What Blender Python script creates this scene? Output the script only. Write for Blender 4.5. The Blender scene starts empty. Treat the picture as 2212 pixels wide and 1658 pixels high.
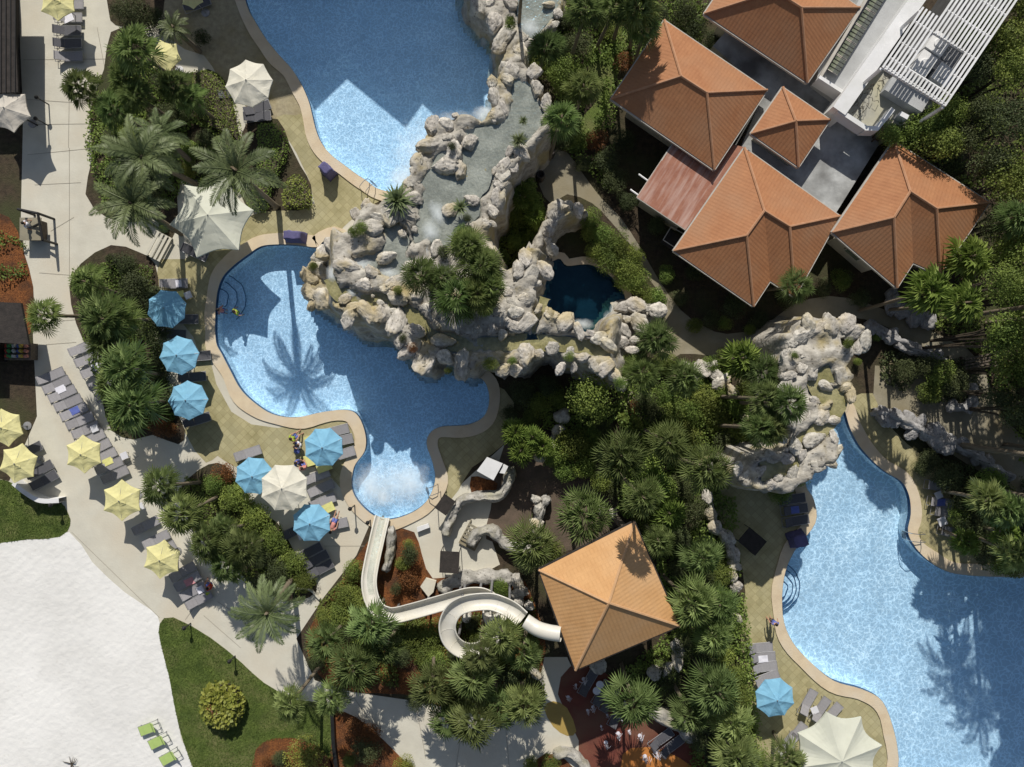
import bpy, bmesh, math, random
from mathutils import Vector, Matrix, noise
from mathutils.geometry import delaunay_2d_cdt
R = math.radians
rnd = random.Random(7)
scene = bpy.context.scene
C = scene.collection
# ---------------------------------------------------------------- camera, world, sun
S = 30.0          # plan units per metre on the ground
H = 52.0          # drone height
cam = bpy.data.cameras.new('camera')
camo = bpy.data.objects.new('camera', cam); C.objects.link(camo)
camo.location = (0, 0, H)
cam.sensor_width = 36; cam.sensor_fit = 'HORIZONTAL'
cam.lens = 18 * H / (1106 / S)
cam.clip_end = 3000
scene.camera = camo
SUN_EL, SUN_AZ = 40.0, -3.5        # azimuth: degrees from north (+Y) towards east
wd = bpy.data.worlds.new('World'); scene.world = wd; wd.use_nodes = True
nt = wd.node_tree
sky = nt.nodes.new('ShaderNodeTexSky'); sky.sky_type = 'NISHITA'; sky.sun_disc = False
sky.sun_elevation = R(SUN_EL); sky.sun_rotation = R(SUN_AZ)
hsv = nt.nodes.new('ShaderNodeHueSaturation'); hsv.inputs['Saturation'].default_value = .8
nt.links.new(sky.outputs[0], hsv.inputs['Color']); nt.links.new(hsv.outputs[0], nt.nodes['Background'].inputs[0])
nt.nodes['Background'].inputs[1].default_value = 0.076
sl = bpy.data.lights.new('sun', 'SUN'); sl.energy = 4.5; sl.angle = R(0.5); sl.color = (1, .95, .87)
so = bpy.data.objects.new('sun', sl); C.objects.link(so)
d = Vector((math.sin(R(SUN_AZ)) * math.cos(R(SUN_EL)), math.cos(R(SUN_AZ)) * math.cos(R(SUN_EL)), math.sin(R(SUN_EL))))
so.rotation_euler = d.to_track_quat('Z', 'Y').to_euler(); so.location = d * 200
scene.view_settings.view_transform = 'Standard'
scene.view_settings.look = 'None'
scene.view_settings.exposure = 0.0
scene.cycles.max_bounces = 6
scene.cycles.transparent_max_bounces = 10

def W(u, v, z=0.0):
    k = (H - z) / H / S
    return Vector(((u - 1106) * k, (829 - v) * k, z))
def W2(u, v, z=0.0):
    p = W(u, v, z); return (p.x, p.y)

# ---------------------------------------------------------------- materials
def lin(c):
    return tuple(((x / 255) / 12.92 if x / 255 <= .04045 else ((x / 255 + .055) / 1.055) ** 2.4) for x in c)
MATS = {}
def mat(name, c1, c2=None, scale=2.0, rough=.8, bump=0., bscale=None, c3=None, scale3=.3, spec=.3, detail=6, trans=0., metal=0., rand=0., contrast=(.35, .65)):
    m = bpy.data.materials.new(name); m.use_nodes = True; MATS[name] = m
    n, l = m.node_tree.nodes, m.node_tree.links
    b = n['Principled BSDF']
    b.inputs['Roughness'].default_value = rough
    b.inputs['Specular IOR Level'].default_value = spec
    b.inputs['Metallic'].default_value = metal
    tc = n.new('ShaderNodeTexCoord')
    c2 = c2 or tuple(x * .8 for x in c1)
    no = n.new('ShaderNodeTexNoise'); no.inputs['Scale'].default_value = scale; no.inputs['Detail'].default_value = detail
    no.inputs['Roughness'].default_value = .65
    l.new(tc.outputs['Object'], no.inputs['Vector'])
    cr = n.new('ShaderNodeValToRGB')
    cr.color_ramp.elements[0].position = contrast[0]; cr.color_ramp.elements[1].position = contrast[1]
    cr.color_ramp.elements[0].color = (*c2, 1); cr.color_ramp.elements[1].color = (*c1, 1)
    l.new(no.outputs['Fac'], cr.inputs[0])
    out = cr.outputs[0]
    if c3:
        n3 = n.new('ShaderNodeTexNoise'); n3.inputs['Scale'].default_value = scale3; n3.inputs['Detail'].default_value = 5
        l.new(tc.outputs['Object'], n3.inputs['Vector'])
        r3 = n.new('ShaderNodeValToRGB'); r3.color_ramp.elements[0].position = .45; r3.color_ramp.elements[1].position = .68
        l.new(n3.outputs['Fac'], r3.inputs[0])
        mx = n.new('ShaderNodeMixRGB'); l.new(r3.outputs[0], mx.inputs[0]); l.new(out, mx.inputs[1]); mx.inputs[2].default_value = (*c3, 1)
        out = mx.outputs[0]
    if rand:
        oi = n.new('ShaderNodeObjectInfo'); hs = n.new('ShaderNodeHueSaturation'); mh = n.new('ShaderNodeMapRange'); mh.inputs[3].default_value = .5 - rand * .08; mh.inputs[4].default_value = .5 + rand * .05; m2r = n.new('ShaderNodeMath'); m2r.operation = 'FRACT'; m3r = n.new('ShaderNodeMath'); m3r.operation = 'MULTIPLY'; m3r.inputs[1].default_value = 7.3; l.new(oi.outputs['Random'], m3r.inputs[0]); l.new(m3r.outputs[0], m2r.inputs[0]); l.new(m2r.outputs[0], mh.inputs[0]); l.new(mh.outputs[0], hs.inputs['Hue'])
        mr = n.new('ShaderNodeMapRange'); mr.inputs[3].default_value = 1 - rand; mr.inputs[4].default_value = 1 + rand
        l.new(oi.outputs['Random'], mr.inputs[0]); l.new(mr.outputs[0], hs.inputs['Value']); l.new(out, hs.inputs['Color'])
        out = hs.outputs[0]
    l.new(out, b.inputs['Base Color'])
    if bump:
        nb = n.new('ShaderNodeTexNoise'); nb.inputs['Scale'].default_value = bscale or scale * 3; nb.inputs['Detail'].default_value = 8
        l.new(tc.outputs['Object'], nb.inputs['Vector'])
        bp = n.new('ShaderNodeBump'); bp.inputs['Strength'].default_value = bump; bp.inputs['Distance'].default_value = .1
        l.new(nb.outputs['Fac'], bp.inputs['Height']); l.new(bp.outputs[0], b.inputs['Normal'])
    if trans:
        tr = n.new('ShaderNodeBsdfTranslucent'); l.new(out, tr.inputs[0])
        ms = n.new('ShaderNodeMixShader'); ms.inputs[0].default_value = trans
        l.new(b.outputs[0], ms.inputs[1]); l.new(tr.outputs[0], ms.inputs[2])
        l.new(ms.outputs[0], n['Material Output'].inputs[0])
    return m

M_soil = mat('soil', (.075, .055, .035), (.035, .026, .017), 3, .95, .6, 9, c3=(.05, .055, .022))
M_mulch = mat('orange_mulch', (.30, .115, .035), (.10, .035, .014), 9, .95, .9, 20, c3=(.07, .035, .02), scale3=.8)
M_conc = mat('concrete', (.60, .575, .485), (.52, .495, .415), .6, .85, .12, 8, c3=(.56, .505, .40), scale3=.22)
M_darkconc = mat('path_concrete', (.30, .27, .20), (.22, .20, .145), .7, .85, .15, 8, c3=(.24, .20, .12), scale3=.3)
M_sand = mat('sand', (.74, .73, .70), (.66, .65, .62), .35, .95, .45, 2.2, c3=(.78, .77, .74), scale3=.15)
M_agg = mat('aggregate', (.40, .35, .23), (.28, .24, .16), 3, .9, .2, 12, c3=(.26, .21, .10), scale3=.35)
M_coping = mat('coping', (.64, .53, .37), (.56, .45, .31), 1.2, .8, .15, 9, c3=(.60, .52, .40), scale3=.5)
M_grass = mat('lawn_base', (.125, .17, .035), (.055, .085, .018), 1.1, .9, .8, 16, c3=(.16, .165, .06), scale3=.5)
M_grassblade = mat('grass_blade', (.12, .17, .035), (.07, .11, .02), 1.5, .8, trans=.2)
M_rock = mat('limestone', (.60, .565, .50), (.30, .28, .24), 1.8, .92, .5, 5, rand=.16)
M_cream = mat('cream_canvas', (.78, .75, .64), (.70, .67, .56), 1.5, .8, .1, 5, trans=.18)
M_white = mat('white_canvas', (.66, .67, .57), (.59, .60, .50), 1.5, .8, .1, 5, trans=.15)
M_greyc = mat('grey_beige_canvas', (.60, .56, .49), (.52, .48, .42), 1.5, .8, .15, 5, trans=.15)
M_yellow = mat('yellow_canvas', (.80, .75, .38), (.72, .67, .32), 1.5, .8, .25, 4, trans=.22)
M_blue = mat('blue_canvas', (.24, .51, .70), (.20, .45, .64), 1.5, .75, .3, 3.5, trans=.15)
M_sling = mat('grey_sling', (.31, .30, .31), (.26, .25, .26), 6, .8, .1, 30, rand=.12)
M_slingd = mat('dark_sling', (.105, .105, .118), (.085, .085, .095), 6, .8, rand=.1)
M_lime = mat('lime_canvas', (.46, .60, .20), (.40, .54, .17), 3, .8, trans=.15)
M_frame = mat('aluminium_frame', (.35, .35, .36), (.28, .28, .29), 5, .5, metal=.5)
M_black = mat('black_metal', (.02, .02, .02), (.012, .012, .012), 5, .5)
M_steel = mat('steel', (.55, .55, .55), (.45, .45, .45), 5, .3, metal=.9)
M_wood = mat('grey_wood', (.16, .13, .10), (.09, .075, .06), 4, .8, .3, 12)
M_darkwood = mat('dark_planks', (.045, .038, .034), (.025, .022, .02), 3, .85, .3, 12)
M_wall = mat('cream_wall', (.52, .48, .38), (.44, .40, .31), 1, .85)
M_wwhite = mat('white_paint', (.74, .74, .74), (.66, .66, .66), .8, .6, .05, 8, c3=(.60, .60, .58), scale3=.5)
M_flume = mat('white_fibreglass', (.68, .66, .60), (.60, .575, .51), 1.2, .35, .03, 8, c3=(.60, .57, .48), scale3=.6, spec=.5)
M_trim = mat('pale_trim', (.50, .47, .42), (.42, .39, .34), 2, .6)
M_flat = mat('weathered_flat_roof', (.50, .51, .50), (.26, .265, .26), .55, .85, .2, 5, c3=(.13, .13, .125), scale3=.35)
M_walk = mat('roof_walk', (.46, .47, .47), (.38, .385, .385), .7, .8, .1, 5, c3=(.33, .335, .33), scale3=.3)
M_deckrf = mat('terrace_floor', (.42, .41, .35), (.34, .33, .28), 1, .85, c3=(.45, .42, .28), scale3=.4)
M_glass = mat('skylight_glass', (.22, .25, .18), (.10, .12, .09), 1.5, .25, spec=.6)
M_dark = mat('dark_void', (.015, .015, .015), (.01, .01, .01), 2, .9)
M_skin = mat('skin', (.48, .28, .19), (.42, .24, .16), 4, .6)
M_hair = mat('dark_hair', (.03, .02, .015), (.02, .015, .01), 8, .7)
M_red = mat('red_cloth', (.60, .05, .02), (.5, .04, .02), 4, .8)
M_whitecl = mat('white_cloth', (.75, .74, .80), (.65, .64, .70), 4, .8)
M_bluecl = mat('blue_cloth', (.12, .16, .45), (.09, .12, .36), 4, .8)
M_purple = mat('slate_blue_cover', (.12, .11, .24), (.09, .085, .18), 3, .75, .3, 6)
M_ytowel = mat('yellow_towel', (.68, .66, .26), (.60, .58, .22), 5, .9, .3, 12)
M_table = mat('white_table_top', (.66, .66, .70), (.58, .58, .62), 4, .5)
M_urn = mat('dark_urn', (.055, .045, .04), (.035, .03, .025), 4, .6, .2, 10)
M_trunk = mat('palm_trunk', (.27, .225, .16), (.15, .12, .085), 3, .9, .6, 9)
M_fan = mat('fan_palm_leaf', (.34, .42, .17), (.17, .24, .08), 1.6, .5, spec=.3, trans=.34, rand=.28)
M_date = mat('feather_palm_leaf', (.19, .23, .10), (.08, .11, .04), 1.4, .5, spec=.3, trans=.2, rand=.15)
M_lime_leaf = mat('bright_leaf', (.30, .39, .10), (.14, .22, .045), 1.4, .5, spec=.25, trans=.3, rand=.15)
M_bush = mat('bush_leaf', (.24, .31, .07), (.10, .15, .035), 1.2, .55, spec=.2, trans=.3, rand=.3)
M_darkbush = mat('dark_bush_leaf', (.11, .135, .055), (.045, .06, .024), 1.2, .55, spec=.2, trans=.2, rand=.2)
M_yelleaf = mat('yellow_green_leaf', (.30, .30, .06), (.16, .19, .03), 2, .5, trans=.2)
M_redleaf = mat('red_leaf', (.20, .06, .03), (.10, .05, .02), 2, .5, trans=.2)
M_rust = mat('rusty_leaf', (.24, .10, .03), (.12, .05, .018), 2, .6, trans=.15)
M_branch = mat('branch_wood', (.10, .08, .055), (.05, .04, .03), 3, .9)
M_yflower = mat('cream_blossom', (.38, .34, .20), (.28, .24, .12), 3, .8)

def add_pits(m, scale=3.0, strength=.8, stain=(.46, .36, .16), stain_amt=.55):
    n, l = m.node_tree.nodes, m.node_tree.links
    b = n['Principled BSDF']; src = b.inputs['Base Color'].links[0].from_socket
    tc = [x for x in n if x.type == 'TEX_COORD'][0]
    vo = n.new('ShaderNodeTexVoronoi'); vo.inputs['Scale'].default_value = scale * 2.2
    dn = n.new('ShaderNodeTexNoise'); dn.inputs['Scale'].default_value = scale; dn.inputs['Detail'].default_value = 6
    l.new(tc.outputs['Object'], dn.inputs['Vector'])
    mxv = n.new('ShaderNodeMixRGB'); mxv.inputs[0].default_value = .25
    l.new(tc.outputs['Object'], mxv.inputs[1]); l.new(dn.outputs['Color'], mxv.inputs[2]); l.new(mxv.outputs[0], vo.inputs['Vector'])
    r = n.new('ShaderNodeValToRGB'); r.color_ramp.elements[0].position = .10; r.color_ramp.elements[1].position = .26
    r.color_ramp.elements[0].color = (.28, .26, .23, 1)
    l.new(vo.outputs['Distance'], r.inputs[0])
    mm = n.new('ShaderNodeMixRGB'); mm.blend_type = 'MULTIPLY'; mm.inputs[0].default_value = strength
    l.new(src, mm.inputs[1]); l.new(r.outputs[0], mm.inputs[2])
    ns = n.new('ShaderNodeTexNoise'); ns.inputs['Scale'].default_value = .55; ns.inputs['Detail'].default_value = 6
    geo = n.new('ShaderNodeNewGeometry'); l.new(geo.outputs['Position'], ns.inputs['Vector'])
    rs = n.new('ShaderNodeValToRGB'); rs.color_ramp.elements[0].position = .5; rs.color_ramp.elements[1].position = .66
    l.new(ns.outputs['Fac'], rs.inputs[0])
    sc2 = n.new('ShaderNodeMath'); sc2.operation = 'MULTIPLY'; sc2.inputs[1].default_value = stain_amt; l.new(rs.outputs[0], sc2.inputs[0])
    m2 = n.new('ShaderNodeMixRGB'); l.new(sc2.outputs[0], m2.inputs[0]); l.new(mm.outputs[0], m2.inputs[1]); m2.inputs[2].default_value = (*stain, 1)
    l.new(m2.outputs[0], b.inputs['Base Color'])
add_pits(M_rock, 2.6, .95, (.42, .34, .18), .7)
M_terr = mat('rockwork', (.50, .47, .41), (.24, .22, .185), 1.3, .92, .9, 4)
add_pits(M_terr, 1.6, .9, (.36, .29, .13), .8)
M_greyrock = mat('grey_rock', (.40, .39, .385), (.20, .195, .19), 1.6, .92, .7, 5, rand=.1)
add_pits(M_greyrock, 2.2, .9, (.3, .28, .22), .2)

def add_rake(m):
    n, l = m.node_tree.nodes, m.node_tree.links
    b = n['Principled BSDF']; tc = [x for x in n if x.type == 'TEX_COORD'][0]; src = b.inputs['Base Color'].links[0].from_socket
    wv_ = n.new('ShaderNodeTexWave'); wv_.inputs['Scale'].default_value = 1.1; wv_.inputs['Distortion'].default_value = 14; wv_.inputs['Detail'].default_value = 4; wv_.inputs['Detail Scale'].default_value = .35
    mp = n.new('ShaderNodeMapping'); mp.inputs['Scale'].default_value = (.35, 1.3, 1); mp.inputs['Rotation'].default_value = (0, 0, .2)
    l.new(tc.outputs['Object'], mp.inputs[0]); l.new(mp.outputs[0], wv_.inputs['Vector'])
    bp = n.new('ShaderNodeBump'); bp.inputs['Strength'].default_value = .10; bp.inputs['Distance'].default_value = .05
    old = b.inputs['Normal'].links[0].from_socket; l.new(old, bp.inputs['Normal']); l.new(wv_.outputs['Fac'], bp.inputs['Height']); l.new(bp.outputs[0], b.inputs['Normal'])
    vo = n.new('ShaderNodeTexVoronoi'); vo.inputs['Scale'].default_value = 1.6; l.new(tc.outputs['Object'], vo.inputs['Vector'])
    r = n.new('ShaderNodeValToRGB'); r.color_ramp.elements[0].position = .05; r.color_ramp.elements[1].position = .16; r.color_ramp.elements[0].color = (.90, .89, .87, 1); l.new(vo.outputs['Distance'], r.inputs[0])
    mm = n.new('ShaderNodeMixRGB'); mm.blend_type = 'MULTIPLY'; mm.inputs[0].default_value = .7; l.new(src, mm.inputs[1]); l.new(r.outputs[0], mm.inputs[2]); l.new(mm.outputs[0], b.inputs['Base Color'])
add_rake(M_sand)
def tile_mat(name, c1, c2, cm, size=.42, stain=None):
    m = mat(name, c1, c2, .9, .85, .12, 8, c3=stain, scale3=.28)
    n, l = m.node_tree.nodes, m.node_tree.links
    b = n['Principled BSDF']; src = b.inputs['Base Color'].links[0].from_socket
    tc = [x for x in n if x.type == 'TEX_COORD'][0]
    mp = n.new('ShaderNodeMapping'); mp.inputs['Rotation'].default_value = (0, 0, R(45)); l.new(tc.outputs['Object'], mp.inputs[0])
    br = n.new('ShaderNodeTexBrick'); br.offset = 0
    br.inputs['Scale'].default_value = 1; br.inputs['Brick Width'].default_value = size; br.inputs['Row Height'].default_value = size
    br.inputs['Mortar Size'].default_value = .018; br.inputs['Color1'].default_value = (1, 1, 1, 1); br.inputs['Color2'].default_value = (.80, .80, .78, 1)
    br.inputs['Mortar'].default_value = (*cm, 1)
    l.new(mp.outputs[0], br.inputs['Vector'])
    mm = n.new('ShaderNodeMixRGB'); mm.blend_type = 'MULTIPLY'; mm.inputs[0].default_value = .9
    l.new(src, mm.inputs[1]); l.new(br.outputs[0], mm.inputs[2]); l.new(mm.outputs[0], b.inputs['Base Color'])
    return m
M_deck = tile_mat('stone_tiles', (.45, .40, .225), (.32, .285, .145), (.72, .7, .66), .42, (.42, .385, .23))

def roof_mat(name, c1, c2, c3):
    m = mat(name, c1, c2, 1.2, .75, 0, c3=c3, scale3=.35)
    n, l = m.node_tree.nodes, m.node_tree.links
    b = n['Principled BSDF']; src = b.inputs['Base Color'].links[0].from_socket
    uv = n.new('ShaderNodeUVMap')
    br = n.new('ShaderNodeTexBrick'); br.offset = .5
    br.inputs['Scale'].default_value = 1; br.inputs['Brick Width'].default_value = .24; br.inputs['Row Height'].default_value = .30
    br.inputs['Mortar Size'].default_value = .022; br.inputs['Mortar Smooth'].default_value = .4
    br.inputs['Color1'].default_value = (1.05, 1.05, 1.05, 1); br.inputs['Color2'].default_value = (.80, .80, .80, 1); br.inputs['Mortar'].default_value = (.55, .5, .48, 1)
    l.new(uv.outputs[0], br.inputs['Vector'])
    mm = n.new('ShaderNodeMixRGB'); mm.blend_type = 'MULTIPLY'; mm.inputs[0].default_value = .18
    l.new(src, mm.inputs[1]); l.new(br.outputs[0], mm.inputs[2]); l.new(mm.outputs[0], b.inputs['Base Color'])
    sx = n.new('ShaderNodeSeparateXYZ'); l.new(uv.outputs[0], sx.inputs[0])
    a = n.new('ShaderNodeMath'); a.operation = 'MULTIPLY'; a.inputs[1].default_value = 2 * math.pi / .24; l.new(sx.outputs[0], a.inputs[0])
    s = n.new('ShaderNodeMath'); s.operation = 'SINE'; l.new(a.outputs[0], s.inputs[0])
    fr = n.new('ShaderNodeMath'); fr.operation = 'MULTIPLY'; fr.inputs[1].default_value = 1 / .30; l.new(sx.outputs[1], fr.inputs[0])
    fc = n.new('ShaderNodeMath'); fc.operation = 'FRACT'; l.new(fr.outputs[0], fc.inputs[0])
    ad = n.new('ShaderNodeMath'); ad.operation = 'SUBTRACT'; l.new(s.outputs[0], ad.inputs[0]); l.new(fc.outputs[0], ad.inputs[1])
    bp = n.new('ShaderNodeBump'); bp.inputs['Strength'].default_value = .12; bp.inputs['Distance'].default_value = .03
    l.new(ad.outputs[0], bp.inputs['Height']); l.new(bp.outputs[0], b.inputs['Normal'])
    return m
M_tile = roof_mat('terracotta_tiles', (.385, .178, .082), (.33, .145, .066), (.35, .18, .095))
M_tile2 = roof_mat('orange_tiles', (.56, .32, .14), (.50, .275, .115), (.54, .33, .165))
M_ridge = mat('ridge_tiles', (.44, .24, .14), (.37, .19, .10), 2, .75)
M_ridge2 = mat('ridge_tiles_orange', (.54, .33, .18), (.47, .28, .14), 2, .75)
M_flatred0 = mat('faded_red_sheet', (.44, .22, .15), (.33, .135, .085), .5, .7, .15, 4, c3=(.50, .32, .26), scale3=.35)

def streak_mat(name, c1, c2, c3, ang):
    m = mat(name, c1, c2, 1.5, .7, .1, 6)
    n, l = m.node_tree.nodes, m.node_tree.links
    b = n['Principled BSDF']; tc = [x for x in n if x.type == 'TEX_COORD'][0]; src = b.inputs['Base Color'].links[0].from_socket
    mp = n.new('ShaderNodeMapping'); mp.vector_type = 'TEXTURE'; mp.inputs['Rotation'].default_value = (0, 0, R(ang)); mp.inputs['Scale'].default_value = (2.9, .31, 1)
    l.new(tc.outputs['Object'], mp.inputs[0]); no = n.new('ShaderNodeTexNoise'); no.inputs['Scale'].default_value = 1; no.inputs['Detail'].default_value = 7
    l.new(mp.outputs[0], no.inputs['Vector']); r = n.new('ShaderNodeValToRGB'); r.color_ramp.elements[0].position = .45; r.color_ramp.elements[1].position = .7; l.new(no.outputs['Fac'], r.inputs[0])
    mm = n.new('ShaderNodeMixRGB'); l.new(r.outputs[0], mm.inputs[0]); l.new(src, mm.inputs[1]); mm.inputs[2].default_value = (*c3, 1); l.new(mm.outputs[0], b.inputs['Base Color'])
    return m
M_flatred = streak_mat('faded_red_sheet', (.34, .155, .10), (.27, .11, .07), (.46, .31, .26), 57)
def water_mat(name, tint=(.665, .805, .93), caus=1.0, scale=3.0, ripple=.15, refl=.16, amt=(1.04, 1.40), scat=0, caustic=.28):
    m = bpy.data.materials.new(name); m.use_nodes = True
    n, l = m.node_tree.nodes, m.node_tree.links; n.clear()
    out = n.new('ShaderNodeOutputMaterial')
    tc = n.new('ShaderNodeTexCoord')
    dn = n.new('ShaderNodeTexNoise'); dn.inputs['Scale'].default_value = scale * .45; dn.inputs['Detail'].default_value = 3
    l.new(tc.outputs['Object'], dn.inputs['Vector'])
    va = n.new('ShaderNodeVectorMath'); va.operation = 'SCALE'; va.inputs['Scale'].default_value = 1.5; l.new(dn.outputs['Color'], va.inputs[0])
    vb = n.new('ShaderNodeVectorMath'); vb.operation = 'ADD'; l.new(tc.outputs['Object'], vb.inputs[0]); l.new(va.outputs[0], vb.inputs[1])
    vo = n.new('ShaderNodeTexVoronoi'); vo.feature = 'DISTANCE_TO_EDGE'; vo.inputs['Scale'].default_value = scale
    l.new(vb.outputs[0], vo.inputs['Vector'])
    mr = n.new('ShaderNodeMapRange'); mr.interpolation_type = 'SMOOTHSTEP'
    mr.inputs[1].default_value = 0; mr.inputs[2].default_value = .13; mr.inputs[3].default_value = amt[1]; mr.inputs[4].default_value = amt[0]  # brighter cell edges: caustic light painted into the water tint
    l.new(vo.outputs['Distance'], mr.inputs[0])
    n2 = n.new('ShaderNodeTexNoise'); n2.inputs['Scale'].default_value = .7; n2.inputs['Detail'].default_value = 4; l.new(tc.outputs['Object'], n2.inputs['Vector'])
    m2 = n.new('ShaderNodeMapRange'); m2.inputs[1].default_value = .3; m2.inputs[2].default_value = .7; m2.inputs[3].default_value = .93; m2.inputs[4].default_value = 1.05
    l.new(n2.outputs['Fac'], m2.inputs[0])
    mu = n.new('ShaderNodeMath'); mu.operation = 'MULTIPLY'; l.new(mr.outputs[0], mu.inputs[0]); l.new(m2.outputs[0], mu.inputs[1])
    mw = n.new('ShaderNodeMapRange'); mw.interpolation_type = 'SMOOTHSTEP'; mw.inputs[1].default_value = 0; mw.inputs[2].default_value = .12; mw.inputs[3].default_value = caustic; mw.inputs[4].default_value = 0; l.new(vo.outputs['Distance'], mw.inputs[0])
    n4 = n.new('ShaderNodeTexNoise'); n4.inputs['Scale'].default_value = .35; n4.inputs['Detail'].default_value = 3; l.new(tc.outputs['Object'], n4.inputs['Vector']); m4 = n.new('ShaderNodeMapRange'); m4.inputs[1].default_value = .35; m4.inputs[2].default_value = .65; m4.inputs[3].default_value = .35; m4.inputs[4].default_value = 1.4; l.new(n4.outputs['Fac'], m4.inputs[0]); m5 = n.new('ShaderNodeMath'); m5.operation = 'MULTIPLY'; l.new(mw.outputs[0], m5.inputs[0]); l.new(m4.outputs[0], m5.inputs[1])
    tm = n.new('ShaderNodeMixRGB'); tm.inputs[1].default_value = (*tint, 1); tm.inputs[2].default_value = (1, 1, 1, 1); l.new(m5.outputs[0], tm.inputs[0])  # same edges whitened in the tint, standing in for focused sunlight
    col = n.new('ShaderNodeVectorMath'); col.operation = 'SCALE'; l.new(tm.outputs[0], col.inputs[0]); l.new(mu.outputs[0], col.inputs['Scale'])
    tr = n.new('ShaderNodeBsdfTransparent'); l.new(col.outputs[0], tr.inputs[0])
    gl = n.new('ShaderNodeBsdfGlossy'); gl.inputs['Roughness'].default_value = .16; gl.inputs[0].default_value = (.35, .72, 1, 1)
    nb = n.new('ShaderNodeTexNoise'); nb.inputs['Scale'].default_value = 3.5; nb.inputs['Detail'].default_value = 4; l.new(tc.outputs['Object'], nb.inputs['Vector'])
    bp = n.new('ShaderNodeBump'); bp.inputs['Strength'].default_value = ripple; bp.inputs['Distance'].default_value = .3
    l.new(nb.outputs['Fac'], bp.inputs['Height']); l.new(bp.outputs[0], gl.inputs['Normal'])
    mx = n.new('ShaderNodeMixShader'); mx.inputs[0].default_value = refl
    df = n.new('ShaderNodeBsdfDiffuse'); df.inputs[0].default_value = (.05, .30, .75, 1)
    mz = n.new('ShaderNodeMixShader'); mz.inputs[0].default_value = scat; l.new(tr.outputs[0], mz.inputs[1]); l.new(df.outputs[0], mz.inputs[2])
    l.new(mz.outputs[0], mx.inputs[1]); l.new(gl.outputs[0], mx.inputs[2]); l.new(mx.outputs[0], out.inputs[0])
    return m
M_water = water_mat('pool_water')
M_water3 = water_mat('pool_water_wide_caustics', scale=2.3, tint=(.70, .83, .935), amt=(1.02, 1.34))
M_lagoonw = water_mat('lagoon_water', tint=(.17, .36, .46), scale=1.5, amt=(.97, 1.03), refl=.04, scat=0, caustic=0)
M_streamw = water_mat('stream_water', tint=(.90, .92, .90), scale=4.5, amt=(.94, 1.08), refl=.05, ripple=.2, scat=0, caustic=.2)
M_poolfloor = mat('pool_plaster', (.78, .86, .88), (.72, .82, .86), 1.2, .7)
M_lagfloor = mat('lagoon_floor', (.10, .14, .15), (.07, .10, .11), 1, .8)
M_stepline = mat('blue_step_tile', (.03, .08, .16), (.02, .06, .13), 3, .5)
M_bed_grey = mat('stream_bed_grey', (.34, .345, .31), (.25, .255, .23), 2.2, .8, .5, 6, c3=(.42, .42, .38), scale3=.8)
M_bed_olive = mat('stream_bed_olive', (.38, .33, .15), (.25, .22, .09), 1.6, .8, .5, 6, c3=(.46, .40, .22), scale3=.8)

def foam_mat():
    m = bpy.data.materials.new('foam'); m.use_nodes = True
    n, l = m.node_tree.nodes, m.node_tree.links
    b = n['Principled BSDF']; b.inputs['Base Color'].default_value = (.80, .86, .88, 1); b.inputs['Roughness'].default_value = .8
    out = n['Material Output']
    tc = n.new('ShaderNodeTexCoord'); at = n.new('ShaderNodeAttribute'); at.attribute_name = 'edge'
    no = n.new('ShaderNodeTexNoise'); no.inputs['Scale'].default_value = 1.6; no.inputs['Detail'].default_value = 9; no.inputs['Roughness'].default_value = .7
    l.new(tc.outputs['Object'], no.inputs['Vector'])
    a = n.new('ShaderNodeMath'); a.operation = 'MULTIPLY_ADD'; a.inputs[1].default_value = 1.0
    l.new(at.outputs['Fac'], a.inputs[0]); l.new(no.outputs['Fac'], a.inputs[2])
    mr = n.new('ShaderNodeMapRange'); mr.inputs[1].default_value = .62; mr.inputs[2].default_value = 1.5; mr.inputs[3].default_value = 0; mr.inputs[4].default_value = .62
    l.new(a.outputs[0], mr.inputs[0])
    tr = n.new('ShaderNodeBsdfTransparent'); mx = n.new('ShaderNodeMixShader')
    l.new(mr.outputs[0], mx.inputs[0]); l.new(tr.outputs[0], mx.inputs[1]); l.new(b.outputs[0], mx.inputs[2]); l.new(mx.outputs[0], out.inputs[0])
    return m
M_foam = foam_mat()

def nrand(r): return Vector((r.gauss(0, 1), r.gauss(0, 1), r.gauss(0, 1))).normalized()
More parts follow.
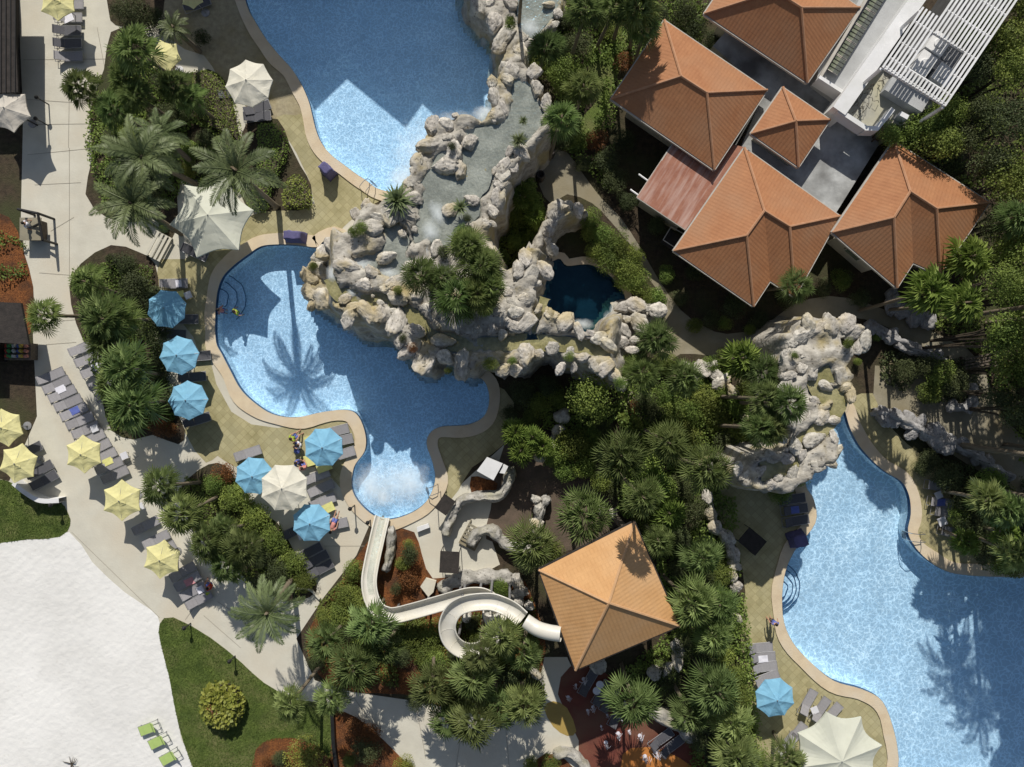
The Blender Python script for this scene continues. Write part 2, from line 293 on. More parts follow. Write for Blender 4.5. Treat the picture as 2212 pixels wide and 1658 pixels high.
# mesh helpers
class MB:
    def __init__(s): s.v = []; s.f = []; s.mi = []; s.uv = {}
    def add(s, vs, fs, mi=0):
        o = len(s.v); s.v += [tuple(p) for p in vs]; s.f += [tuple(i + o for i in f) for f in fs]; s.mi += [mi] * len(fs); return o
    def box(s, c, d, rz=0, mi=0, ax=None):
        x, y, z = d[0] / 2, d[1] / 2, d[2] / 2
        m = Matrix.Rotation(rz, 3, 'Z') if ax is None else ax
        vs = [m @ Vector((a * x, b * y, e * z)) + Vector(c) for a in (-1, 1) for b in (-1, 1) for e in (-1, 1)]
        s.add(vs, [(0, 1, 3, 2), (4, 6, 7, 5), (0, 4, 5, 1), (2, 3, 7, 6), (0, 2, 6, 4), (1, 5, 7, 3)], mi)
    def tube(s, pts, r, n=8, mi=0, cap=True):
        pts = [Vector(p) for p in pts]; rs = r if isinstance(r, (list, tuple)) else [r] * len(pts)
        o = len(s.v); ref = Vector((0.31, .17, 1)).normalized()
        for i, p in enumerate(pts):
            t = (pts[min(i + 1, len(pts) - 1)] - pts[max(i - 1, 0)]).normalized()
            a = t.cross(ref)
            if a.length < .05: a = t.cross(Vector((1, 0, 0)))
            a.normalize(); b = t.cross(a)
            for k in range(n):
                an = 2 * math.pi * k / n
                s.v.append(tuple(p + (a * math.cos(an) + b * math.sin(an)) * rs[i]))
        for i in range(len(pts) - 1):
            for k in range(n):
                s.f.append((o + i * n + k, o + i * n + (k + 1) % n, o + (i + 1) * n + (k + 1) % n, o + (i + 1) * n + k)); s.mi.append(mi)
        if cap:
            s.f.append(tuple(o + k for k in range(n))[::-1]); s.mi.append(mi)
            s.f.append(tuple(o + (len(pts) - 1) * n + k for k in range(n))); s.mi.append(mi)
    def lathe(s, prof, c=(0, 0, 0), n=16, mi=0):
        o = len(s.v)
        for r, z in prof:
            for k in range(n):
                a = 2 * math.pi * k / n; s.v.append((c[0] + r * math.cos(a), c[1] + r * math.sin(a), c[2] + z))
        for i in range(len(prof) - 1):
            for k in range(n):
                s.f.append((o + i * n + k, o + i * n + (k + 1) % n, o + (i + 1) * n + (k + 1) % n, o + (i + 1) * n + k)); s.mi.append(mi)
        s.f.append(tuple(o + (len(prof) - 1) * n + k for k in range(n))); s.mi.append(mi)
    def prism(s, poly, z0, z1, mi=0):
        n = len(poly); o = len(s.v)
        s.v += [(p[0], p[1], z0) for p in poly] + [(p[0], p[1], z1) for p in poly]
        s.f.append(tuple(o + n + i for i in range(n))); s.mi.append(mi)
        for i in range(n):
            j = (i + 1) % n; s.f.append((o + i, o + j, o + n + j, o + n + i)); s.mi.append(mi)
    def mesh(s, name, mats, smooth=False):
        me = bpy.data.meshes.new(name); me.from_pydata(s.v, [], s.f)
        for m in (mats if isinstance(mats, (list, tuple)) else [mats]): me.materials.append(m)
        if any(s.mi): me.polygons.foreach_set('material_index', s.mi)
        if s.uv:
            ul = me.uv_layers.new(name='UVMap')
            for pi, uvs in s.uv.items():
                p = me.polygons[pi]
                for k, li in enumerate(p.loop_indices): ul.data[li].uv = uvs[k]
        if smooth: me.polygons.foreach_set('use_smooth', [True] * len(me.polygons))
        me.update(); return me

def link(name, data, parent=None):
    o = bpy.data.objects.new(name, data); C.objects.link(o)
    if parent: o.parent = parent
    return o
def obj(name, mb, mats, parent=None, smooth=False):
    return link(name, mb.mesh(name, mats, smooth), parent)
def struct(o, kind='structure'): o['kind'] = kind; return o
def tag(o, label, cat, group=None):
    o['label'] = label; o['category'] = cat
    if group: o['group'] = group
    return o
PENDING = []
def reg(o, desc, cat, u, v, group=None):
    o['category'] = cat
    if group: o['group'] = group
    PENDING.append((o, desc, u, v)); return o
def empty(name, loc, rz=0):
    o = bpy.data.objects.new(name, None); C.objects.link(o); o.location = loc; o.rotation_euler = (0, 0, rz); o.empty_display_size = .2
    return o
def ctree(o, parent=None):
    c = o.copy(); C.objects.link(c); c.parent = parent
    for ch in o.children: ctree(ch, c)
    return c
def smooth_closed(pts, k=4):
    n = len(pts); out = []
    for i in range(n):
        p0, p1, p2, p3 = [Vector(pts[(i + j) % n]) for j in (-1, 0, 1, 2)]
        for j in range(k):
            t = j / k
            out.append(tuple(.5 * ((2 * p1) + (p2 - p0) * t + (2 * p0 - 5 * p1 + 4 * p2 - p3) * t * t + (3 * p1 - p0 - 3 * p2 + p3) * t ** 3)))
    return out
def smooth_open(pts, k=6):
    P = [Vector(p) for p in pts]; P = [2 * P[0] - P[1]] + P + [2 * P[-1] - P[-2]]; out = []
    for i in range(1, len(P) - 2):
        p0, p1, p2, p3 = P[i - 1:i + 3]
        for j in range(k):
            t = j / k
            out.append(.5 * ((2 * p1) + (p2 - p0) * t + (2 * p0 - 5 * p1 + 4 * p2 - p3) * t * t + (3 * p1 - p0 - 3 * p2 + p3) * t ** 3))
    out.append(P[-2]); return out
def inside(p, poly):
    x, y = p; c = False; j = len(poly) - 1
    for i in range(len(poly)):
        xi, yi = poly[i][0], poly[i][1]; xj, yj = poly[j][0], poly[j][1]
        if (yi > y) != (yj > y) and x < (xj - xi) * (y - yi) / (yj - yi) + xi: c = not c
        j = i
    return c
def segdist(p, a, b):
    ax, ay = a[0], a[1]; bx, by = b[0] - ax, b[1] - ay
    t = max(0, min(1, ((p[0] - ax) * bx + (p[1] - ay) * by) / max(bx * bx + by * by, 1e-9)))
    return math.hypot(p[0] - ax - t * bx, p[1] - ay - t * by)
def pdist(p, poly, closed=True):
    n = len(poly)
    return min(segdist(p, poly[i], poly[(i + 1) % n]) for i in range(n if closed else n - 1))
def sheet(name, outline, z, m, holes=(), kind='structure', smooth=3):
    pts = [W2(*p) for p in outline]
    if smooth: pts = smooth_closed(pts, smooth)
    vs = [Vector(p) for p in pts]; es = [(i, (i + 1) % len(pts)) for i in range(len(pts))]
    for h in holes:
        o = len(vs); vs += [Vector(p) for p in h]; es += [(o + i, o + (i + 1) % len(h)) for i in range(len(h))]
    r = delaunay_2d_cdt(vs, es, [], 0, 1e-5)
    fs = []
    for f in r[2]:
        c = sum((r[0][i] for i in f), Vector((0, 0))) / len(f)
        if inside(c, pts) and not any(inside(c, h) for h in holes): fs.append(f)
    mb = MB(); mb.v = [(p.x, p.y, z) for p in r[0]]
    for f in fs:
        a, b, c = [r[0][i] for i in f[:3]]
        if (b - a).cross(c - a) < 0: f = f[::-1]
        mb.f.append(tuple(f)); mb.mi.append(0)
    o = obj(name, mb, m)
    if kind: struct(o, kind)
    return o

# ---------------------------------------------------------------- pools
POOL1 = [(528, -25), (536, 18), (553, 50), (575, 85), (603, 120), (628, 147), (645, 172), (657, 195), (668, 222), (675, 250), (683, 282), (695, 310), (715, 335), (743, 357), (770, 377), (793, 392), (822, 411), (880, 415), (930, 370), (960, 300), (1010, 275), (1060, 262), (1080, 210), (1078, 160), (1095, 100), (1075, 50), (1040, 20), (1040, -40), (1000, -120), (700, -140), (545, -90)]
POOL2 = [(730, 515), (700, 522), (685, 535), (640, 530), (600, 529), (565, 533), (538, 550), (505, 575), (482, 600), (470, 635), (466, 690), (468, 740), (480, 765), (498, 800), (520, 840), (550, 870), (590, 895), (640, 902), (700, 890), (750, 886), (775, 900), (790, 940), (788, 975), (765, 1010), (762, 1060), (790, 1100), (830, 1122), (880, 1112), (920, 1085), (940, 1040), (935, 1000), (922, 960), (930, 935), (955, 922), (1010, 918), (1045, 900), (1057, 865), (1050, 830), (1030, 810), (1000, 780), (920, 740), (850, 690), (760, 620), (745, 560)]
POOL3 = [(1820, 880), (1835, 925), (1860, 970), (1905, 1015), (1945, 1040), (1962, 1070), (1966, 1110), (1960, 1150), (1978, 1185), (2010, 1215), (2050, 1236), (2110, 1244), (2200, 1247), (2290, 1250), (2330, 1400), (2330, 1720), (2200, 1760), (1950, 1760), (1940, 1640), (1930, 1580), (1905, 1515), (1860, 1488), (1800, 1470), (1750, 1430), (1710, 1385), (1690, 1330), (1692, 1250), (1715, 1190), (1760, 1130), (1757, 1080), (1740, 1050), (1740, 1000), (1790, 930), (1800, 890)]
POOL4 = [(1165, 590), (1205, 560), (1225, 575), (1270, 572), (1310, 590), (1345, 630), (1352, 670), (1345, 710), (1280, 735), (1230, 700), (1170, 660), (1150, 620)]
POOL5 = [(1745, 735), (1775, 730), (1805, 760), (1812, 800), (1780, 800), (1755, 775)]
def pz(P): return smooth_closed([W2(*p) for p in P], 4)
PP = [pz(POOL1), pz(POOL2), pz(POOL3), pz(POOL4), pz(POOL5)]
def area(p): return .5 * sum(p[i][0] * p[(i + 1) % len(p)][1] - p[(i + 1) % len(p)][0] * p[i][1] for i in range(len(p)))
PP = [p if area(p) > 0 else p[::-1] for p in PP]
def offset(poly, d):
    n = len(poly); out = []
    for i in range(n):
        a, b = Vector(poly[i - 1]), Vector(poly[(i + 1) % n]); t = (b - a).normalized()
        dd = d(poly[i]) if callable(d) else d
        out.append((poly[i][0] + t.y * dd, poly[i][1] - t.x * dd))
    return out
def fill(poly, z, flip=False):
    vs = [Vector(p) for p in poly]
    r = delaunay_2d_cdt(vs, [(i, (i + 1) % len(vs)) for i in range(len(vs))], [], 1, 1e-5)
    mb = MB(); mb.v = [(p.x, p.y, z) for p in r[0]]
    for f in r[2]:
        c = sum((r[0][i] for i in f), Vector((0, 0))) / len(f)
        if inside(c, poly):
            a, b, c = [r[0][i] for i in f[:3]]
            if (b - a).cross(c - a) < 0: f = f[::-1]
            mb.f.append(tuple(f)); mb.mi.append(0)
    return mb
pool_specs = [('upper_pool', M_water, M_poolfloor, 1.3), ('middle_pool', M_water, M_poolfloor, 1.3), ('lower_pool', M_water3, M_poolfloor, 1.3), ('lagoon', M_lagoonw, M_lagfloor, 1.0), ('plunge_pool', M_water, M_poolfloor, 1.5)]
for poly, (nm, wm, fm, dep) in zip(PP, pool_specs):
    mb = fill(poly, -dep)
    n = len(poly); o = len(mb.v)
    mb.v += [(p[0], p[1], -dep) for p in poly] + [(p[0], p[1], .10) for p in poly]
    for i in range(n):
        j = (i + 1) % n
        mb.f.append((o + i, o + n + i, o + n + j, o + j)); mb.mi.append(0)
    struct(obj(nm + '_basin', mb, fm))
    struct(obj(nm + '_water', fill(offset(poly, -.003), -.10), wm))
    # tiled water line
    if nm != 'lagoon':
        mb = MB()
        a, b = offset(poly, -.012), poly
        mb.v = [(p[0], p[1], -.30) for p in a] + [(p[0], p[1], .098) for p in a]
        for i in range(n):
            j = (i + 1) % n; mb.f.append((i, n + i, n + j, j)); mb.mi.append(0)
        struct(obj(nm + '_tile_band', mb, M_stepline))
def coping(nm, poly, wfun, rng=None):
    n = len(poly)
    outp = offset(poly, wfun)
    mb = MB(); z = .10
    mb.v = [(p[0], p[1], z) for p in poly] + [(p[0], p[1], z) for p in outp] + [(p[0], p[1], 0) for p in outp]
    for i in range(n):
        j = (i + 1) % n
        if rng and not rng(poly[i]): continue
        mb.f += [(i, n + i, n + j, j), (n + i, 2 * n + i, 2 * n + j, n + j)]; mb.mi += [0, 0]
    return struct(obj(nm, mb, M_coping))
def wv(base, amp=.10, f=.45):
    return lambda p: base + amp * noise.noise(Vector((p[0] * f, p[1] * f, 3))) * 2
coping('upper_pool_coping', PP[0], wv(.78, .12))
coping('middle_pool_coping', PP[1], wv(.80, .14, .5))
coping('lower_pool_coping', PP[2], wv(.80, .14, .4))
coping('lagoon_coping', PP[3], wv(.55, .06))
HOLES = PP

# ---------------------------------------------------------------- ground sheets
g = sheet('ground', [(-12000, -12000), (14000, -12000), (14000, 14000), (-12000, 14000)], 0, M_soil, HOLES, smooth=0)
sheet('promenade', [(36, -80), (300, -80), (600, -80), (760, 100), (800, 330), (830, 420), (730, 520), (600, 530), (470, 640), (520, 880), (760, 900), (800, 1110), (850, 1140), (960, 1080), (1090, 960), (1130, 1000), (1110, 1100), (1060, 1160), (1080, 1220), (1000, 1262), (900, 1260), (800, 1130), (770, 1200), (700, 1290), (640, 1380), (680, 1470), (760, 1495), (1000, 1530), (1180, 1520), (1150, 1420), (1225, 1420), (1290, 1560), (1330, 1720), (-160, 1760), (-160, 1000), (20, 1040), (80, 900), (70, 700), (45, 480), (50, 250)], .004, M_conc, HOLES, smooth=0)
sheet('aggregate_deck', [(340, -80), (560, -60), (700, 350), (790, 400), (760, 300), (640, 280), (600, 262), (535, 235), (500, 190), (470, 165), (440, 120), (360, 80)], .008, M_agg, HOLES, smooth=2)
sheet('tiled_deck', [(596, 255), (640, 250), (670, 250), (700, 340), (800, 405), (835, 425), (790, 450), (752, 482), (735, 500), (720, 530), (600, 545), (470, 640), (450, 760), (500, 890), (600, 925), (760, 900), (790, 1000), (765, 1050), (740, 1060), (690, 1010), (600, 1010), (510, 1010), (470, 985), (445, 1000), (400, 935), (400, 850), (430, 760), (395, 700), (345, 640), (345, 560), (400, 560), (530, 470), (600, 455), (680, 440), (640, 330)], .012, M_deck, HOLES, smooth=2)
sheet('tiled_deck_east', [(925, 930), (1000, 915), (1050, 870), (1065, 830), (1110, 870), (1095, 955), (1020, 1010), (990, 1060), (950, 1100), (930, 1060), (940, 1000)], .012, M_deck, HOLES, smooth=2)
sheet('beach_sand', [(-200, 1165), (60, 1166), (150, 1150), (200, 1215), (270, 1280), (330, 1320), (345, 1345), (350, 1400), (375, 1500), (392, 1600), (420, 1720), (-200, 1760)], .014, M_sand, smooth=2)
def lawn(name, outline, z=.018):
    return sheet(name, outline, z, M_grass, smooth=2)
LAWN1 = [(-60, 1040), (0, 1036), (30, 1046), (60, 1070), (95, 1085), (128, 1082), (148, 1110), (152, 1135), (130, 1160), (60, 1166), (-60, 1166)]
LAWN2 = [(375, 1334), (345, 1348), (347, 1390), (365, 1460), (378, 1530), (395, 1600), (425, 1680), (440, 1720), (560, 1720), (550, 1640), (560, 1612), (600, 1596), (650, 1600), (690, 1625), (720, 1640), (718, 1560), (700, 1520), (640, 1512), (570, 1475), (520, 1430), (455, 1378)]
lawn('lawn_west', LAWN1); lawn('lawn_south', LAWN2)
lawn('lawn_north', [(1270, 80), (1300, 120), (1330, 60), (1360, 80), (1310, 230), (1290, 300), (1240, 330), (1215, 300), (1280, 230), (1290, 200), (1270, 140)])
BEDS = {
 'planting_bed_north': [(236, -60), (345, -60), (352, 30), (310, 60), (250, 55), (235, 25)],
 'planting_bed_west': [(240, 70), (300, 62), (345, 110), (400, 160), (450, 150), (485, 175), (505, 230), (520, 300), (535, 262), (600, 258), (625, 310), (650, 360), (672, 400), (668, 450), (610, 455), (540, 455), (520, 420), (480, 400), (390, 390), (385, 470), (370, 520), (345, 500), (335, 440), (300, 480), (230, 470), (185, 420), (200, 340), (195, 240), (225, 150)],
 'planting_bed_centre_west': [(240, 530), (300, 545), (335, 570), (343, 640), (320, 690), (350, 760), (365, 850), (400, 930), (385, 960), (330, 940), (290, 950), (240, 930), (220, 860), (195, 770), (165, 700), (150, 620), (175, 570)],
 'mulch_bed_shore': [(-60, 480), (20, 470), (50, 540), (72, 620), (70, 690), (50, 740), (-60, 760)],
 'planting_bed_middle': [(430, 1015), (470, 1000), (500, 1020), (530, 1080), (600, 1130), (640, 1200), (685, 1260), (670, 1290), (620, 1300), (560, 1270), (480, 1210), (430, 1160), (395, 1100), (385, 1060)],
 'mulch_bed_slide': [(850, 1140), (895, 1150), (912, 1200), (935, 1250), (1000, 1240), (1110, 1240), (1150, 1290), (1180, 1400), (1160, 1480), (1170, 1530), (1060, 1545), (960, 1530), (870, 1500), (760, 1495), (690, 1460), (660, 1390), (690, 1320), (735, 1260), (780, 1190), (830, 1130)],
 'mulch_bed_island': [(548, 1720), (548, 1640), (562, 1608), (600, 1594), (655, 1598), (700, 1625), (722, 1660), (730, 1720)],
 'mulch_bed_south': [(722, 1560), (725, 1535), (770, 1550), (830, 1600), (870, 1640), (960, 1720), (730, 1720)],
 'mulch_bed_corner': [(1160, 1640), (1200, 1630), (1240, 1660), (1270, 1720), (1150, 1720)],
}
for i, (nm, p) in enumerate(BEDS.items()):
    sheet(nm, p, .022, M_soil if nm in ('planting_bed_north', 'planting_bed_west', 'planting_bed_centre_west', 'planting_bed_middle') else M_mulch, HOLES, smooth=2)
PATH = [(1160, 330), (1185, 325), (1225, 330), (1262, 380), (1300, 430), (1340, 470), (1380, 530), (1420, 600), (1470, 670), (1520, 705), (1570, 722), (1650, 705), (1710, 660), (1790, 640), (1870, 655), (1960, 690), (2060, 740), (2105, 770), (2160, 900), (2230, 980), (2300, 1300), (2230, 1060), (2150, 1010), (2060, 960), (1950, 900), (1890, 880), (1905, 800), (1960, 740), (1900, 700), (1830, 685), (1760, 690), (1710, 710), (1690, 740), (1640, 790), (1540, 770), (1470, 765), (1430, 785), (1425, 700), (1440, 660), (1400, 600), (1360, 530), (1320, 480), (1280, 440), (1225, 420), (1190, 440), (1165, 400)]
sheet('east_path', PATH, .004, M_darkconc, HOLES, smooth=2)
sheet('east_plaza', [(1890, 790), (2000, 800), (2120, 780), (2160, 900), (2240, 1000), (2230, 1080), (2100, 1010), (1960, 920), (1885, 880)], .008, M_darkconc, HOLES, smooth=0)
sheet('lower_pool_deck_east', [(1835, 860), (1885, 850), (1905, 900), (1960, 960), (2000, 990), (2045, 1040), (2060, 1120), (2080, 1190), (2230, 1215), (2260, 1255), (2100, 1262), (1980, 1220), (1940, 1120), (1900, 1030), (1830, 960), (1810, 880)], .012, M_deck, HOLES, smooth=2)
sheet('lower_pool_deck_west', [(1580, 1030), (1660, 1060), (1760, 1040), (1780, 1120), (1720, 1200), (1700, 1300), (1740, 1420), (1900, 1500), (1950, 1600), (1960, 1760), (1650, 1760), (1640, 1640), (1620, 1500), (1600, 1380), (1610, 1280), (1590, 1180), (1545, 1100)], .008, M_deck, HOLES, smooth=2)
sheet('splash_pad', [(1232, 1440), (1300, 1450), (1420, 1530), (1500, 1600), (1530, 1720), (1275, 1720), (1250, 1600), (1205, 1500)], .010, mat('maroon_rubber', (.17, .05, .032), (.12, .036, .026), 1, .8, .2, 9, c3=(.16, .08, .05), scale3=.35), smooth=2)
M_orangerub = mat('orange_rubber', (.50, .20, .05), (.42, .16, .04), 1, .8)
M_ochre = mat('ochre_rubber', (.40, .28, .08), (.33, .23, .07), 1, .8)
sheet('splash_pad_orange_patch', [(1355, 1720), (1345, 1630), (1385, 1615), (1430, 1620), (1500, 1660), (1520, 1720)], .014, M_orangerub, smooth=2)
sheet('splash_pad_ochre_patch', [(1175, 1530), (1195, 1515), (1225, 1530), (1245, 1580), (1225, 1590), (1195, 1570)], .014, M_ochre, smooth=2)
sheet('pavilion_yard', [(1090, 960), (1200, 950), (1300, 1010), (1340, 1130), (1200, 1200), (1160, 1190), (1110, 1180), (1050, 1165), (1060, 1100)], .008, mat('brown_paving', (.13, .095, .07), (.09, .07, .05), 1.4, .85, .2, 9), smooth=2)
# ---------------------------------------------------------------- rock terraces (height fields)
def heightfield(name, outline_app, z_of, step, m, steep=.5, namp=.35, holes=()):
    poly = [W2(u, v, z) for (u, v, z) in outline_app]
    poly = smooth_closed(poly, 3)
    x0, x1 = min(p[0] for p in poly) - 1, max(p[0] for p in poly) + 1
    y0, y1 = min(p[1] for p in poly) - 1, max(p[1] for p in poly) + 1
    nx, ny = int((x1 - x0) / step) + 1, int((y1 - y0) / step) + 1
    idx = {}; mb = MB()
    for j in range(ny):
        for i in range(nx):
            x, y = x0 + i * step, y0 + j * step
            dd = pdist((x, y), poly); ins = inside((x, y), poly)
            sd = dd if ins else -dd
            if sd < -.9: continue
            for h in holes:
                hd = pdist((x, y), h); hi = inside((x, y), h)
                sd = min(sd, -hd if hi else hd)
            if sd < -.9: continue
            nz = noise.fractal(Vector((x * .8, y * .8, 1.7)), 1, 2, 5)
            n2 = noise.noise(Vector((x * 2.2, y * 2.2, 5.1))); rg = 1 - abs(noise.noise(Vector((x * .9 + 4, y * .9, 9.7)))) * 3.2; n2 += max(-.9, rg) * .9
            e = (sd + nz * .45) / steep
            t = max(0, min(1, e * .5 + .5)); t = t * t * (3 - 2 * t)
            z = z_of(x, y)
            z = t * (z + nz * namp + n2 * .12) - .35 * (1 - t)
            idx[(i, j)] = len(mb.v); mb.v.append((x + n2 * .06, y + nz * .06, z))
    for (i, j) in idx:
        q = [(i, j), (i + 1, j), (i + 1, j + 1), (i, j + 1)]
        if all(k in idx for k in q): mb.f.append(tuple(idx[k] for k in q)); mb.mi.append(0)
    return struct(obj(name, mb, m, smooth=True))
HT = 6.0
STREAMS = {
 'north_stream': ([(1095, -60), (1215, -60), (1205, 20), (1190, 45), (1150, 85), (1122, 62), (1112, 20)], 1.85),
 'main_stream': ([(1108, 172), (1150, 188), (1168, 230), (1180, 268), (1160, 292), (1128, 318), (1112, 345), (1085, 352), (1068, 378), (1058, 410), (1040, 430), (1038, 468), (1005, 492), (985, 510), (975, 530), (940, 545), (925, 520), (895, 528), (890, 500), (900, 470), (905, 440), (912, 410), (905, 395), (925, 365), (945, 330), (970, 320), (1000, 292), (985, 278), (1040, 272), (1085, 258), (1100, 235)], HT - .15),
 'basin_stream': ([(825, 478), (850, 476), (870, 490), (888, 520), (880, 545), (898, 560), (870, 592), (845, 600), (815, 592), (790, 582), (765, 568), (762, 556), (800, 548), (828, 530)], HT - .35),
}
def band(pl, w, z):
    P = smooth_open([Vector((*W2(u, v, z), 0)) for u, v in pl], 4); L = []; Rr = []
    for i, p in enumerate(P):
        t = (P[min(i + 1, len(P) - 1)] - P[max(i - 1, 0)]).normalized(); nn = Vector((-t.y, t.x, 0))
        ww = w / S * (1 + .35 * noise.noise(Vector((p.x * .9, p.y * .9, 0))))
        L.append(p + nn * ww); Rr.append(p - nn * ww)
    return [(p.x, p.y) for p in L] + [(p.x, p.y) for p in Rr[::-1]]
SP = {k: (smooth_closed([W2(u, v, z) for u, v in p], 3), z) for k, (p, z) in STREAMS.items()}
SP['olive_stream'] = (band([(712, 598), (730, 636), (790, 645), (850, 655), (905, 695), (935, 726), (1000, 744), (1080, 745), (1130, 738), (1180, 742), (1260, 748), (1322, 760)], 17, HT - .4), HT - .4)
SP['olive_side_stream'] = (band([(1150, 738), (1150, 700), (1168, 668), (1178, 640)], 12, HT - .4), HT - .4)
ROCKOUT = [(1015, -60, 2), (1215, -60, 2), (1210, 30, 2), (1190, 70, 2), (1150, 110, 2), (1140, 150, 4), (1155, 172, 6), (1185, 210, 6), (1192, 270, 6), (1165, 315, 6), (1135, 350, 6), (1110, 400, 6), (1085, 450, 6), (1065, 500, 6), (1085, 560, 6), (1110, 560, 6), (1140, 530, 5), (1170, 475, 3), (1195, 442, 3), (1270, 440, 3), (1278, 465, 3), (1215, 478, 3), (1198, 515, 3), (1185, 555, 4), (1170, 595, 6), (1160, 640, 6), (1215, 680, 6), (1290, 712, 6), (1325, 690, 4), (1340, 650, 2), (1380, 650, 1.5), (1430, 665, 1), (1410, 700, 1.5), (1380, 745, 2.5), (1360, 800, 4), (1345, 835, 4), (1300, 815, 6), (1240, 790, 6), (1180, 775, 6), (1130, 800, 6), (1080, 810, 6), (1040, 790, 6), (1010, 808, 6), (980, 790, 6), (945, 770, 6), (915, 802, 6), (885, 790, 6), (850, 740, 6), (820, 712, 6), (760, 712, 6), (735, 690, 5), (690, 665, 4), (665, 640, 2.5), (655, 600, 2.5), (672, 560, 2.5), (690, 520, 3), (725, 500, 3), (760, 490, 4), (785, 450, 4), (825, 425, 5), (860, 400, 6), (880, 350, 6), (900, 290, 6), (925, 255, 6), (980, 240, 6), (1040, 248, 6), (1048, 190, 6), (1070, 160, 5), (1080, 125, 2), (1065, 60, 2), (1020, 25, 2)]
def z_main(x, y):
    u, v = x * S + 1106, 829 - y * S
    z = HT
    ua = 1106 + (u - 1106) * 1.13
    if ua < 735: z = 2.2 + 3.8 * max(0, min(1, (ua - 675) / 45))
    if ua > 1315: z = 6 - 4.8 * min(1, (ua - 1315) / 55)
    if v < 185: z = 2.0
    elif v < 215: z = 2.0 + 4 * (v - 185) / 30
    if u > 1140 and v < 565 and v > 440: z = 3.0
    for k, (p, sz) in SP.items():
        if inside((x, y), p):
            dd = pdist((x, y), p); z = min(z, sz - .22 * min(1, dd / .3) - .1)
        else:
            pass
    return z
heightfield('rock_terrace', ROCKOUT, z_main, .20, M_terr, .45, .30)
ROCK2 = [(1690, 760, 6.5), (1700, 720, 6.5), (1740, 690, 6.5), (1800, 682, 6.5), (1865, 695, 6.5), (1892, 740, 6.5), (1850, 775, 6.5), (1858, 850, 6.5), (1825, 885, 6.5), (1818, 960, 6.5), (1815, 990, 6), (1775, 1020, 6), (1740, 1045, 6), (1690, 1075, 6), (1600, 1050, 6.5), (1578, 1010, 6.5), (1640, 985, 6.5), (1690, 950, 6.5), (1688, 880, 6.5), (1680, 820, 6.5)]
SP2 = {'east_stream': (band([(1800, 805), (1762, 822), (1775, 850), (1812, 862), (1800, 900), (1765, 935), (1728, 965), (1700, 1010), (1640, 1020)], 19, 6.3), 6.3)}
def z_e(x, y):
    z = 6.5
    for p, sz in SP2.values():
        if inside((x, y), p): z = min(z, sz - .2 * min(1, pdist((x, y), p) / .3) - .08)
    return z
heightfield('east_rock_terrace', ROCK2, z_e, .2, M_terr, .4, .28, holes=[PP[4]])
for k, (p, z) in list(SP.items()) + list(SP2.items()):
    if area(p) < 0: p = p[::-1]
    grey = k in STREAMS
    bedm = M_bed_grey if grey else M_bed_olive
    struct(obj(k + '_bed', fill(offset(p, -.10), z - .05), bedm))
    struct(obj(k + '_water', fill(offset(p, .05), z), M_streamw))
# foam
def foam(u, v, z, ru, rv, rot=0, seed=0):
    rings = 7; n = 28; mb = MB(); ed = []; stg = .72 if ru > 60 else 1.0
    for i in range(rings + 1):
        for k in range(n):
            a = 2 * math.pi * k / n
            rr = i / rings
            wob = 1 + .18 * noise.noise(Vector((math.cos(a) * 1.5, math.sin(a) * 1.5, seed)))
            x, y = math.cos(a) * ru / S * rr * wob, math.sin(a) * rv / S * rr * wob
            c, s_ = math.cos(rot), math.sin(rot)
            mb.v.append((x * c - y * s_, x * s_ + y * c, .05 * (1 - rr) + .02 * noise.noise(Vector((x * 3, y * 3, seed)))))
            ed.append((1 - rr) * stg)
    for i in range(rings):
        for k in range(n):
            mb.f.append((i * n + k, i * n + (k + 1) % n, (i + 1) * n + (k + 1) % n, (i + 1) * n + k)); mb.mi.append(0)
    me = mb.mesh('foam', M_foam, True)
    at = me.attributes.new('edge', 'FLOAT', 'POINT'); at.data.foreach_set('value', ed)
    o = link('foam', me); o.location = W(u, v, z) + Vector((0, 0, .03)); o['kind'] = 'stuff'
    return o
foams = [(905, 330, -.05, 75, 105, -.5), (985, 262, -.05, 70, 30, .1), (1040, 250, -.05, 26, 24, 0), (870, 388, -.05, 50, 38, .6), (828, 1072, -.05, 26, 34, 0), (845, 1045, -.05, 85, 70, 0), (800, 1050, -.05, 50, 60, 0), (885, 1040, -.05, 55, 65, 0), (1045, 90, -.05, 12, 18, 0),
         (930, 500, HT - .1, 22, 28, 0), (912, 540, HT - .1, 18, 20, 0), (782, 572, HT - .3, 28, 16, 0), (840, 590, HT - .3, 26, 14, 0), (717, 590, HT - .35, 14, 22, 0), (760, 632, HT - .35, 12, 10, 0), (945, 460, HT - .1, 20, 30, .4), (1320, 690, -.05, 18, 26, .3),
         (1145, 60, 1.9, 30, 26, 0), (775, 715, -.05, 60, 22, -.3), (870, 745, -.05, 40, 18, -.5), (1260, 700, -.05, 30, 15, 0), (1050, 240, HT - .1, 20, 12, 0), (1325, 672, -.05, 12, 20, 0)]
for i, f in enumerate(foams): foam(*f, seed=i)
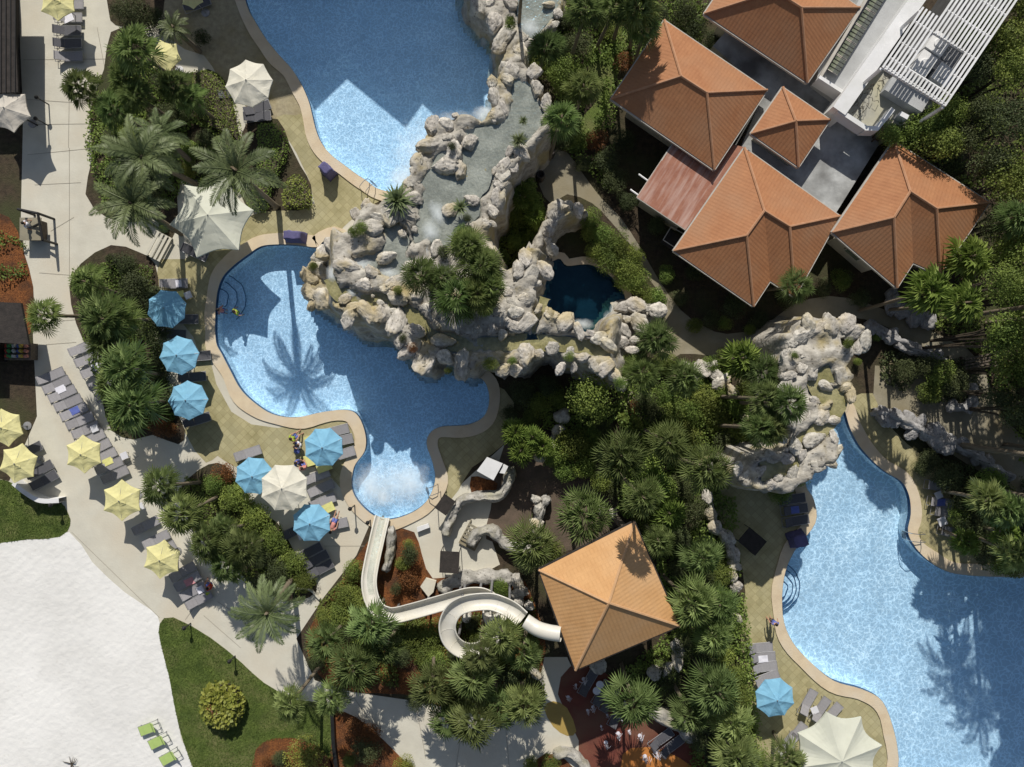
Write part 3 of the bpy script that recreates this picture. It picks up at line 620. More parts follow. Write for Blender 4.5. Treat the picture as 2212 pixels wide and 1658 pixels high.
# ---------------------------------------------------------------- buildings
def roof_mesh(name, V, F, m, parent, thick=.12):
    """V: dict key->(u,v,z); F: lists of keys, first edge = eave"""
    mb = MB(); P = {k: W(*p) for k, p in V.items()}
    for f in F:
        pts = [P[k] for k in f]; e = (pts[1] - pts[0]).normalized()
        nrm = (pts[1] - pts[0]).cross(pts[-1] - pts[0]).normalized()
        if nrm.z < 0: nrm = -nrm
        up = nrm.cross(e)
        if up.z < 0: up = -up
        o = len(mb.v); mb.v += [tuple(p) for p in pts]
        uvs = [((p - pts[0]).dot(e), (p - pts[0]).dot(up)) for p in pts]
        idx = list(range(len(pts)))
        a = (pts[1] - pts[0]).cross(pts[2] - pts[0]).z
        if a < 0: idx.reverse()
        mb.uv[len(mb.f)] = [uvs[i] for i in idx]
        mb.f.append(tuple(o + i for i in idx)); mb.mi.append(0)
    return obj(name, mb, m, parent)
def ridges(V, E, m, parent, r=.09):
    for a, b in E:
        mb = MB(); mb.tube([W(*V[a]) + Vector((0, 0, .02)), W(*V[b]) + Vector((0, 0, .02))], r, 6)
        obj('ridge_cap', mb, m, parent)
def eaves(V, loop, parent, m=None, r=(.16, .20)):
    pts = [W(*V[k]) for k in loop]
    for i in range(len(pts)):
        a, b = pts[i], pts[(i + 1) % len(pts)]
        dd = b - a; L = dd.length; mid = (a + b) / 2 - Vector((0, 0, .14))
        ax = Matrix((dd.normalized(), Vector((-dd.y, dd.x, 0)).normalized(), Vector((0, 0, 1)))).transposed()
        mb = MB(); mb.box(mid, (L + .02 - .004 * i, r[0] - .001 * i, r[1] - .003 * i), ax=ax); obj('fascia', mb, m or M_trim, parent)
def inset_walls(V, loop, parent, inset, z0, z1, m):
    pts = [W2(*V[k]) for k in loop]
    if area(pts) < 0: pts = pts[::-1]
    q = []
    n = len(pts)
    for i in range(n):
        a, b, c = Vector(pts[i - 1]), Vector(pts[i]), Vector(pts[(i + 1) % n])
        t1, t2 = (b - a).normalized(), (c - b).normalized()
        n1, n2 = Vector((-t1.y, t1.x)), Vector((-t2.y, t2.x)); bis = (n1 + n2)
        k = inset / max(.3, (1 + n1.dot(n2)) / 1); q.append(tuple(b + bis * k))
    mb = MB(); mb.prism(q, z0, z1); return obj('wall', mb, m, parent), q
def windows_on(q, parent, z, every=2.4, sz=(1.1, 1.5)):
    cnt = 0
    for i in range(len(q)):
        a, b = Vector((*q[i], 0)), Vector((*q[(i + 1) % len(q)], 0)); L = (b - a).length
        k = int(L / every); t = (b - a).normalized(); nn = Vector((t.y, -t.x, 0))
        for j in range(k):
            c = a + t * (L * (j + .5) / k) + nn * .03 + Vector((0, 0, z))
            ax = Matrix((t, nn, Vector((0, 0, 1)))).transposed()
            f = MB(); f.box(c, (sz[0] + .16, .10, sz[1] + .16), ax=ax); fo = obj('window', f, M_trim, parent)
            p = MB(); p.box(c + nn * .04, (sz[0], .06, sz[1]), ax=ax); obj('pane', p, M_glass, fo)
def house(name, label, V, F, RE, loop, m=M_tile, rm=M_ridge, z_wall=None, inset=1.1, cat='building', group=None, base=0, walls=True):
    c = sum((W(*V[k]) for k in loop), Vector()) / len(loop)
    r = empty(name, (0, 0, 0)); tag(r, label, cat, group)
    roof_mesh('roof', V, F, m, r); ridges(V, RE, rm, r); eaves(V, loop, r)
    if walls:
        w, q = inset_walls(V, loop, r, inset, base, V[loop[0]][2] - .1, M_wall)
        if base == 0: windows_on(q, r, base + 1.9)
    return r
ZE, ZR = 4.0, 5.7
VB = dict(W=(1320, 214, ZE), N=(1435, 44, ZE), E=(1657, 195, ZE), S=(1543, 367, ZE), a=(1471, 165, ZR), b=(1527, 201, ZR))
FB = [['W', 'N', 'a'], ['N', 'E', 'b', 'a'], ['E', 'S', 'b'], ['S', 'W', 'a', 'b']]
RB = [('W', 'a'), ('N', 'a'), ('a', 'b'), ('E', 'b'), ('S', 'b')]
house('tiled_roof_building', 'terracotta hip roofed building left of the small pyramid roof, palm shadows on its corner', VB, FB, RB, 'WNES')
VA = dict(W=(1521, 30, ZE + .6), N=(1634, -140, ZE + .6), E=(1857, 17, ZE + .6), S=(1744, 179, ZE + .6), a=(1675, -19, ZR + .8), b=(1731, 17, ZR + .8))
house('tiled_roof_building', 'brownish terracotta hip roofed building cut off by the top edge beside the skylight', VA, FB, RB, 'WNES')
VC = dict(W=(1622, 289, 4.6), N=(1691, 189, 4.6), E=(1793, 259, 4.6), S=(1725, 361, 4.6), a=(1719, 262, 5.7))
house('pyramid_roof_building', 'small square pyramid tiled roof with white edges in the middle of the grey terrace', VC, [['W', 'N', 'a'], ['N', 'E', 'a'], ['E', 'S', 'a'], ['S', 'W', 'a']], [('W', 'a'), ('N', 'a'), ('E', 'a'), ('S', 'a')], 'WNES', inset=.4, base=3)
FE = [['W', 'N', 'A', 'p'], ['N', 'E', 'q', 'A'], ['E', 'T', 'q'], ['T', 'K', 'A', 'q'], ['K', 'S', 'p', 'A'], ['S', 'W', 'p']]
RE_ = [('N', 'A'), ('A', 'p'), ('A', 'q'), ('p', 'W'), ('p', 'S'), ('q', 'E'), ('q', 'T')]
VE = dict(W=(1455, 542, ZE), N=(1608, 320, ZE), E=(1814, 467, ZE), T=(1717, 642, ZE), K=(1664, 607, ZE), S=(1628, 662, ZE), A=(1651, 456, ZR), p=(1613, 509, ZR), q=(1706, 490, ZR))
VF = dict(W=(1798, 502, ZE + .35), N=(1931, 305, ZE + .35), E=(2138, 438, ZE + .35), T=(2031, 594, ZE + .35), K=(1973, 568, ZE + .35), S=(1938, 622, ZE + .35), A=(1966, 414, ZR + .4), p=(1931, 470, ZR + .4), q=(2023, 451, ZR + .4))
house('tiled_roof_building', 'largest terracotta roofed building, L shaped, with a fan palm at its lowest corner', VE, FE, RE_, 'WNETKS')
house('tiled_roof_building', 'right hand terracotta roofed building with two pointed corners, shaded by trees', VF, FE, RE_, 'WNETKS')
ZG = 7.0
VG = dict(W=(1164, 1232, ZG), N=(1370, 1128, ZG), E=(1468, 1353, ZG), S=(1243, 1448, ZG), a=(1315, 1303, ZG + 1.9))
pav = empty('pavilion', (0, 0, 0)); tag(pav, 'square orange tiled pyramid roofed slide tower pavilion above the rocks', 'pavilion')
roof_mesh('roof', VG, [['W', 'N', 'a'], ['N', 'E', 'a'], ['E', 'S', 'a'], ['S', 'W', 'a']], M_tile2, pav); ridges(VG, [('W', 'a'), ('N', 'a'), ('E', 'a'), ('S', 'a')], M_ridge2, pav); eaves(VG, 'WNES', pav, M_darkwood)
for k in 'WNES':
    a = W(*VG[k]); c = W(1315, 1290, ZG); p = a.lerp(c, .18); mb = MB(); mb.box((p.x, p.y, ZG / 2 - .1), (.35, .35, ZG - .2)); obj('post', mb, M_wood, pav)
mb = MB(); cen = W(1315, 1290, ZG); ax = Matrix.Rotation(R(25), 3, 'Z'); mb.box((cen.x, cen.y, 4.6), (5.4, 5.4, .3), ax=ax); obj('platform', mb, M_wood, pav)
# flat red roof
fr = empty('flat_roof_annex', (0, 0, 0)); tag(fr, 'annex with faded flat red sheet roof below the upper tiled roof', 'building')
mb = MB(); q = [W(1451, 310, 3.4), W(1601, 330, 3.4), W(1481, 497, 3.4), W(1376, 427, 3.4)]
q = [W(1376, 427, 3.35), W(1481, 497, 3.35), W(1612, 318, 3.5), W(1470, 285, 3.5)]
mb.prism([(p.x, p.y) for p in q], 3.25, 3.4); obj('roof', mb, M_flatred, fr)
for a, b in ((q[0], q[1]), (q[3], q[0])):
    dd = b - a; mid = (a + b) / 2; ax = Matrix((dd.normalized(), Vector((-dd.y, dd.x, 0)).normalized(), Vector((0, 0, 1)))).transposed()
    mb = MB(); mb.box((mid.x, mid.y, 3.3), (dd.length, .09, .18), ax=ax); obj('fascia', mb, M_trim, fr)
mb = MB(); c = (q[0] + q[1] + q[2] + q[3]) / 4; mb.prism([(c.x + (p.x - c.x) * .82, c.y + (p.y - c.y) * .82) for p in q], 0, 3.2); obj('wall', mb, M_wall, fr)
for (u, v) in ((1380, 377), (1362, 410)):
    mb = MB(); a = W(u, v, 2.6); b = W(u + 25, v + 18, 3.0); mb.tube([a, b], .06, 6); obj('drain_pipe', mb, M_wwhite, fr)
# small side platform at the annex
sp = empty('service_platform', (0, 0, 0)); tag(sp, 'dark railed service platform beside the flat red roof corner', 'platform')
mb = MB(); qq = [W(1428, 548 - 25, 1.2), W(1445, 495, 1.2), W(1480, 515, 1.2), W(1462, 545, 1.2)]
mb.prism([(p.x, p.y) for p in qq[::-1]], .9, 1.1); obj('floor', mb, M_darkwood, sp)
for i in range(4):
    mb = MB(); mb.tube([Vector((qq[i].x, qq[i].y, 1.9)), Vector((qq[(i + 1) % 4].x, qq[(i + 1) % 4].y, 1.9))], .035, 6); obj('rail', mb, M_trim, sp)
# grey service terrace between the roofs
st = empty('service_wing', (0, 0, 0)); tag(st, 'grey weathered flat roofed wing linking the tiled roofs', 'building')
def prism_app(pts, z0, z1, z=None):
    p = [W2(u, v, z if z is not None else z1) for u, v in pts]
    if area(p) < 0: p = p[::-1]
    mb = MB(); mb.prism(p, z0, z1); return mb
obj('roof', prism_app([(1540, 100), (1575, 60), (1765, 170), (1815, 235), (1900, 310), (1800, 470), (1640, 380), (1600, 320), (1650, 200)], .1, 3.0), M_flat, st)
# skylight wing
sk = empty('skylight_wing', (0, 0, 0)); tag(sk, 'long pale flat roof with a glazed skylight strip running to the top edge', 'building')
obj('roof', prism_app([(1768, 150), (1890, -60), (2040, -60), (1830, 215), (1810, 205), (1765, 172)], 0, 4.2), M_walk, sk)
def strip(a, b, w, z0, z1, name, m, parent):
    a3, b3 = W(a[0], a[1], z1), W(b[0], b[1], z1); dd = b3 - a3; dd.z = 0
    ax = Matrix((dd.normalized(), Vector((-dd.y, dd.x, 0)).normalized(), Vector((0, 0, 1)))).transposed()
    mid = (a3 + b3) / 2; mb = MB(); mb.box((mid.x, mid.y, (z0 + z1) / 2), (dd.length, w, z1 - z0), ax=ax); return obj(name, mb, m, parent)
strip((1813, 240), (2020, -55), .95, 0, 5.3, 'parapet', M_wwhite, sk)
strip((1773, 166), (1895, -40), .18, 4.2, 4.6, 'parapet', M_trim, sk)
strip((1770, 166), (1838, 210), .22, 3.5, 4.65, 'parapet', M_wwhite, sk)
for k in range(6):
    t0, t1 = k / 6, (k + .93) / 6
    A = Vector((1788, 150)); B = Vector((1912, -50)); off = Vector((21, 13))
    a, b = A.lerp(B, t0), A.lerp(B, t1); a2, b2 = a + off, b + off; m1, m2 = (a + a2) / 2, (b + b2) / 2
    mb = MB(); P = [W(a.x, a.y, 4.4), W(b.x, b.y, 4.4), W(m2.x, m2.y, 5.1), W(m1.x, m1.y, 5.1), W(a2.x, a2.y, 4.4), W(b2.x, b2.y, 4.4)]
    mb.add(P, [(0, 3, 2, 1), (3, 4, 5, 2), (0, 4, 3), (1, 2, 5)]); obj('skylight', mb, M_glass, sk)
    for s in (0, 1, 2, 3, 4):
        tt = s / 4; x, y = a.lerp(b, tt), m1.lerp(m2, tt); z_ = a2.lerp(b2, tt)
        mb = MB(); mb.tube([W(x.x, x.y, 4.42), W(y.x, y.y, 5.13), W(z_.x, z_.y, 4.42)], .028, 4); obj('glazing_bar', mb, M_trim if s in (0, 4) else M_black, sk)
# terrace with white parapet
tr = empty('roof_terrace', (0, 0, 0)); tag(tr, 'pale roof terrace with white parapet and dry vines below the white pergola', 'terrace')
obj('floor', prism_app([(1822, 238), (1915, 120), (2035, 220), (1985, 245), (1945, 285), (1895, 275), (1866, 272)], 0, 4.5), M_deckrf, tr)
for a, b in (((1812, 238), (1870, 276)), ((1868, 277), (1897, 278)), ((1893, 280), (1930, 235)), ((1945, 245), (1962, 254))):
    strip(a, b,   .30, 4.2, 5.2 + rnd.random() * .02, 'parapet', M_wwhite, tr)
strip((1920, 180), (2000, 228), 1.0, 4.4, 5.2, 'low_wall', M_walk, tr)
vb = MB()
for i in range(60):
    u, v = 1880 + rnd.uniform(-30, 60), 215 - rnd.uniform(-40, 50)
    if abs((u - 1880) * .8 + (v - 215)) > 30: continue
    a = W(u, v, 4.6); b = a + Vector((rnd.uniform(-.5, .5), rnd.uniform(-.6, .6), .2)); vb.tube([a, (a + b) / 2 + Vector((0, 0, .25)), b], .018, 4)
tag(obj('dry_vine', vb, M_branch), 'bare brown vine tangled over the pale roof terrace', 'vine')
# pergola
pg = empty('white_pergola', (0, 0, 0)); tag(pg, 'large white slatted rooftop pergola with a square opening around machinery', 'pergola')
A, B = Vector((1906, 147)), Vector((2040, 230)); D = Vector((2194, 2)) - Vector((2040, 230)); ZP = 7.6
D = D * 1.3
nsl = 19
hole_c = (1972, 1558)
def pgpt(s, t, z=ZP): p = A.lerp(B, s) + D * t; return W(p.x, p.y, z)
for i in range(nsl):
    s = i / (nsl - 1)
    segs = [(0 if s > .42 or True else 0, 1)]
    if .30 < s < .83: segs = [(0, .075), (.34, 1)]
    if s <= .30: segs = [(0, .44)] if s < .27 else [(0, 1)]
    for t0, t1 in segs:
        a, b = pgpt(s, t0), pgpt(s, t1); dd = b - a
        ax = Matrix((dd.normalized(), Vector((-dd.y, dd.x, 0)).normalized(), Vector((0, 0, 1)))).transposed()
        mb = MB(); mb.box((a + b) / 2, (dd.length, .115, .12), ax=ax); obj('slat', mb, M_wwhite, pg)
for t in (.0, .015, .075, .19, .34, .50, .66, .82, .97):
    s0, s1 = 0, 1
    a, b = pgpt(0 if t < .45 else .27, t, ZP - .13), pgpt(1, t, ZP - .13)
    if t == .19:
        for aa, bb in ((pgpt(0, t, ZP - .13), pgpt(.3, t, ZP - .13)), (pgpt(.83, t, ZP - .13), b)):
            mb = MB(); mb.tube([aa, bb], .07, 6); obj('cross_beam', mb, M_wwhite, pg)
        continue
    mb = MB(); mb.tube([a, b], .08, 6); obj('cross_beam', mb, M_wwhite, pg)
for s, t in ((0, 0), (1, 0), (.3, .34), (1, .5), (0, .42), (1, .97), (.3, .97)):
    p = pgpt(s, t); mb = MB(); mb.box((p.x, p.y, 6.2), (.16, .16, 2.5)); obj('post', mb, M_wwhite, pg)
bw = empty('plant_room', (0, 0, 0)); tag(bw, 'white walled plant room under the slatted pergola with dark machine well', 'building')
qs = [pgpt(.04, .01, 4.8), pgpt(.97, .01, 4.8), pgpt(.97, 1, 4.8), pgpt(.3, 1, 4.8), pgpt(.3, .42, 4.8), pgpt(.04, .4, 4.8)]
mb = MB(); pl = [(p.x, p.y) for p in qs]; mb.prism(pl if area(pl) > 0 else pl[::-1], 0, 4.8); obj('roof', mb, mat('dark_plant_roof', (.09, .09, .09), (.05, .05, .05), 1.2, .9), bw)
for (s, t, w, d, h, m, nm) in ((.42, .12, 1.5, 1.1, 1.0, M_wwhite, 'air_conditioner'), (.42, .26, 1.3, 1.2, 1.1, M_wwhite, 'air_conditioner'), (.72, .13, 1.2, 1.1, .9, M_wwhite, 'air_conditioner'), (.62, .24, 2.2, 1.9, .7, M_frame, 'air_conditioner')):
    p = pgpt(s, t, 5.2); an = math.atan2(228, 154)
    mb = MB(); mb.box((p.x, p.y, 4.8 + h / 2), (w, d, h), rz=an); mb.lathe([(.3, 0), (.32, .06), (.26, .08), (.02, .05)], (p.x, p.y, 4.8 + h), 14)
    o = obj('air_conditioner', mb, m); reg(o, 'boxy rooftop air conditioning unit', 'air conditioner', *[p.x * S * 1.1 + 1106, 829 - p.y * S * 1.1], 'units in the pergola opening')
# hotel north of the frame: it throws the big gabled shadow over the top of the grounds
ht = empty('hotel_block', (0, 0, 0)); tag(ht, 'tall gable roofed hotel block standing just past the top edge of the photo', 'hotel')
ct = 1 / math.tan(R(SUN_EL)); sxs = math.tan(R(SUN_AZ))
def caster(u, v, h):      # ground plan point whose height h throws shadow tip on ground plan point (u,v)
    x, y = (u - 1106) / S, (829 - v) / S
    return x + sxs * h * ct, y + h * ct
prof = [(335, 30, 16), (360, 140, 14), (440, 150, 14), (500, 205, 12.7), (560, 225, 12.7), (640, 205, 12.7), (738, 110, 15.8), (868, 218, 12.5), (905, 165, 14.5), (975, 235, 12.5), (1042, 215, 12.5)]
hy = caster(700, 200, 13)[1]
top = []
for u, v, _ in prof:
    y_t = (829 - v) / S; h = (hy - y_t) / ct; top.append(((u - 1106) / S + sxs * h * ct, h))
mb = MB(); n = len(top)
for yy in (hy, hy + 14):
    mb.v += [(x, yy, 0) for x, h in top] + [(x, yy, h) for x, h in top]
for i in range(n - 1):
    mb.f += [(i, i + 1, n + i + 1, n + i), (2 * n + i + 1, 2 * n + i, 3 * n + i, 3 * n + i + 1), (n + i, n + i + 1, 3 * n + i + 1, 3 * n + i)]; mb.mi += [0] * 3
mb.f += [(0, n, 3 * n, 2 * n), (n - 1, 3 * n - 1, 4 * n - 1, 2 * n - 1)]; mb.mi += [0, 0]
obj('wall', mb, M_wall, ht)
for r_ in range(3):
    for i in range(6):
        x = top[0][0] + (top[-1][0] - top[0][0]) * (i + .5) / 6
        mb = MB(); mb.box((x, hy - .03, 2 + r_ * 3.3), (1.5, .1, 1.6)); f = obj('window', mb, M_trim, ht)
        mb = MB(); mb.box((x, hy - .07, 2 + r_ * 3.3), (1.3, .1, 1.4)); obj('pane', mb, M_glass, f)

# left edge structures
dk = empty('plank_roof_bar', (0, 0, 0)); tag(dk, 'dark plank roofed beach bar cut off by the left edge at top', 'bar')
obj('roof', prism_app([(-80, -60), (34, -60), (36, 100), (40, 200), (-80, 205)], 2.6, 2.75, 2.7), M_darkwood, dk)
for k in range(9):
    u = -50 + k * 10.2
    mb = MB(); a, b = W(u, -50, 2.78), W(u + 3, 202, 2.78); mb.box((a + b) / 2, (.05, (a - b).length, .06), rz=0); obj('roof_batten', mb, M_black, dk)
obj('wall', prism_app([(-80, -60), (20, -60), (25, 195), (-80, 195)], 0, 2.5, 1), M_darkwood, dk)
kq = empty('market_kiosk', (0, 0, 0)); tag(kq, 'dark kiosk roof at the left edge with an open front of goods', 'kiosk')
obj('roof', prism_app([(-80, 650), (45, 655), (62, 745), (-80, 735)], 2.3, 2.5), M_darkwood, kq)
obj('counter', prism_app([(10, 742), (66, 742), (66, 778), (10, 778)], 0, .8), M_wood, kq)
obj('side_wall', prism_app([(-80, 655), (-5, 655), (-5, 782), (-80, 782)], 0, 2.2, 1), M_darkwood, kq)
cols = [(.5, .08, .05), (.08, .3, .1), (.6, .6, .55), (.1, .15, .4), (.6, .45, .1), (.55, .25, .2)]
for i in range(18):
    u, v = 16 + (i % 6) * 8.6, 748 + (i // 6) * 11
    cm = cols[(i * 7) % 6]; nm = 'goods_%d' % ((i * 7) % 6)
    m_ = MATS.get(nm) or mat(nm, cm)
    mb = MB(); p = W(u, v, .8); hh = .14 + .1 * ((i * 5) % 3); mb.box((p.x, p.y, .8 + hh / 2), (.20, .24, hh), rz=.1 * i); mb.box((p.x, p.y, .8 + hh + .02), (.14, .16, .04), rz=.1 * i)
    reg(obj('goods_box', mb, m_), ['red', 'green', 'white', 'blue', 'ochre', 'pink'][(i * 7) % 6] + ' goods box', 'box', u, v, 'goods on the kiosk counter')
# ---------------------------------------------------------------- foliage meshes
def fan_mesh(seed, nl=27, seg=14, wide=.021, bl=.56, droop=.42):
    r = random.Random(seed); mb = MB()
    for i in range(nl):
        az = i * 2.39996 + r.uniform(-.2, .2); q = (i + .5) / nl
        el = math.radians(76 - 98 * q + r.uniform(-10, 10))
        out = Vector((math.cos(az), math.sin(az), 0)); d = out * math.cos(el) + Vector((0, 0, math.sin(el)))
        pl = (.26 + .26 * q) * r.uniform(.75, 1.2)
        base = d * pl + Vector((0, 0, -.10 * q))
        side = Vector((-math.sin(az), math.cos(az), 0)); nrm = d.cross(side); nrm = -nrm if nrm.z < 0 else nrm
        tw = r.uniform(-.5, .5); side2 = (side * math.cos(tw) + nrm * math.sin(tw)); n2 = d.cross(side2)
        mb.add([Vector((0, 0, 0)) + side * .012, Vector((0, 0, 0)) - side * .012, base - side * .008, base + side * .008], [(0, 1, 2, 3)])
        for k in range(seg):
            a = math.radians(-98 + 196 * (k + .5) / seg) + r.uniform(-.05, .05)
            L = bl * (1 - .22 * abs(a) / 1.7) * r.uniform(.85, 1.08)
            dr = d * math.cos(a) + side2 * math.sin(a)
            perp = n2.cross(dr).normalized()
            m1 = base + dr * L * .55 + n2 * .02
            tip = base + dr * L * .96 + Vector((0, 0, -L * droop * (.35 + .5 * r.random())))
            w = wide * r.uniform(.8, 1.2)
            mb.add([base, m1 + perp * w + n2 * .012, tip, m1 - perp * w - n2 * .012], [(0, 1, 2), (0, 2, 3)])
    return mb.mesh('fan_crown_mesh', M_fan)
def date_mesh(seed, nf=19):
    r = random.Random(seed); mb = MB()
    for i in range(nf):
        az = i * 2.39996 + r.uniform(-.15, .15); q = (i + .5) / nf
        el0 = math.radians(66 - 62 * q + r.uniform(-6, 6)); L = r.uniform(.88, 1.05)
        out = Vector((math.cos(az), math.sin(az), 0)); side = Vector((-math.sin(az), math.cos(az), 0))
        pts = []; p = Vector((0, 0, 0)); e = el0; ns = 11
        for s in range(ns + 1):
            pts.append(p.copy()); dd = out * math.cos(e) + Vector((0, 0, math.sin(e))); p = p + dd * L / ns; e -= math.radians(7.0 + 2.5 * q)
        mb.tube(pts, [.016 * (1 - .8 * k / ns) for k in range(ns + 1)], 4, cap=False)
        nleaf = 38
        for k in range(3, nleaf):
            t = k / nleaf * ns; j = min(int(t), ns - 1); f = t - j; b = pts[j].lerp(pts[j + 1], f); dd = (pts[j + 1] - pts[j]).normalized()
            up = side.cross(dd); up = -up if up.z < 0 else up
            ll = .175 * math.sin(math.pi * min(1, (k / nleaf) * .86 + .12)) + .03
            for sg in (-1, 1):
                d2 = (side * sg * .72 + dd * .72 + up * r.uniform(-.05, .35)).normalized()
                tip = b + d2 * ll * r.uniform(.85, 1.1) + Vector((0, 0, -.03)); mid = b.lerp(tip, .5)
                mb.add([b, mid + dd * .015, tip, mid - dd * .015], [(0, 1, 2, 3)])
    return mb.mesh('feather_crown_mesh', M_date)
def bush_mesh(seed, m, n=2600, leaf=.07, asp=.45, flat=.75, lump=.28, up=.35):
    r = random.Random(seed); mb = MB()
    lobes = [(nrand(r) * .45, r.uniform(.45, .68)) for _ in range(9)] + [(Vector((0, 0, 0)), .6)]
    for i in range(n):
        c, rad = r.choice(lobes); d = nrand(r)
        if d.z < -.25: d.z = -d.z * .5
        p = c + d * rad * (r.uniform(.55, 1.0) ** .6)
        p.z = p.z * flat
        if p.z < -.5: continue
        nn = (d * .8 + nrand(r) * .8 + Vector((0, 0, up))).normalized()
        t = nn.cross(nrand(r)).normalized(); b = nn.cross(t)
        L = leaf * r.uniform(.6, 1.35); w = L * asp
        mb.add([p, p + t * L * .5 + b * w + nn * w * .25, p + t * L - nn * L * .15, p + t * L * .5 - b * w + nn * w * .25], [(0, 1, 2), (0, 2, 3)])
    return mb.mesh('foliage_mesh', m)
def spiky_mesh(seed, m, n=260, L=1.0, w=.035):
    r = random.Random(seed); mb = MB()
    for i in range(n):
        az = r.uniform(0, 6.283); el = math.radians(r.uniform(5, 85)); d = Vector((math.cos(az) * math.cos(el), math.sin(az) * math.cos(el), math.sin(el) * .7))
        s = Vector((-math.sin(az), math.cos(az), 0)); l = L * r.uniform(.7, 1.05)
        b = d * .05
        mb.add([b - s * w * .6, b + s * w * .6, d * l * .55 + s * w, d * l + Vector((0, 0, -.12 * l)), d * l * .55 - s * w], [(0, 1, 2, 4), (4, 2, 3)])
    return mb.mesh('spiky_mesh', m)
FANS = [fan_mesh(i) for i in range(7)]
FANS_B = [fan_mesh(20 + i, 22, 9, .055, .62, .6) for i in range(3)]
for me in FANS_B: me.materials[0] = M_lime_leaf
DATES = [date_mesh(40 + i) for i in range(4)]
BUSH = [bush_mesh(60 + i, M_bush) for i in range(4)]
BUSHD = [bush_mesh(70 + i, M_darkbush, 3200, .06) for i in range(3)]
BUSHL = [bush_mesh(80 + i, M_lime_leaf, 1700, .12, .4) for i in range(3)]
BUSHY = [bush_mesh(90, M_yelleaf, 2600, .06)]
BUSHR = [bush_mesh(95, M_rust, 1500, .09, .35)]
BUSHT = bush_mesh(88, M_bush, 9000, .11, .5)
AGAVE = [spiky_mesh(100, M_date, 110, 1, .045)]
CROTON = [spiky_mesh(101, M_yelleaf, 10)]
def trunk_mesh(seed):
    r = random.Random(seed); mb = MB(); ns = 14; bx, by = r.uniform(-.03, .03), r.uniform(-.03, .03)
    pts = [Vector((bx * math.sin(math.pi * k / ns), by * math.sin(math.pi * k / ns), k / ns)) for k in range(ns + 1)]
    mb.tube(pts, [1.25 if k == 0 else 1.0 + .08 * (k % 2) - .25 * k / ns for k in range(ns + 1)], 9)
    # radius is in local units; the object is scaled (r, r, length)
    mb.v = [(x if abs(x) > 50 else x, y, z) for x, y, z in mb.v]
    return mb.mesh('trunk_mesh', M_trunk, True)
TRUNKS = [trunk_mesh(i) for i in range(3)]
def make_trunk(base, top, r, parent, m=None):
    o = link('trunk', TRUNKS[rnd.randrange(3)]); dd = top - base
    # mesh radius ~1, bend small in the same units
    o.rotation_mode = 'QUATERNION'; o.rotation_quaternion = dd.to_track_quat('Z', 'Y'); o.scale = (r, r, dd.length)
    o.location = base; 
    if parent:
        o.parent = parent; o.location = base - parent.location
    return o
def terr_z(u, v): return 0
def palm(kind, u, v, rad, h, zb=0, desc=None, lean=None, tr=.13):
    top = W(u, v, zb + h)
    base = Vector((top.x + rnd.uniform(-.6, .6), top.y + rnd.uniform(-.6, .6), zb))
    if lean: base.x += lean[0]; base.y += lean[1]
    k = (H - zb - h) / H / S
    if kind == 'date': tr = .19
    nm = {'fan': 'fan_palm', 'broad': 'broadleaf_palm', 'date': 'feather_palm', 'agave': 'agave'}[kind]
    r = empty(nm, base)
    me = {'fan': FANS, 'broad': FANS_B, 'date': DATES, 'agave': AGAVE}[kind]; me = me[rnd.randrange(len(me))]
    s = rad * k * {'fan': 1.12, 'broad': 1.05, 'date': 1.12, 'agave': 1.05}[kind]
    c = link('crown', me, r); c.location = top - base; c.scale = (s, s, s * (.95 if kind != 'agave' else .8)); c.rotation_euler = (rnd.uniform(-.12, .12), rnd.uniform(-.12, .12), rnd.uniform(0, 6.28))
    if kind != 'agave':
        make_trunk(base - Vector((0, 0, .2)), top + Vector((0, 0, .05)), tr, r)
    desc = desc or {'fan': 'grey green fan palm', 'broad': 'bright broad leaved palm', 'date': 'large dark feather palm', 'agave': 'spiky rosette plant'}[kind]
    reg(r, desc, {'agave': 'plant'}.get(kind, 'palm tree'), u, v, {'fan': 'fan palms around the pools', 'broad': 'broad leaved palms', 'date': 'feather palms', 'agave': 'spiky plants in the rockwork'}[kind])
    return r
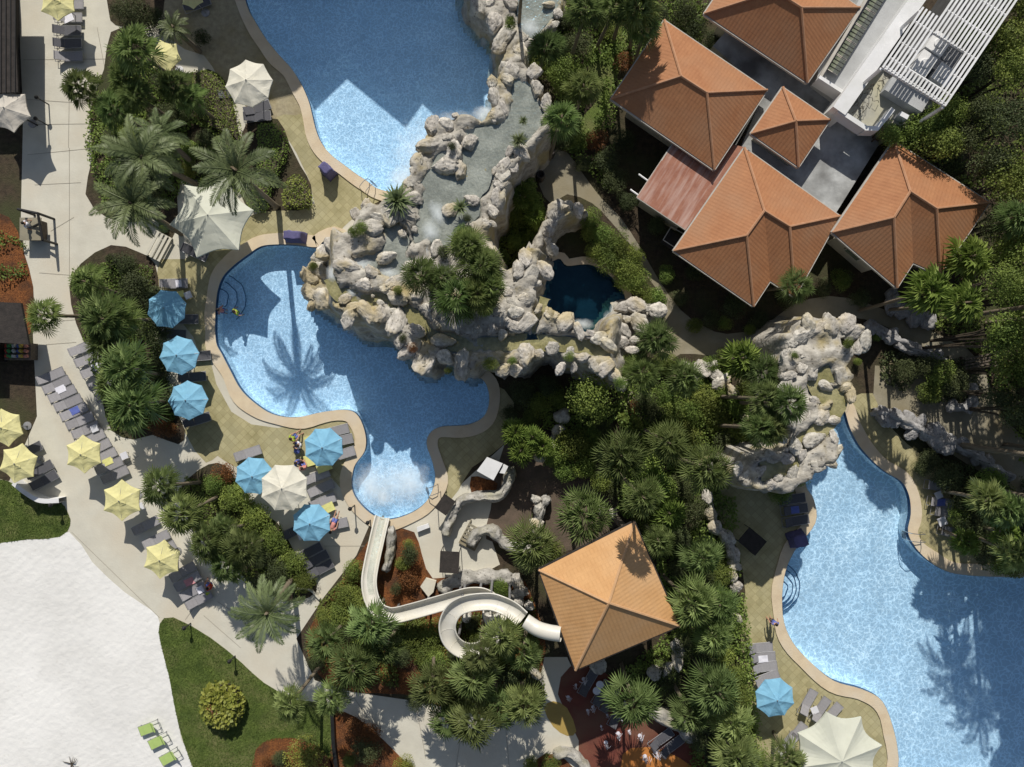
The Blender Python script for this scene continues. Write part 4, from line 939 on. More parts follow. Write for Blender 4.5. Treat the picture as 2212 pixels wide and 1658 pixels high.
PALMS = [
 ('fan', 288, 108, 58, 6.5), ('fan', 170, 187, 43, 5.5), ('fan', 268, 170, 42, 5), ('fan', 292, 205, 42, 5.5), ('fan', 245, 235, 45, 5), ('fan', 375, 185, 42, 4.5), ('fan', 410, 212, 38, 3.8),
 ('date', 307, 340, 92, 7), ('date', 288, 440, 92, 6.5), ('date', 512, 372, 100, 8.8), ('date', 375, 62, 38, 4), ('date', 350, 290, 60, 5),
 ('fan', 187, 610, 45, 5), ('fan', 95, 682, 42, 5.6), ('fan', 225, 690, 62, 5.5), ('fan', 265, 690, 45, 4.6), ('fan', 272, 795, 62, 6), ('fan', 287, 875, 68, 6), ('fan', 225, 740, 45, 5), ('fan', 248, 830, 55, 4.5),
 ('fan', 345, 1050, 48, 5.2), ('fan', 392, 1112, 52, 5.2), ('fan', 448, 1170, 48, 5), ('fan', 488, 1222, 46, 4.6), ('fan', 525, 1185, 50, 5.4), ('fan', 478, 1145, 34, 4.4),
 ('date', 578, 1325, 82, 6.5), ('fan', 803, 1350, 58, 6), ('fan', 703, 1388, 48, 5), ('fan', 762, 1440, 60, 6), ('fan', 715, 1508, 42, 5.5), ('fan', 625, 1523, 42, 6),
 ('fan', 935, 1485, 56, 5.5), ('fan', 1023, 1463, 58, 6.5), ('fan', 1023, 1562, 58, 6), ('fan', 965, 1560, 45, 5), ('fan', 1078, 1530, 48, 5), ('fan', 1082, 1378, 50, 6.8), ('fan', 1038, 1418, 42, 7.4), ('fan', 830, 1400, 44, 4.5), ('fan', 980, 1510, 44, 4.5),
 ('fan', 1131, 1413, 48, 6), ('fan', 1133, 1522, 52, 5.5), ('fan', 1368, 1518, 64, 6.5), ('fan', 1496, 1305, 62, 7), ('fan', 1556, 1308, 46, 6), ('fan', 1541, 1373, 50, 6), ('fan', 1543, 1492, 62, 6.5), ('fan', 1492, 1545, 48, 5.5), ('fan', 1591, 1635, 60, 6), ('fan', 1580, 1563, 50, 5.5), ('fan', 1700, 1640, 45, 4, ),
 ('fan', 1341, 985, 62, 7), ('fan', 1443, 958, 56, 7), ('fan', 1528, 1012, 60, 9), ('fan', 1261, 1111, 66, 6.5), ('fan', 1151, 1179, 62, 6), ('fan', 1518, 1204, 50, 6), ('fan', 1423, 1170, 42, 5.5), ('broad', 1406, 1050, 48, 5.5), ('fan', 1388, 1075, 50, 11), ('fan', 1408, -112, 58, 9.5), ('fan', 1375, -70, 52, 9), ('fan', 1130, -60, 50, 8), ('broad', 1445, 1110, 46, 5),
 ('fan', 1643, 924, 48, 8.5), ('fan', 1418, 732, 50, 6.5), ('fan', 1388, 804, 48, 6), ('fan', 1476, 815, 46, 5.5), ('broad', 1603, 775, 50, 5), ('fan', 1645, 805, 48, 5.5), ('fan', 1719, 619, 42, 6.2),
 ('broad', 2009, 628, 58, 8.2), ('broad', 2096, 556, 55, 6), ('broad', 2084, 655, 50, 9.5), ('fan', 2196, 469, 45, 7), ('fan', 1704, 871, 50, 9), ('fan', 1668, 924, 42, 8.5), ('fan', 1655, 862, 44, 8.5),
 ('fan', 2134, 1079, 50, 6), ('fan', 2179, 1100, 45, 6), ('broad', 2090, 1172, 34, 3), ('fan', 2196, 1195, 45, 6), ('broad', 2175, 1150, 36, 4),
 ('fan', 1266, 22, 48, 6.5), ('fan', 1376, 22, 55, 6.5), ('fan', 1330, 18, 45, 6), ('fan', 1181, 102, 46, 5), ('fan', 1261, 190, 46, 8), ('fan', 1213, 257, 48, 8.5), ('fan', 1393, 62, 40, 5.5),
 ('broad', 1112, 935, 36, 3), ('broad', 1125, 975, 34, 3), ('broad', 1150, 945, 30, 3), ('broad', 1172, 965, 30, 2.5), ('broad', 1130, 425, 34, 3), ('broad', 1155, 465, 30, 2.5),
]
for P in PALMS:
    palm(*P[:5])
for (u, v, r) in ((908, 597, 50), (1010, 530, 48), (1040, 575, 54), (985, 640, 62), (1030, 635, 50), (955, 605, 40), (1060, 620, 40)):
    palm('fan', u, v, r, 3.2, HT, 'fan palm atop the rockwork', None, .14)
for (u, v, r) in ((858, 434, 46), (995, 449, 24), (1121, 305, 24), (1131, 262, 14)):
    palm('agave', u, v, r, .5, HT)
# trees and shrubs
def shrub(u, v, r, h, kind='b', zb=0, desc=None, tree=False, flat=1.0):
    top = W(u, v, zb + h * .8)
    base = Vector((top.x, top.y, zb))
    meshes, d0 = {'b': (BUSH, 'round green shrub'), 'd': (BUSHD, 'dark dense shrub'), 'l': (BUSHL, 'bright large leaved shrub'), 'y': (BUSHY, 'yellow green shrub'), 'r': (BUSHR, 'rust coloured shrub')}[kind]
    k = (H - zb - h * .8) / H / S; s = r * k
    if tree: d0 = {'b': 'green leafy tree', 'd': 'dark leafy tree', 'l': 'bright leafy tree'}[kind]
    e = empty('leafy_tree' if tree else 'shrub', base)
    f = link('crown' if tree else 'foliage', meshes[rnd.randrange(len(meshes))], e)
    hz = h * .5 if not tree else min(h * .5, s * .9)
    f.scale = (s * 1.02 * rnd.uniform(.93, 1.07), s * 1.02 * rnd.uniform(.93, 1.07), hz / .75 * flat); f.location = (0, 0, h - hz * flat); f.rotation_euler = (0, 0, rnd.uniform(0, 6.28))
    mb = MB()
    hs = h - hz * flat
    for i in range(4 if tree else 3):
        a = rnd.uniform(0, 6.28); mb.tube([Vector((0, 0, -.1)), Vector((.15 * math.cos(a) * s, .15 * math.sin(a) * s, hs * .6)), Vector((.5 * math.cos(a) * s, .5 * math.sin(a) * s, hs * 1.05 + .1))], [.10 if tree else .04, .07 if tree else .03, .02], 5)
    obj('trunk' if tree else 'stem', mb, M_branch, e)
    reg(e, desc or d0, 'tree' if tree else 'shrub', u, v, 'trees' if tree else 'shrubs in the planting beds')
    return e
SH = [
 # north-west
 (290, 28, 46, 2.6, 'd'), (255, 18, 26, 1.6, 'd'), (330, 40, 30, 1.6, 'd'), (430, 78, 22, 1.2, 'd'),
 (330, 330, 36, 1.8, 'b'), (405, 330, 28, 1.5, 'b'), (400, 365, 22, 1.2, 'y'), (270, 280, 34, 1.6, 'b'), (345, 250, 38, 2, 'd'), (320, 400, 34, 1.4, 'd'), (240, 300, 30, 1.4, 'd'), (380, 240, 30, 1.6, 'd'), (345, 170, 28, 1.5, 'd'), (440, 300, 26, 1.4, 'd'), (455, 345, 30, 1.6, 'd'), (350, 495, 12, .8, 'b'),
 # centre-west
 (290, 615, 50, 2.2, 'd'), (330, 650, 40, 2.2, 'd'), (325, 720, 42, 2.2, 'd'), (335, 790, 40, 2, 'd'), (350, 860, 38, 1.8, 'd'), (262, 570, 34, 1.8, 'd'), (238, 560, 16, 1, 'd'), (200, 660, 36, 1.6, 'd'), (340, 920, 28, 1.3, 'r'), (365, 930, 18, 1, 'r'),
 # middle bed
 (478, 1025, 30, 1.4, 'r'), (462, 1050, 28, 1.5, 'b'), (500, 1080, 38, 1.7, 'b'), (545, 1125, 38, 1.7, 'b'), (590, 1170, 38, 1.7, 'b'), (625, 1220, 36, 1.6, 'b'), (655, 1255, 30, 1.4, 'b'), (600, 1240, 36, 1.6, 'd'), (560, 1200, 36, 1.4, 'd'), (520, 1150, 30, 1.3, 'b'), (560, 1265, 30, 1.4, 'd'),
 # slide bed
 (742, 1285, 34, 1.5, 'b'), (725, 1335, 36, 1.5, 'b'), (700, 1340, 26, 1.3, 'b'), (765, 1235, 28, 1.5, 'b'), (780, 1300, 34, 1.5, 'b'), (882, 1200, 26, 2, 'd'), (870, 1225, 22, 1.5, 'b'), (880, 1255, 26, 1.4, 'r'), (855, 1275, 16, 1.2, 'd'), (880, 1180, 14, 1.1, 'b'),
 (885, 1370, 40, 1.3, 'b'), (930, 1365, 34, 1.3, 'b'), (920, 1410, 40, 1.3, 'b'), (870, 1420, 36, 1.4, 'd'), (940, 1440, 36, 1.4, 'b'), (1018, 1345, 26, 1.2, 'd'), (1030, 1375, 22, 1.3, 'b'), (1075, 1275, 26, 1.4, 'b'), (1095, 1280, 16, 1, 'b'), (790, 1390, 34, 1.8, 'b'), (850, 1350, 26, 1.5, 'b'),
 (985, 1410, 26, 1.4, 'd'), (1060, 1440, 30, 1.8, 'b'), (1100, 1470, 34, 1.8, 'd'), (1090, 1410, 30, 1.8, 'b'), (1150, 1470, 30, 1.5, 'd'), (1010, 1520, 30, 1.6, 'd'), (900, 1520, 30, 1.2, 'd'), (750, 1370, 30, 1.6, 'd'), (680, 1430, 28, 1.2, 'd'),
 (600, 1640, 24, 1.1, 'd'), (575, 1650, 18, 1, 'r'), (655, 1642, 50, 2.0, 'y'), (873, 1658, 26, 1.3, 'y'), (765, 1580, 30, 1.1, 'r'), (790, 1625, 36, 1.3, 'd'), (800, 1590, 26, 1.1, 'r'), (755, 1645, 18, .9, 'b'), (1190, 1655, 24, 1.2, 'b'), (1150, 1655, 22, 1.1, 'b'),
 # around the urn path and lagoon
 (1130, 400, 36, 1.8, 'l'), (1150, 445, 34, 1.8, 'b'), (1110, 470, 32, 1.6, 'b'), (1150, 512, 38, 1.9, 'b'), (1120, 520, 28, 1.6, 'b'), (1080, 560, 26, 1.4, 'b'), (1095, 600, 24, 1.4, 'd'), (1118, 390, 20, 1.2, 'y'), (1168, 480, 22, 1.3, 'd'),
 (1283, 478, 34, 1.9, 'b'), (1300, 510, 34, 2, 'b'), (1335, 520, 36, 2, 'b'), (1325, 560, 40, 2, 'b'), (1360, 575, 38, 2, 'b'), (1385, 610, 34, 1.9, 'b'), (1350, 610, 30, 1.7, 'b'), (1405, 640, 28, 1.6, 'b'), (1425, 640, 24, 1.7, 'l'), (1290, 545, 28, 1.6, 'b'), (1345, 540, 30, 1.9, 'b'), (1375, 545, 26, 1.7, 'b'), (1270, 500, 24, 1.8, 'b'), (1320, 710, 22, 1.5, 'b'),
 (1215, 140, 44, 2.4, 'b'), (1240, 165, 36, 2, 'b'), (1215, 180, 30, 2, 'l'), (1160, 75, 28, 1.6, 'd'), (1185, 60, 24, 1.4, 'b'), (1160, 140, 28, 1.5, 'b'), (1200, 95, 30, 1.8, 'd'), (1250, 90, 36, 1.8, 'd'), (1225, 45, 32, 1.6, 'd'), (1300, 30, 30, 1.4, 'd'), (1205, 300, 30, 1.4, 'd'), (1240, 290, 26, 1.2, 'b'), (1320, 60, 26, 1.2, 'b'), (1185, 285, 22, 1.2, 'd'), (1105, 45, 14, .9, 'l'),
 (1430, 30, 36, 2, 'd'), (1480, 20, 36, 2.2, 'd'), (1500, 55, 30, 1.8, 'd'), (1540, 85, 26, 1.6, 'd'), (1350, 130, 26, 1.4, 'r'), (1310, 340, 40, 1.6, 'd'), (1290, 300, 30, 1.4, 'r'), (1330, 390, 36, 1.6, 'd'), (1360, 430, 30, 1.4, 'd'), (1420, 490, 30, 1.4, 'd'), (1345, 300, 30, 1.2, 'd'), (1260, 350, 22, 1, 'd'),
 # centre grove
 (1240, 955, 48, 2.6, 'b'), (1210, 985, 40, 2.4, 'b'), (1265, 1005, 34, 2, 'b'), (1225, 1020, 30, 1.8, 'b'), (1275, 940, 30, 2, 'b'), (1300, 930, 26, 1.8, 'd'), (1460, 905, 48, 2.6, 'b'), (1500, 900, 34, 2.2, 'b'), (1490, 950, 38, 2.4, 'b'), (1420, 900, 34, 2.2, 'd'), (1395, 870, 30, 2, 'd'), (1440, 850, 34, 2, 'b'), (1400, 1010, 40, 2.4, 'l'), (1370, 1080, 44, 2.6, 'l'), (1430, 1060, 40, 2.6, 'b'), (1455, 1105, 44, 2.6, 'l'), (1480, 1050, 40, 2.4, 'd'), (1400, 1130, 40, 2.6, 'b'), (1340, 1060, 36, 2.2, 'd'), (1310, 1045, 34, 2, 'b'), (1500, 1110, 40, 2.4, 'd'), (1460, 1170, 44, 2.6, 'd'), (1520, 1250, 40, 2.2, 'd'), (1560, 1240, 36, 2, 'b'), (1480, 1230, 38, 2.2, 'd'), (1555, 1300, 34, 2, 'b'), (1190, 1200, 34, 2, 'b'), (1135, 1220, 30, 1.6, 'd'),
 (1520, 870, 40, 2, 'b'), (1560, 900, 40, 2, 'b'), (1590, 880, 38, 2, 'b'), (1600, 930, 40, 2.2, 'b'), (1570, 960, 38, 2, 'd'), (1620, 830, 38, 2.2, 'b'), (1560, 850, 26, 1.6, 'b'), (1500, 830, 28, 1.6, 'b'), (1440, 790, 34, 1.4, 'b'), (1540, 790, 28, 1.6, 'b'), (1570, 770, 26, 1.4, 'b'), (1360, 780, 26, 1.8, 'b'), (1345, 800, 20, 1.5, 'l'), (1650, 960, 26, 1.4, 'b'), (1310, 1195, 24, 1.2, 'd'),
 (1370, 880, 20, 1.2, 'r'), (1350, 905, 18, 1.1, 'b'), (1380, 920, 22, 1.2, 'b'),
 (1130, 850, 34, 1.8, 'd'), (1165, 880, 34, 1.8, 'b'), (1100, 890, 26, 1.4, 'd'), (1185, 830, 34, 2, 'd'), (1150, 910, 28, 1.5, 'b'), (1210, 860, 30, 1.8, 'b'),
 (1500, 700, 24, .9, 'b'), (1540, 690, 24, .9, 'd'), (1570, 700, 18, .8, 'b'), (1470, 640, 24, 1, 'd'), (1620, 710, 18, .8, 'b'), (1820, 600, 30, 1.2, 'b'), (1860, 640, 30, 1.2, 'd'), (1780, 620, 24, 1.0, 'd'), (1440, 590, 22, 1, 'b'),
 # south-east strip
 (1560, 1430, 40, 2, 'b'), (1600, 1500, 38, 2, 'b'), (1520, 1440, 40, 2, 'd'), (1460, 1500, 40, 1.6, 'd'), (1440, 1460, 34, 1.6, 'd'), (1610, 1560, 34, 1.8, 'b'), (1540, 1560, 40, 1.8, 'd'), (1560, 1600, 36, 1.8, 'b'), (1640, 1640, 40, 1.6, 'b'), (1510, 1600, 34, 1.6, 'd'), (1575, 1350, 34, 2, 'b'), (1600, 1460, 28, 1.6, 'b'), (1480, 1400, 36, 1.8, 'd'), (1400, 1480, 34, 1.4, 'd'), (1550, 1650, 30, 1.6, 'd'), (1690, 1060, 34, 1.6, 'b'), (1735, 1035, 24, 1.2, 'b'),
 # right pool east
 (2060, 1040, 44, 1.8, 'd'), (2010, 1000, 34, 1.2, 'd'), (2100, 1080, 44, 2, 'd'), (2110, 1130, 44, 2, 'd'), (2150, 1050, 40, 2.2, 'b'), (2175, 1075, 34, 2, 'b'), (2080, 1110, 34, 1.6, 'b'), (2140, 1180, 38, 1.8, 'd'), (2170, 1220, 30, 1.6, 'b'), (2080, 1160, 24, 1, 'l'), (2120, 1170, 24, 1, 'l'), (1995, 1010, 24, 1, 'd'), (2200, 1240, 26, 1.6, 'b'), (2040, 800, 40, 2, 'b'), (2000, 790, 34, 1.8, 'd'), (2070, 830, 38, 2, 'd'), (2020, 840, 34, 1.6, 'b'), (1960, 800, 30, 1.6, 'd'), (1900, 725, 14, .9, 'b'), (1838, 740, 16, .9, 'b', 6.5), (1855, 780, 12, .9, 'b'), (1720, 768, 10, .8, 'b', 6.5), (1640, 690, 30, .8, 'd'), (1590, 660, 34, .8, 'd'), (1700, 640, 30, .9, 'd'), (1500, 590, 30, .8, 'd'),
]
for s in SH:
    shrub(*s[:5], zb=s[5] if len(s) > 5 else 0)
for (u, v, r, k) in ((1000, 505, 26, 'b'), (1040, 545, 34, 'b'), (1055, 600, 34, 'b'), (1045, 650, 28, 'l'), (960, 545, 22, 'd'), (1060, 560, 26, 'd'), (955, 655, 24, 'b'), (1010, 680, 22, 'b'), (1048, 668, 18, 'l'), (860, 628, 14, 'b'), (775, 490, 18, 'b'), (762, 500, 14, 'b'), (672, 575, 12, 'b'), (990, 520, 22, 'l'), (1230, 770, 14, 'b'), (1105, 780, 12, 'b'), (1060, 790, 22, 'b'), (1100, 45, 16, 'l'), (975, 315, 12, 'd'), (1010, 470, 12, 'd'), (890, 752, 14, 'r'), (1340, 830, 18, 'b'), (970, 800, 12, 'b'), (868, 730, 12, 'd')):
    shrub(u, v, r, 1.0, k, HT if u > 720 else 2.0)
TR = [(1285, 865, 62, 6, 'b'), (2120, 62, 58, 7, 'b'), (2185, 95, 58, 8, 'b'), (2110, 150, 52, 7, 'd'), (2180, 160, 50, 8, 'b'), (2050, 235, 46, 6.5, 'b'), (2110, 235, 46, 6.5, 'd'), (2180, 265, 58, 8, 'd'), (1965, 290, 50, 5.5, 'b'), (1912, 288, 34, 5.5, 'b'), (2025, 310, 52, 6.5, 'b'), (2090, 300, 50, 6, 'd'), (2140, 345, 56, 7, 'd'), (2195, 380, 60, 7.5, 'b'), (2150, 480, 44, 6, 'd'), (2180, 555, 58, 7, 'b'), (2140, 620, 44, 10, 'b'), (2200, 645, 56, 7, 'b'), (2175, 720, 58, 10, 'b'), (2130, 740, 34, 9, 'b'), (2195, 800, 62, 7, 'b'), (2200, 890, 50, 7, 'd'), (2160, 850, 44, 6, 'd'), (2205, 15, 50, 8, 'b'), (2060, 360, 30, 4, 'd'), (2010, 265, 36, 6, 'b'), (2205, 480, 40, 7, 'd')]
for u, v, r, h, k in TR: shrub(u, v, r, h, k, tree=True)
# tall trees just past the right edge (their shadows lie across the lower pool)
for i, (u, v, h, r) in enumerate([(2172, 870, 13.5, 2.5), (2166, 960, 13, 2.3), (2212, 1050, 13, 2.3), (2220, 1130, 13, 2.3), (2215, 1200, 13, 2.6), (2235, 860, 14, 3.4), (2240, 1000, 14, 3.4), (2260, 1120, 14, 3.4), (2330, 930, 14, 4), (2340, 1080, 14, 4), (2340, 1220, 14, 4), (2310, 1320, 13, 3.4)]):
    e = empty('leafy_tree', ((u - 1106) / S, (829 - v) / S, 0)); f = link('crown', BUSHT, e); f.scale = (r, r, r * .9); f.location = (0, 0, h - r * .6); f.rotation_euler = (0, 0, i)
    make_trunk(Vector(e.location), Vector(e.location) + Vector((0, 0, h - r)), .14, e)
    reg(e, 'tall leafy edge tree', 'tree', 1106 + (u - 1106) * 1.3, 829 + (v - 829) * 1.3, 'tall trees beyond the right edge')
for i, (u, v, h, r) in enumerate([(2090, 600, 13.5, 4), (2180, 560, 14, 4), (2040, 690, 13, 3.2), (2130, 700, 14, 4), (2200, 680, 13, 4), (2200, 800, 14, 4), (2190, 900, 12, 3.6)]):
    e = empty('leafy_tree', ((u - 1106) / S, (829 - v) / S, 0)); f = link('crown', BUSHD[i % 3] if i % 2 else BUSH[i % 4], e); f.scale = (r, r, r * .8); f.location = (0, 0, h - r * .6)
    make_trunk(Vector(e.location), Vector(e.location) + Vector((0, 0, h - r * .8)), .16, e)
    reg(e, 'tall slender edge tree', 'tree', 1106 + (u - 1106) * 1.3, 829 + (v - 829) * 1.3, 'tall trees beyond the right edge')
for i, (x, y, h) in enumerate([(31.9, -4.4, 12.6), (33.6, -7.4, 12.4)]):
    e = empty('feather_palm', (x, y, 0)); f = link('crown', DATES[i], e); f.scale = (3.4, 3.4, 3.4); f.location = (0, 0, h); make_trunk(Vector(e.location), Vector(e.location) + Vector((0, 0, h)), .2, e)
    reg(e, 'tall feather palm past the right edge', 'palm tree', 2290, 800 - y * S, 'tall palms beyond the right edge')
# hedges (dense leaves over a polygon)
def hedge(name, outline, h, m, label, dens=150, leaf=.12, cat='hedge', zb=0, core=True):
    poly = smooth_closed([W2(u, v, zb + h) for u, v in outline], 3)
    if area(poly) < 0: poly = poly[::-1]
    r = random.Random(len(name) + int(outline[0][0])); mb = MB()
    x0, x1 = min(p[0] for p in poly), max(p[0] for p in poly); y0, y1 = min(p[1] for p in poly), max(p[1] for p in poly)
    n = int((x1 - x0) * (y1 - y0) * dens)
    for i in range(n):
        x, y = r.uniform(x0, x1), r.uniform(y0, y1)
        if not inside((x, y), poly): continue
        ed = pdist((x, y), poly); e = min(1, ed / .5)
        hh = h * (.35 + .65 * e ** .5) * (1 + .16 * noise.noise(Vector((x * 1.1, y * 1.1, 0))) + .08 * noise.noise(Vector((x * 3, y * 3, 7))))
        p = Vector((x, y, zb + hh - r.random() ** 2 * .3)); nn = (Vector((0, 0, 1)) + nrand(r) * .8).normalized()
        t = nn.cross(nrand(r)).normalized(); b = nn.cross(t); L = leaf * r.uniform(.6, 1.3)
        mb.add([p, p + t * L * .5 + b * L * .42, p + t * L, p + t * L * .5 - b * L * .42], [(0, 1, 2), (0, 2, 3)])
    e = empty(name, (0, 0, 0)); obj('foliage', mb, m, e)
    ins = offset(poly, -.28); c = MB(); c.prism(ins, zb, zb + h * .72); obj('branches', c, M_branch, e)
    tag(e, label, cat); return e
hedge('low_hedge', [(405, 152), (440, 146), (472, 160), (495, 195), (508, 240), (520, 300), (512, 315), (480, 290), (445, 275), (415, 240), (412, 190)], .7, M_bush, 'wide low clipped green hedge beside the upper left cream parasol', 170, .11)
hedge('low_hedge', [(550, 268), (590, 262), (612, 285), (620, 320), (600, 370), (580, 420), (572, 452), (540, 455), (528, 435), (545, 390), (552, 330)], .9, M_bush, 'long clipped green hedge curving beside the upper pool walkway', 170, .12)
hedge('low_hedge', [(612, 385), (640, 372), (660, 395), (672, 425), (668, 445), (640, 450), (610, 446), (604, 420)], 1.0, M_bush, 'small square clipped hedge casting a shadow on the tiled deck', 190, .12)
hedge('croton_shrub', [(432, 1500), (455, 1485), (485, 1486), (510, 1505), (519, 1530), (510, 1560), (490, 1580), (455, 1578), (432, 1560), (426, 1530)], 1.3, M_yelleaf, 'round yellow green shrub with red patch alone on the lawn', 240, .26, 'shrub')
hedge('croton_leaves', [(432, 1518), (455, 1510), (476, 1525), (478, 1550), (455, 1562), (435, 1550)], 1.36, M_redleaf, 'red leaved shrub mixed into the yellow shrub on the lawn', 120, .2, 'shrub')
# ground cover stuff in planted zones
def cover(name, outline, n, h, m, leaf=.16, zb=0, seed=1):
    poly = [W2(u, v) for u, v in outline]; r = random.Random(seed); mb = MB()
    x0, x1 = min(p[0] for p in poly), max(p[0] for p in poly); y0, y1 = min(p[1] for p in poly), max(p[1] for p in poly)
    a = 0
    while a < n:
        x, y = r.uniform(x0, x1), r.uniform(y0, y1)
        if not inside((x, y), poly): continue
        a += 1
        if noise.noise(Vector((x * .6, y * .6, seed))) < -.22: continue
        if any(inside((x, y), P) for P in PP): continue
        p = Vector((x, y, zb + r.uniform(.03, h) * (1 + noise.noise(Vector((x, y, 2)))))); nn = (Vector((0, 0, 1)) + nrand(r) * .9).normalized()
        t = nn.cross(nrand(r)).normalized(); b = nn.cross(t); L = leaf * r.uniform(.5, 1.4)
        mb.add([p, p + t * L * .5 + b * L * .35, p + t * L, p + t * L * .5 - b * L * .35], [(0, 1, 2), (0, 2, 3)])
    o = obj(name, mb, m); o['kind'] = 'stuff'; return o
cover('undergrowth', [(1200, -40), (1500, -40), (1560, 100), (1400, 130), (1330, 240), (1320, 420), (1220, 330), (1190, 300), (1200, 200), (1150, 130)], 14000, .7, M_bush, seed=1)
cover('undergrowth', [(1170, 880), (1330, 840), (1430, 780), (1560, 780), (1680, 780), (1690, 880), (1650, 980), (1580, 1000), (1590, 1200), (1620, 1400), (1650, 1720), (1480, 1720), (1500, 1500), (1420, 1500), (1300, 1480), (1460, 1350), (1380, 1130), (1300, 1040), (1180, 1000)], 48000, 1.0, M_bush, .17, seed=2)
cover('undergrowth', [(1900, 300), (2300, -60), (2400, 900), (2200, 1000), (2130, 780), (2000, 700), (2060, 600), (2150, 440)], 26000, 1.0, M_bush, .2, seed=3)
cover('undergrowth', [(1990, 980), (2200, 1030), (2300, 1240), (2120, 1230), (2070, 1150), (2050, 1040)], 7000, .5, M_darkbush, seed=4)
cover('undergrowth', [(690, 1300), (760, 1230), (850, 1320), (1000, 1330), (1150, 1290), (1180, 1500), (1000, 1530), (860, 1480), (700, 1450)], 20000, .7, M_bush, seed=5)
cover('undergrowth', [(200, 170), (340, 120), (420, 250), (500, 320), (540, 420), (400, 400), (350, 480), (230, 460), (190, 330)], 14000, .5, M_bush, seed=6)
cover('undergrowth', [(160, 580), (330, 560), (340, 700), (390, 920), (250, 930), (190, 760)], 12000, .6, M_bush, seed=7)
cover('undergrowth', [(400, 1030), (500, 1020), (560, 1090), (680, 1250), (640, 1300), (540, 1270), (400, 1120)], 7000, .4, M_bush, seed=8)
cover('undergrowth', [(1900, 760), (2110, 780), (2110, 870), (1990, 870), (1900, 820)], 3500, .5, M_darkbush, seed=9)
cover('undergrowth', [(1095, 370), (1160, 350), (1180, 470), (1150, 560), (1090, 600), (1075, 520)], 3500, .5, M_bush, seed=10)
cover('undergrowth', [(-60, 480), (60, 520), (60, 600), (-60, 620)], 1800, .5, M_bush, seed=11)
# grass blades
for nm, P, n, s in (('lawn_grass', LAWN1, 9000, 3), ('lawn_grass', LAWN2, 26000, 4)):
    poly = smooth_closed([W2(u, v) for u, v in P], 2); r = random.Random(s); mb = MB()
    x0, x1 = min(p[0] for p in poly), max(p[0] for p in poly); y0, y1 = min(p[1] for p in poly), max(p[1] for p in poly); a = 0
    while a < n:
        x, y = r.uniform(x0, x1), r.uniform(y0, y1)
        if not inside((x, y), poly): continue
        a += 1; an = r.uniform(0, 6.28); c, sn = math.cos(an), math.sin(an); l = r.uniform(.04, .09)
        mb.add([(x - c * .025, y - sn * .025, .018), (x + c * .025, y + sn * .025, .018), (x - sn * l * .8 + r.uniform(-.03, .03), y + c * l * .8, .018 + l)], [(0, 1, 2)])
    o = obj(nm, mb, M_grassblade); o['kind'] = 'stuff'
# ---------------------------------------------------------------- boulders
def rock_mesh(seed, m=M_rock, sub=4):
    rr = random.Random(seed * 11); planes = [(nrand(rr), rr.uniform(.62, .92)) for _ in range(11)] + [(Vector((rr.uniform(-.2, .2), rr.uniform(-.2, .2), 1)).normalized(), rr.uniform(.5, .7))]
    bm = bmesh.new(); bmesh.ops.create_icosphere(bm, subdivisions=sub, radius=1)
    off = Vector((seed * 7.3, seed * 3.1, seed * 5.7))
    for v in bm.verts:
        p = v.co.copy()
        n1 = noise.fractal(p * .9 + off, 1, 2, 3); n2 = noise.fractal(p * 2.6 + off, .9, 2, 4)
        cr = abs(noise.noise(p * 1.7 + off * 2)); crev = -.22 * max(0, 1 - cr / .09)
        pit = noise.noise(p * 6 + off); pit = -.09 * max(0, pit - .15) * 2
        q = p * (1 + .20 * n1)
        for pn, pd in planes:
            dd = q.dot(pn)
            if dd > pd: q = q - pn * (dd - pd) * .88
        v.co = q * (1 + .11 * n2 + crev * .7 + pit * 1.2)
        if v.co.z < -.5: v.co.z = -.5 + (v.co.z + .5) * .2
    me = bpy.data.meshes.new('boulder_mesh'); bm.to_mesh(me); bm.free(); me.materials.append(m)
    me.polygons.foreach_set('use_smooth', [True] * len(me.polygons)); return me
ROCKS = [rock_mesh(i + 1) for i in range(10)]
ROCKG = [rock_mesh(i + 31, M_greyrock) for i in range(5)]
def boulder(u, v, r, z, ms=ROCKS, desc='pale pitted boulder', group='boulders of the rockwork', hs=.86, sx=None):
    k = (H - z) / H / S; s = r * k * .97
    o = link('boulder', ms[rnd.randrange(len(ms))]); o.location = W(u, v, z) + Vector((0, 0, -s * .02))
    e = sx or rnd.uniform(1.0, 1.5)
    o.scale = (s * 1.12 * e, s * 1.12 / e ** .5, s * hs * rnd.uniform(.85, 1.15)); o.rotation_euler = (rnd.uniform(-.25, .25), rnd.uniform(-.25, .25), rnd.uniform(0, 6.28))
    reg(o, desc, 'boulder', u, v, group); return o
R_LOW = [(690, 584, 17), (668, 599, 18), (668, 634, 18), (700, 651, 24), (733, 669, 16), (713, 636, 14), (675, 655, 12), (690, 560, 14)]
R_TOP = [(700, 547, 24, 3.2), (722, 534, 20, 3.5), (740, 514, 18, 3.8), (768, 466, 15, 4), (793, 446, 16, 4.3), (770, 501, 13, 4.2), (785, 507, 20, 5), (765, 534, 20, 5.2), (793, 526, 20, 5.4)]
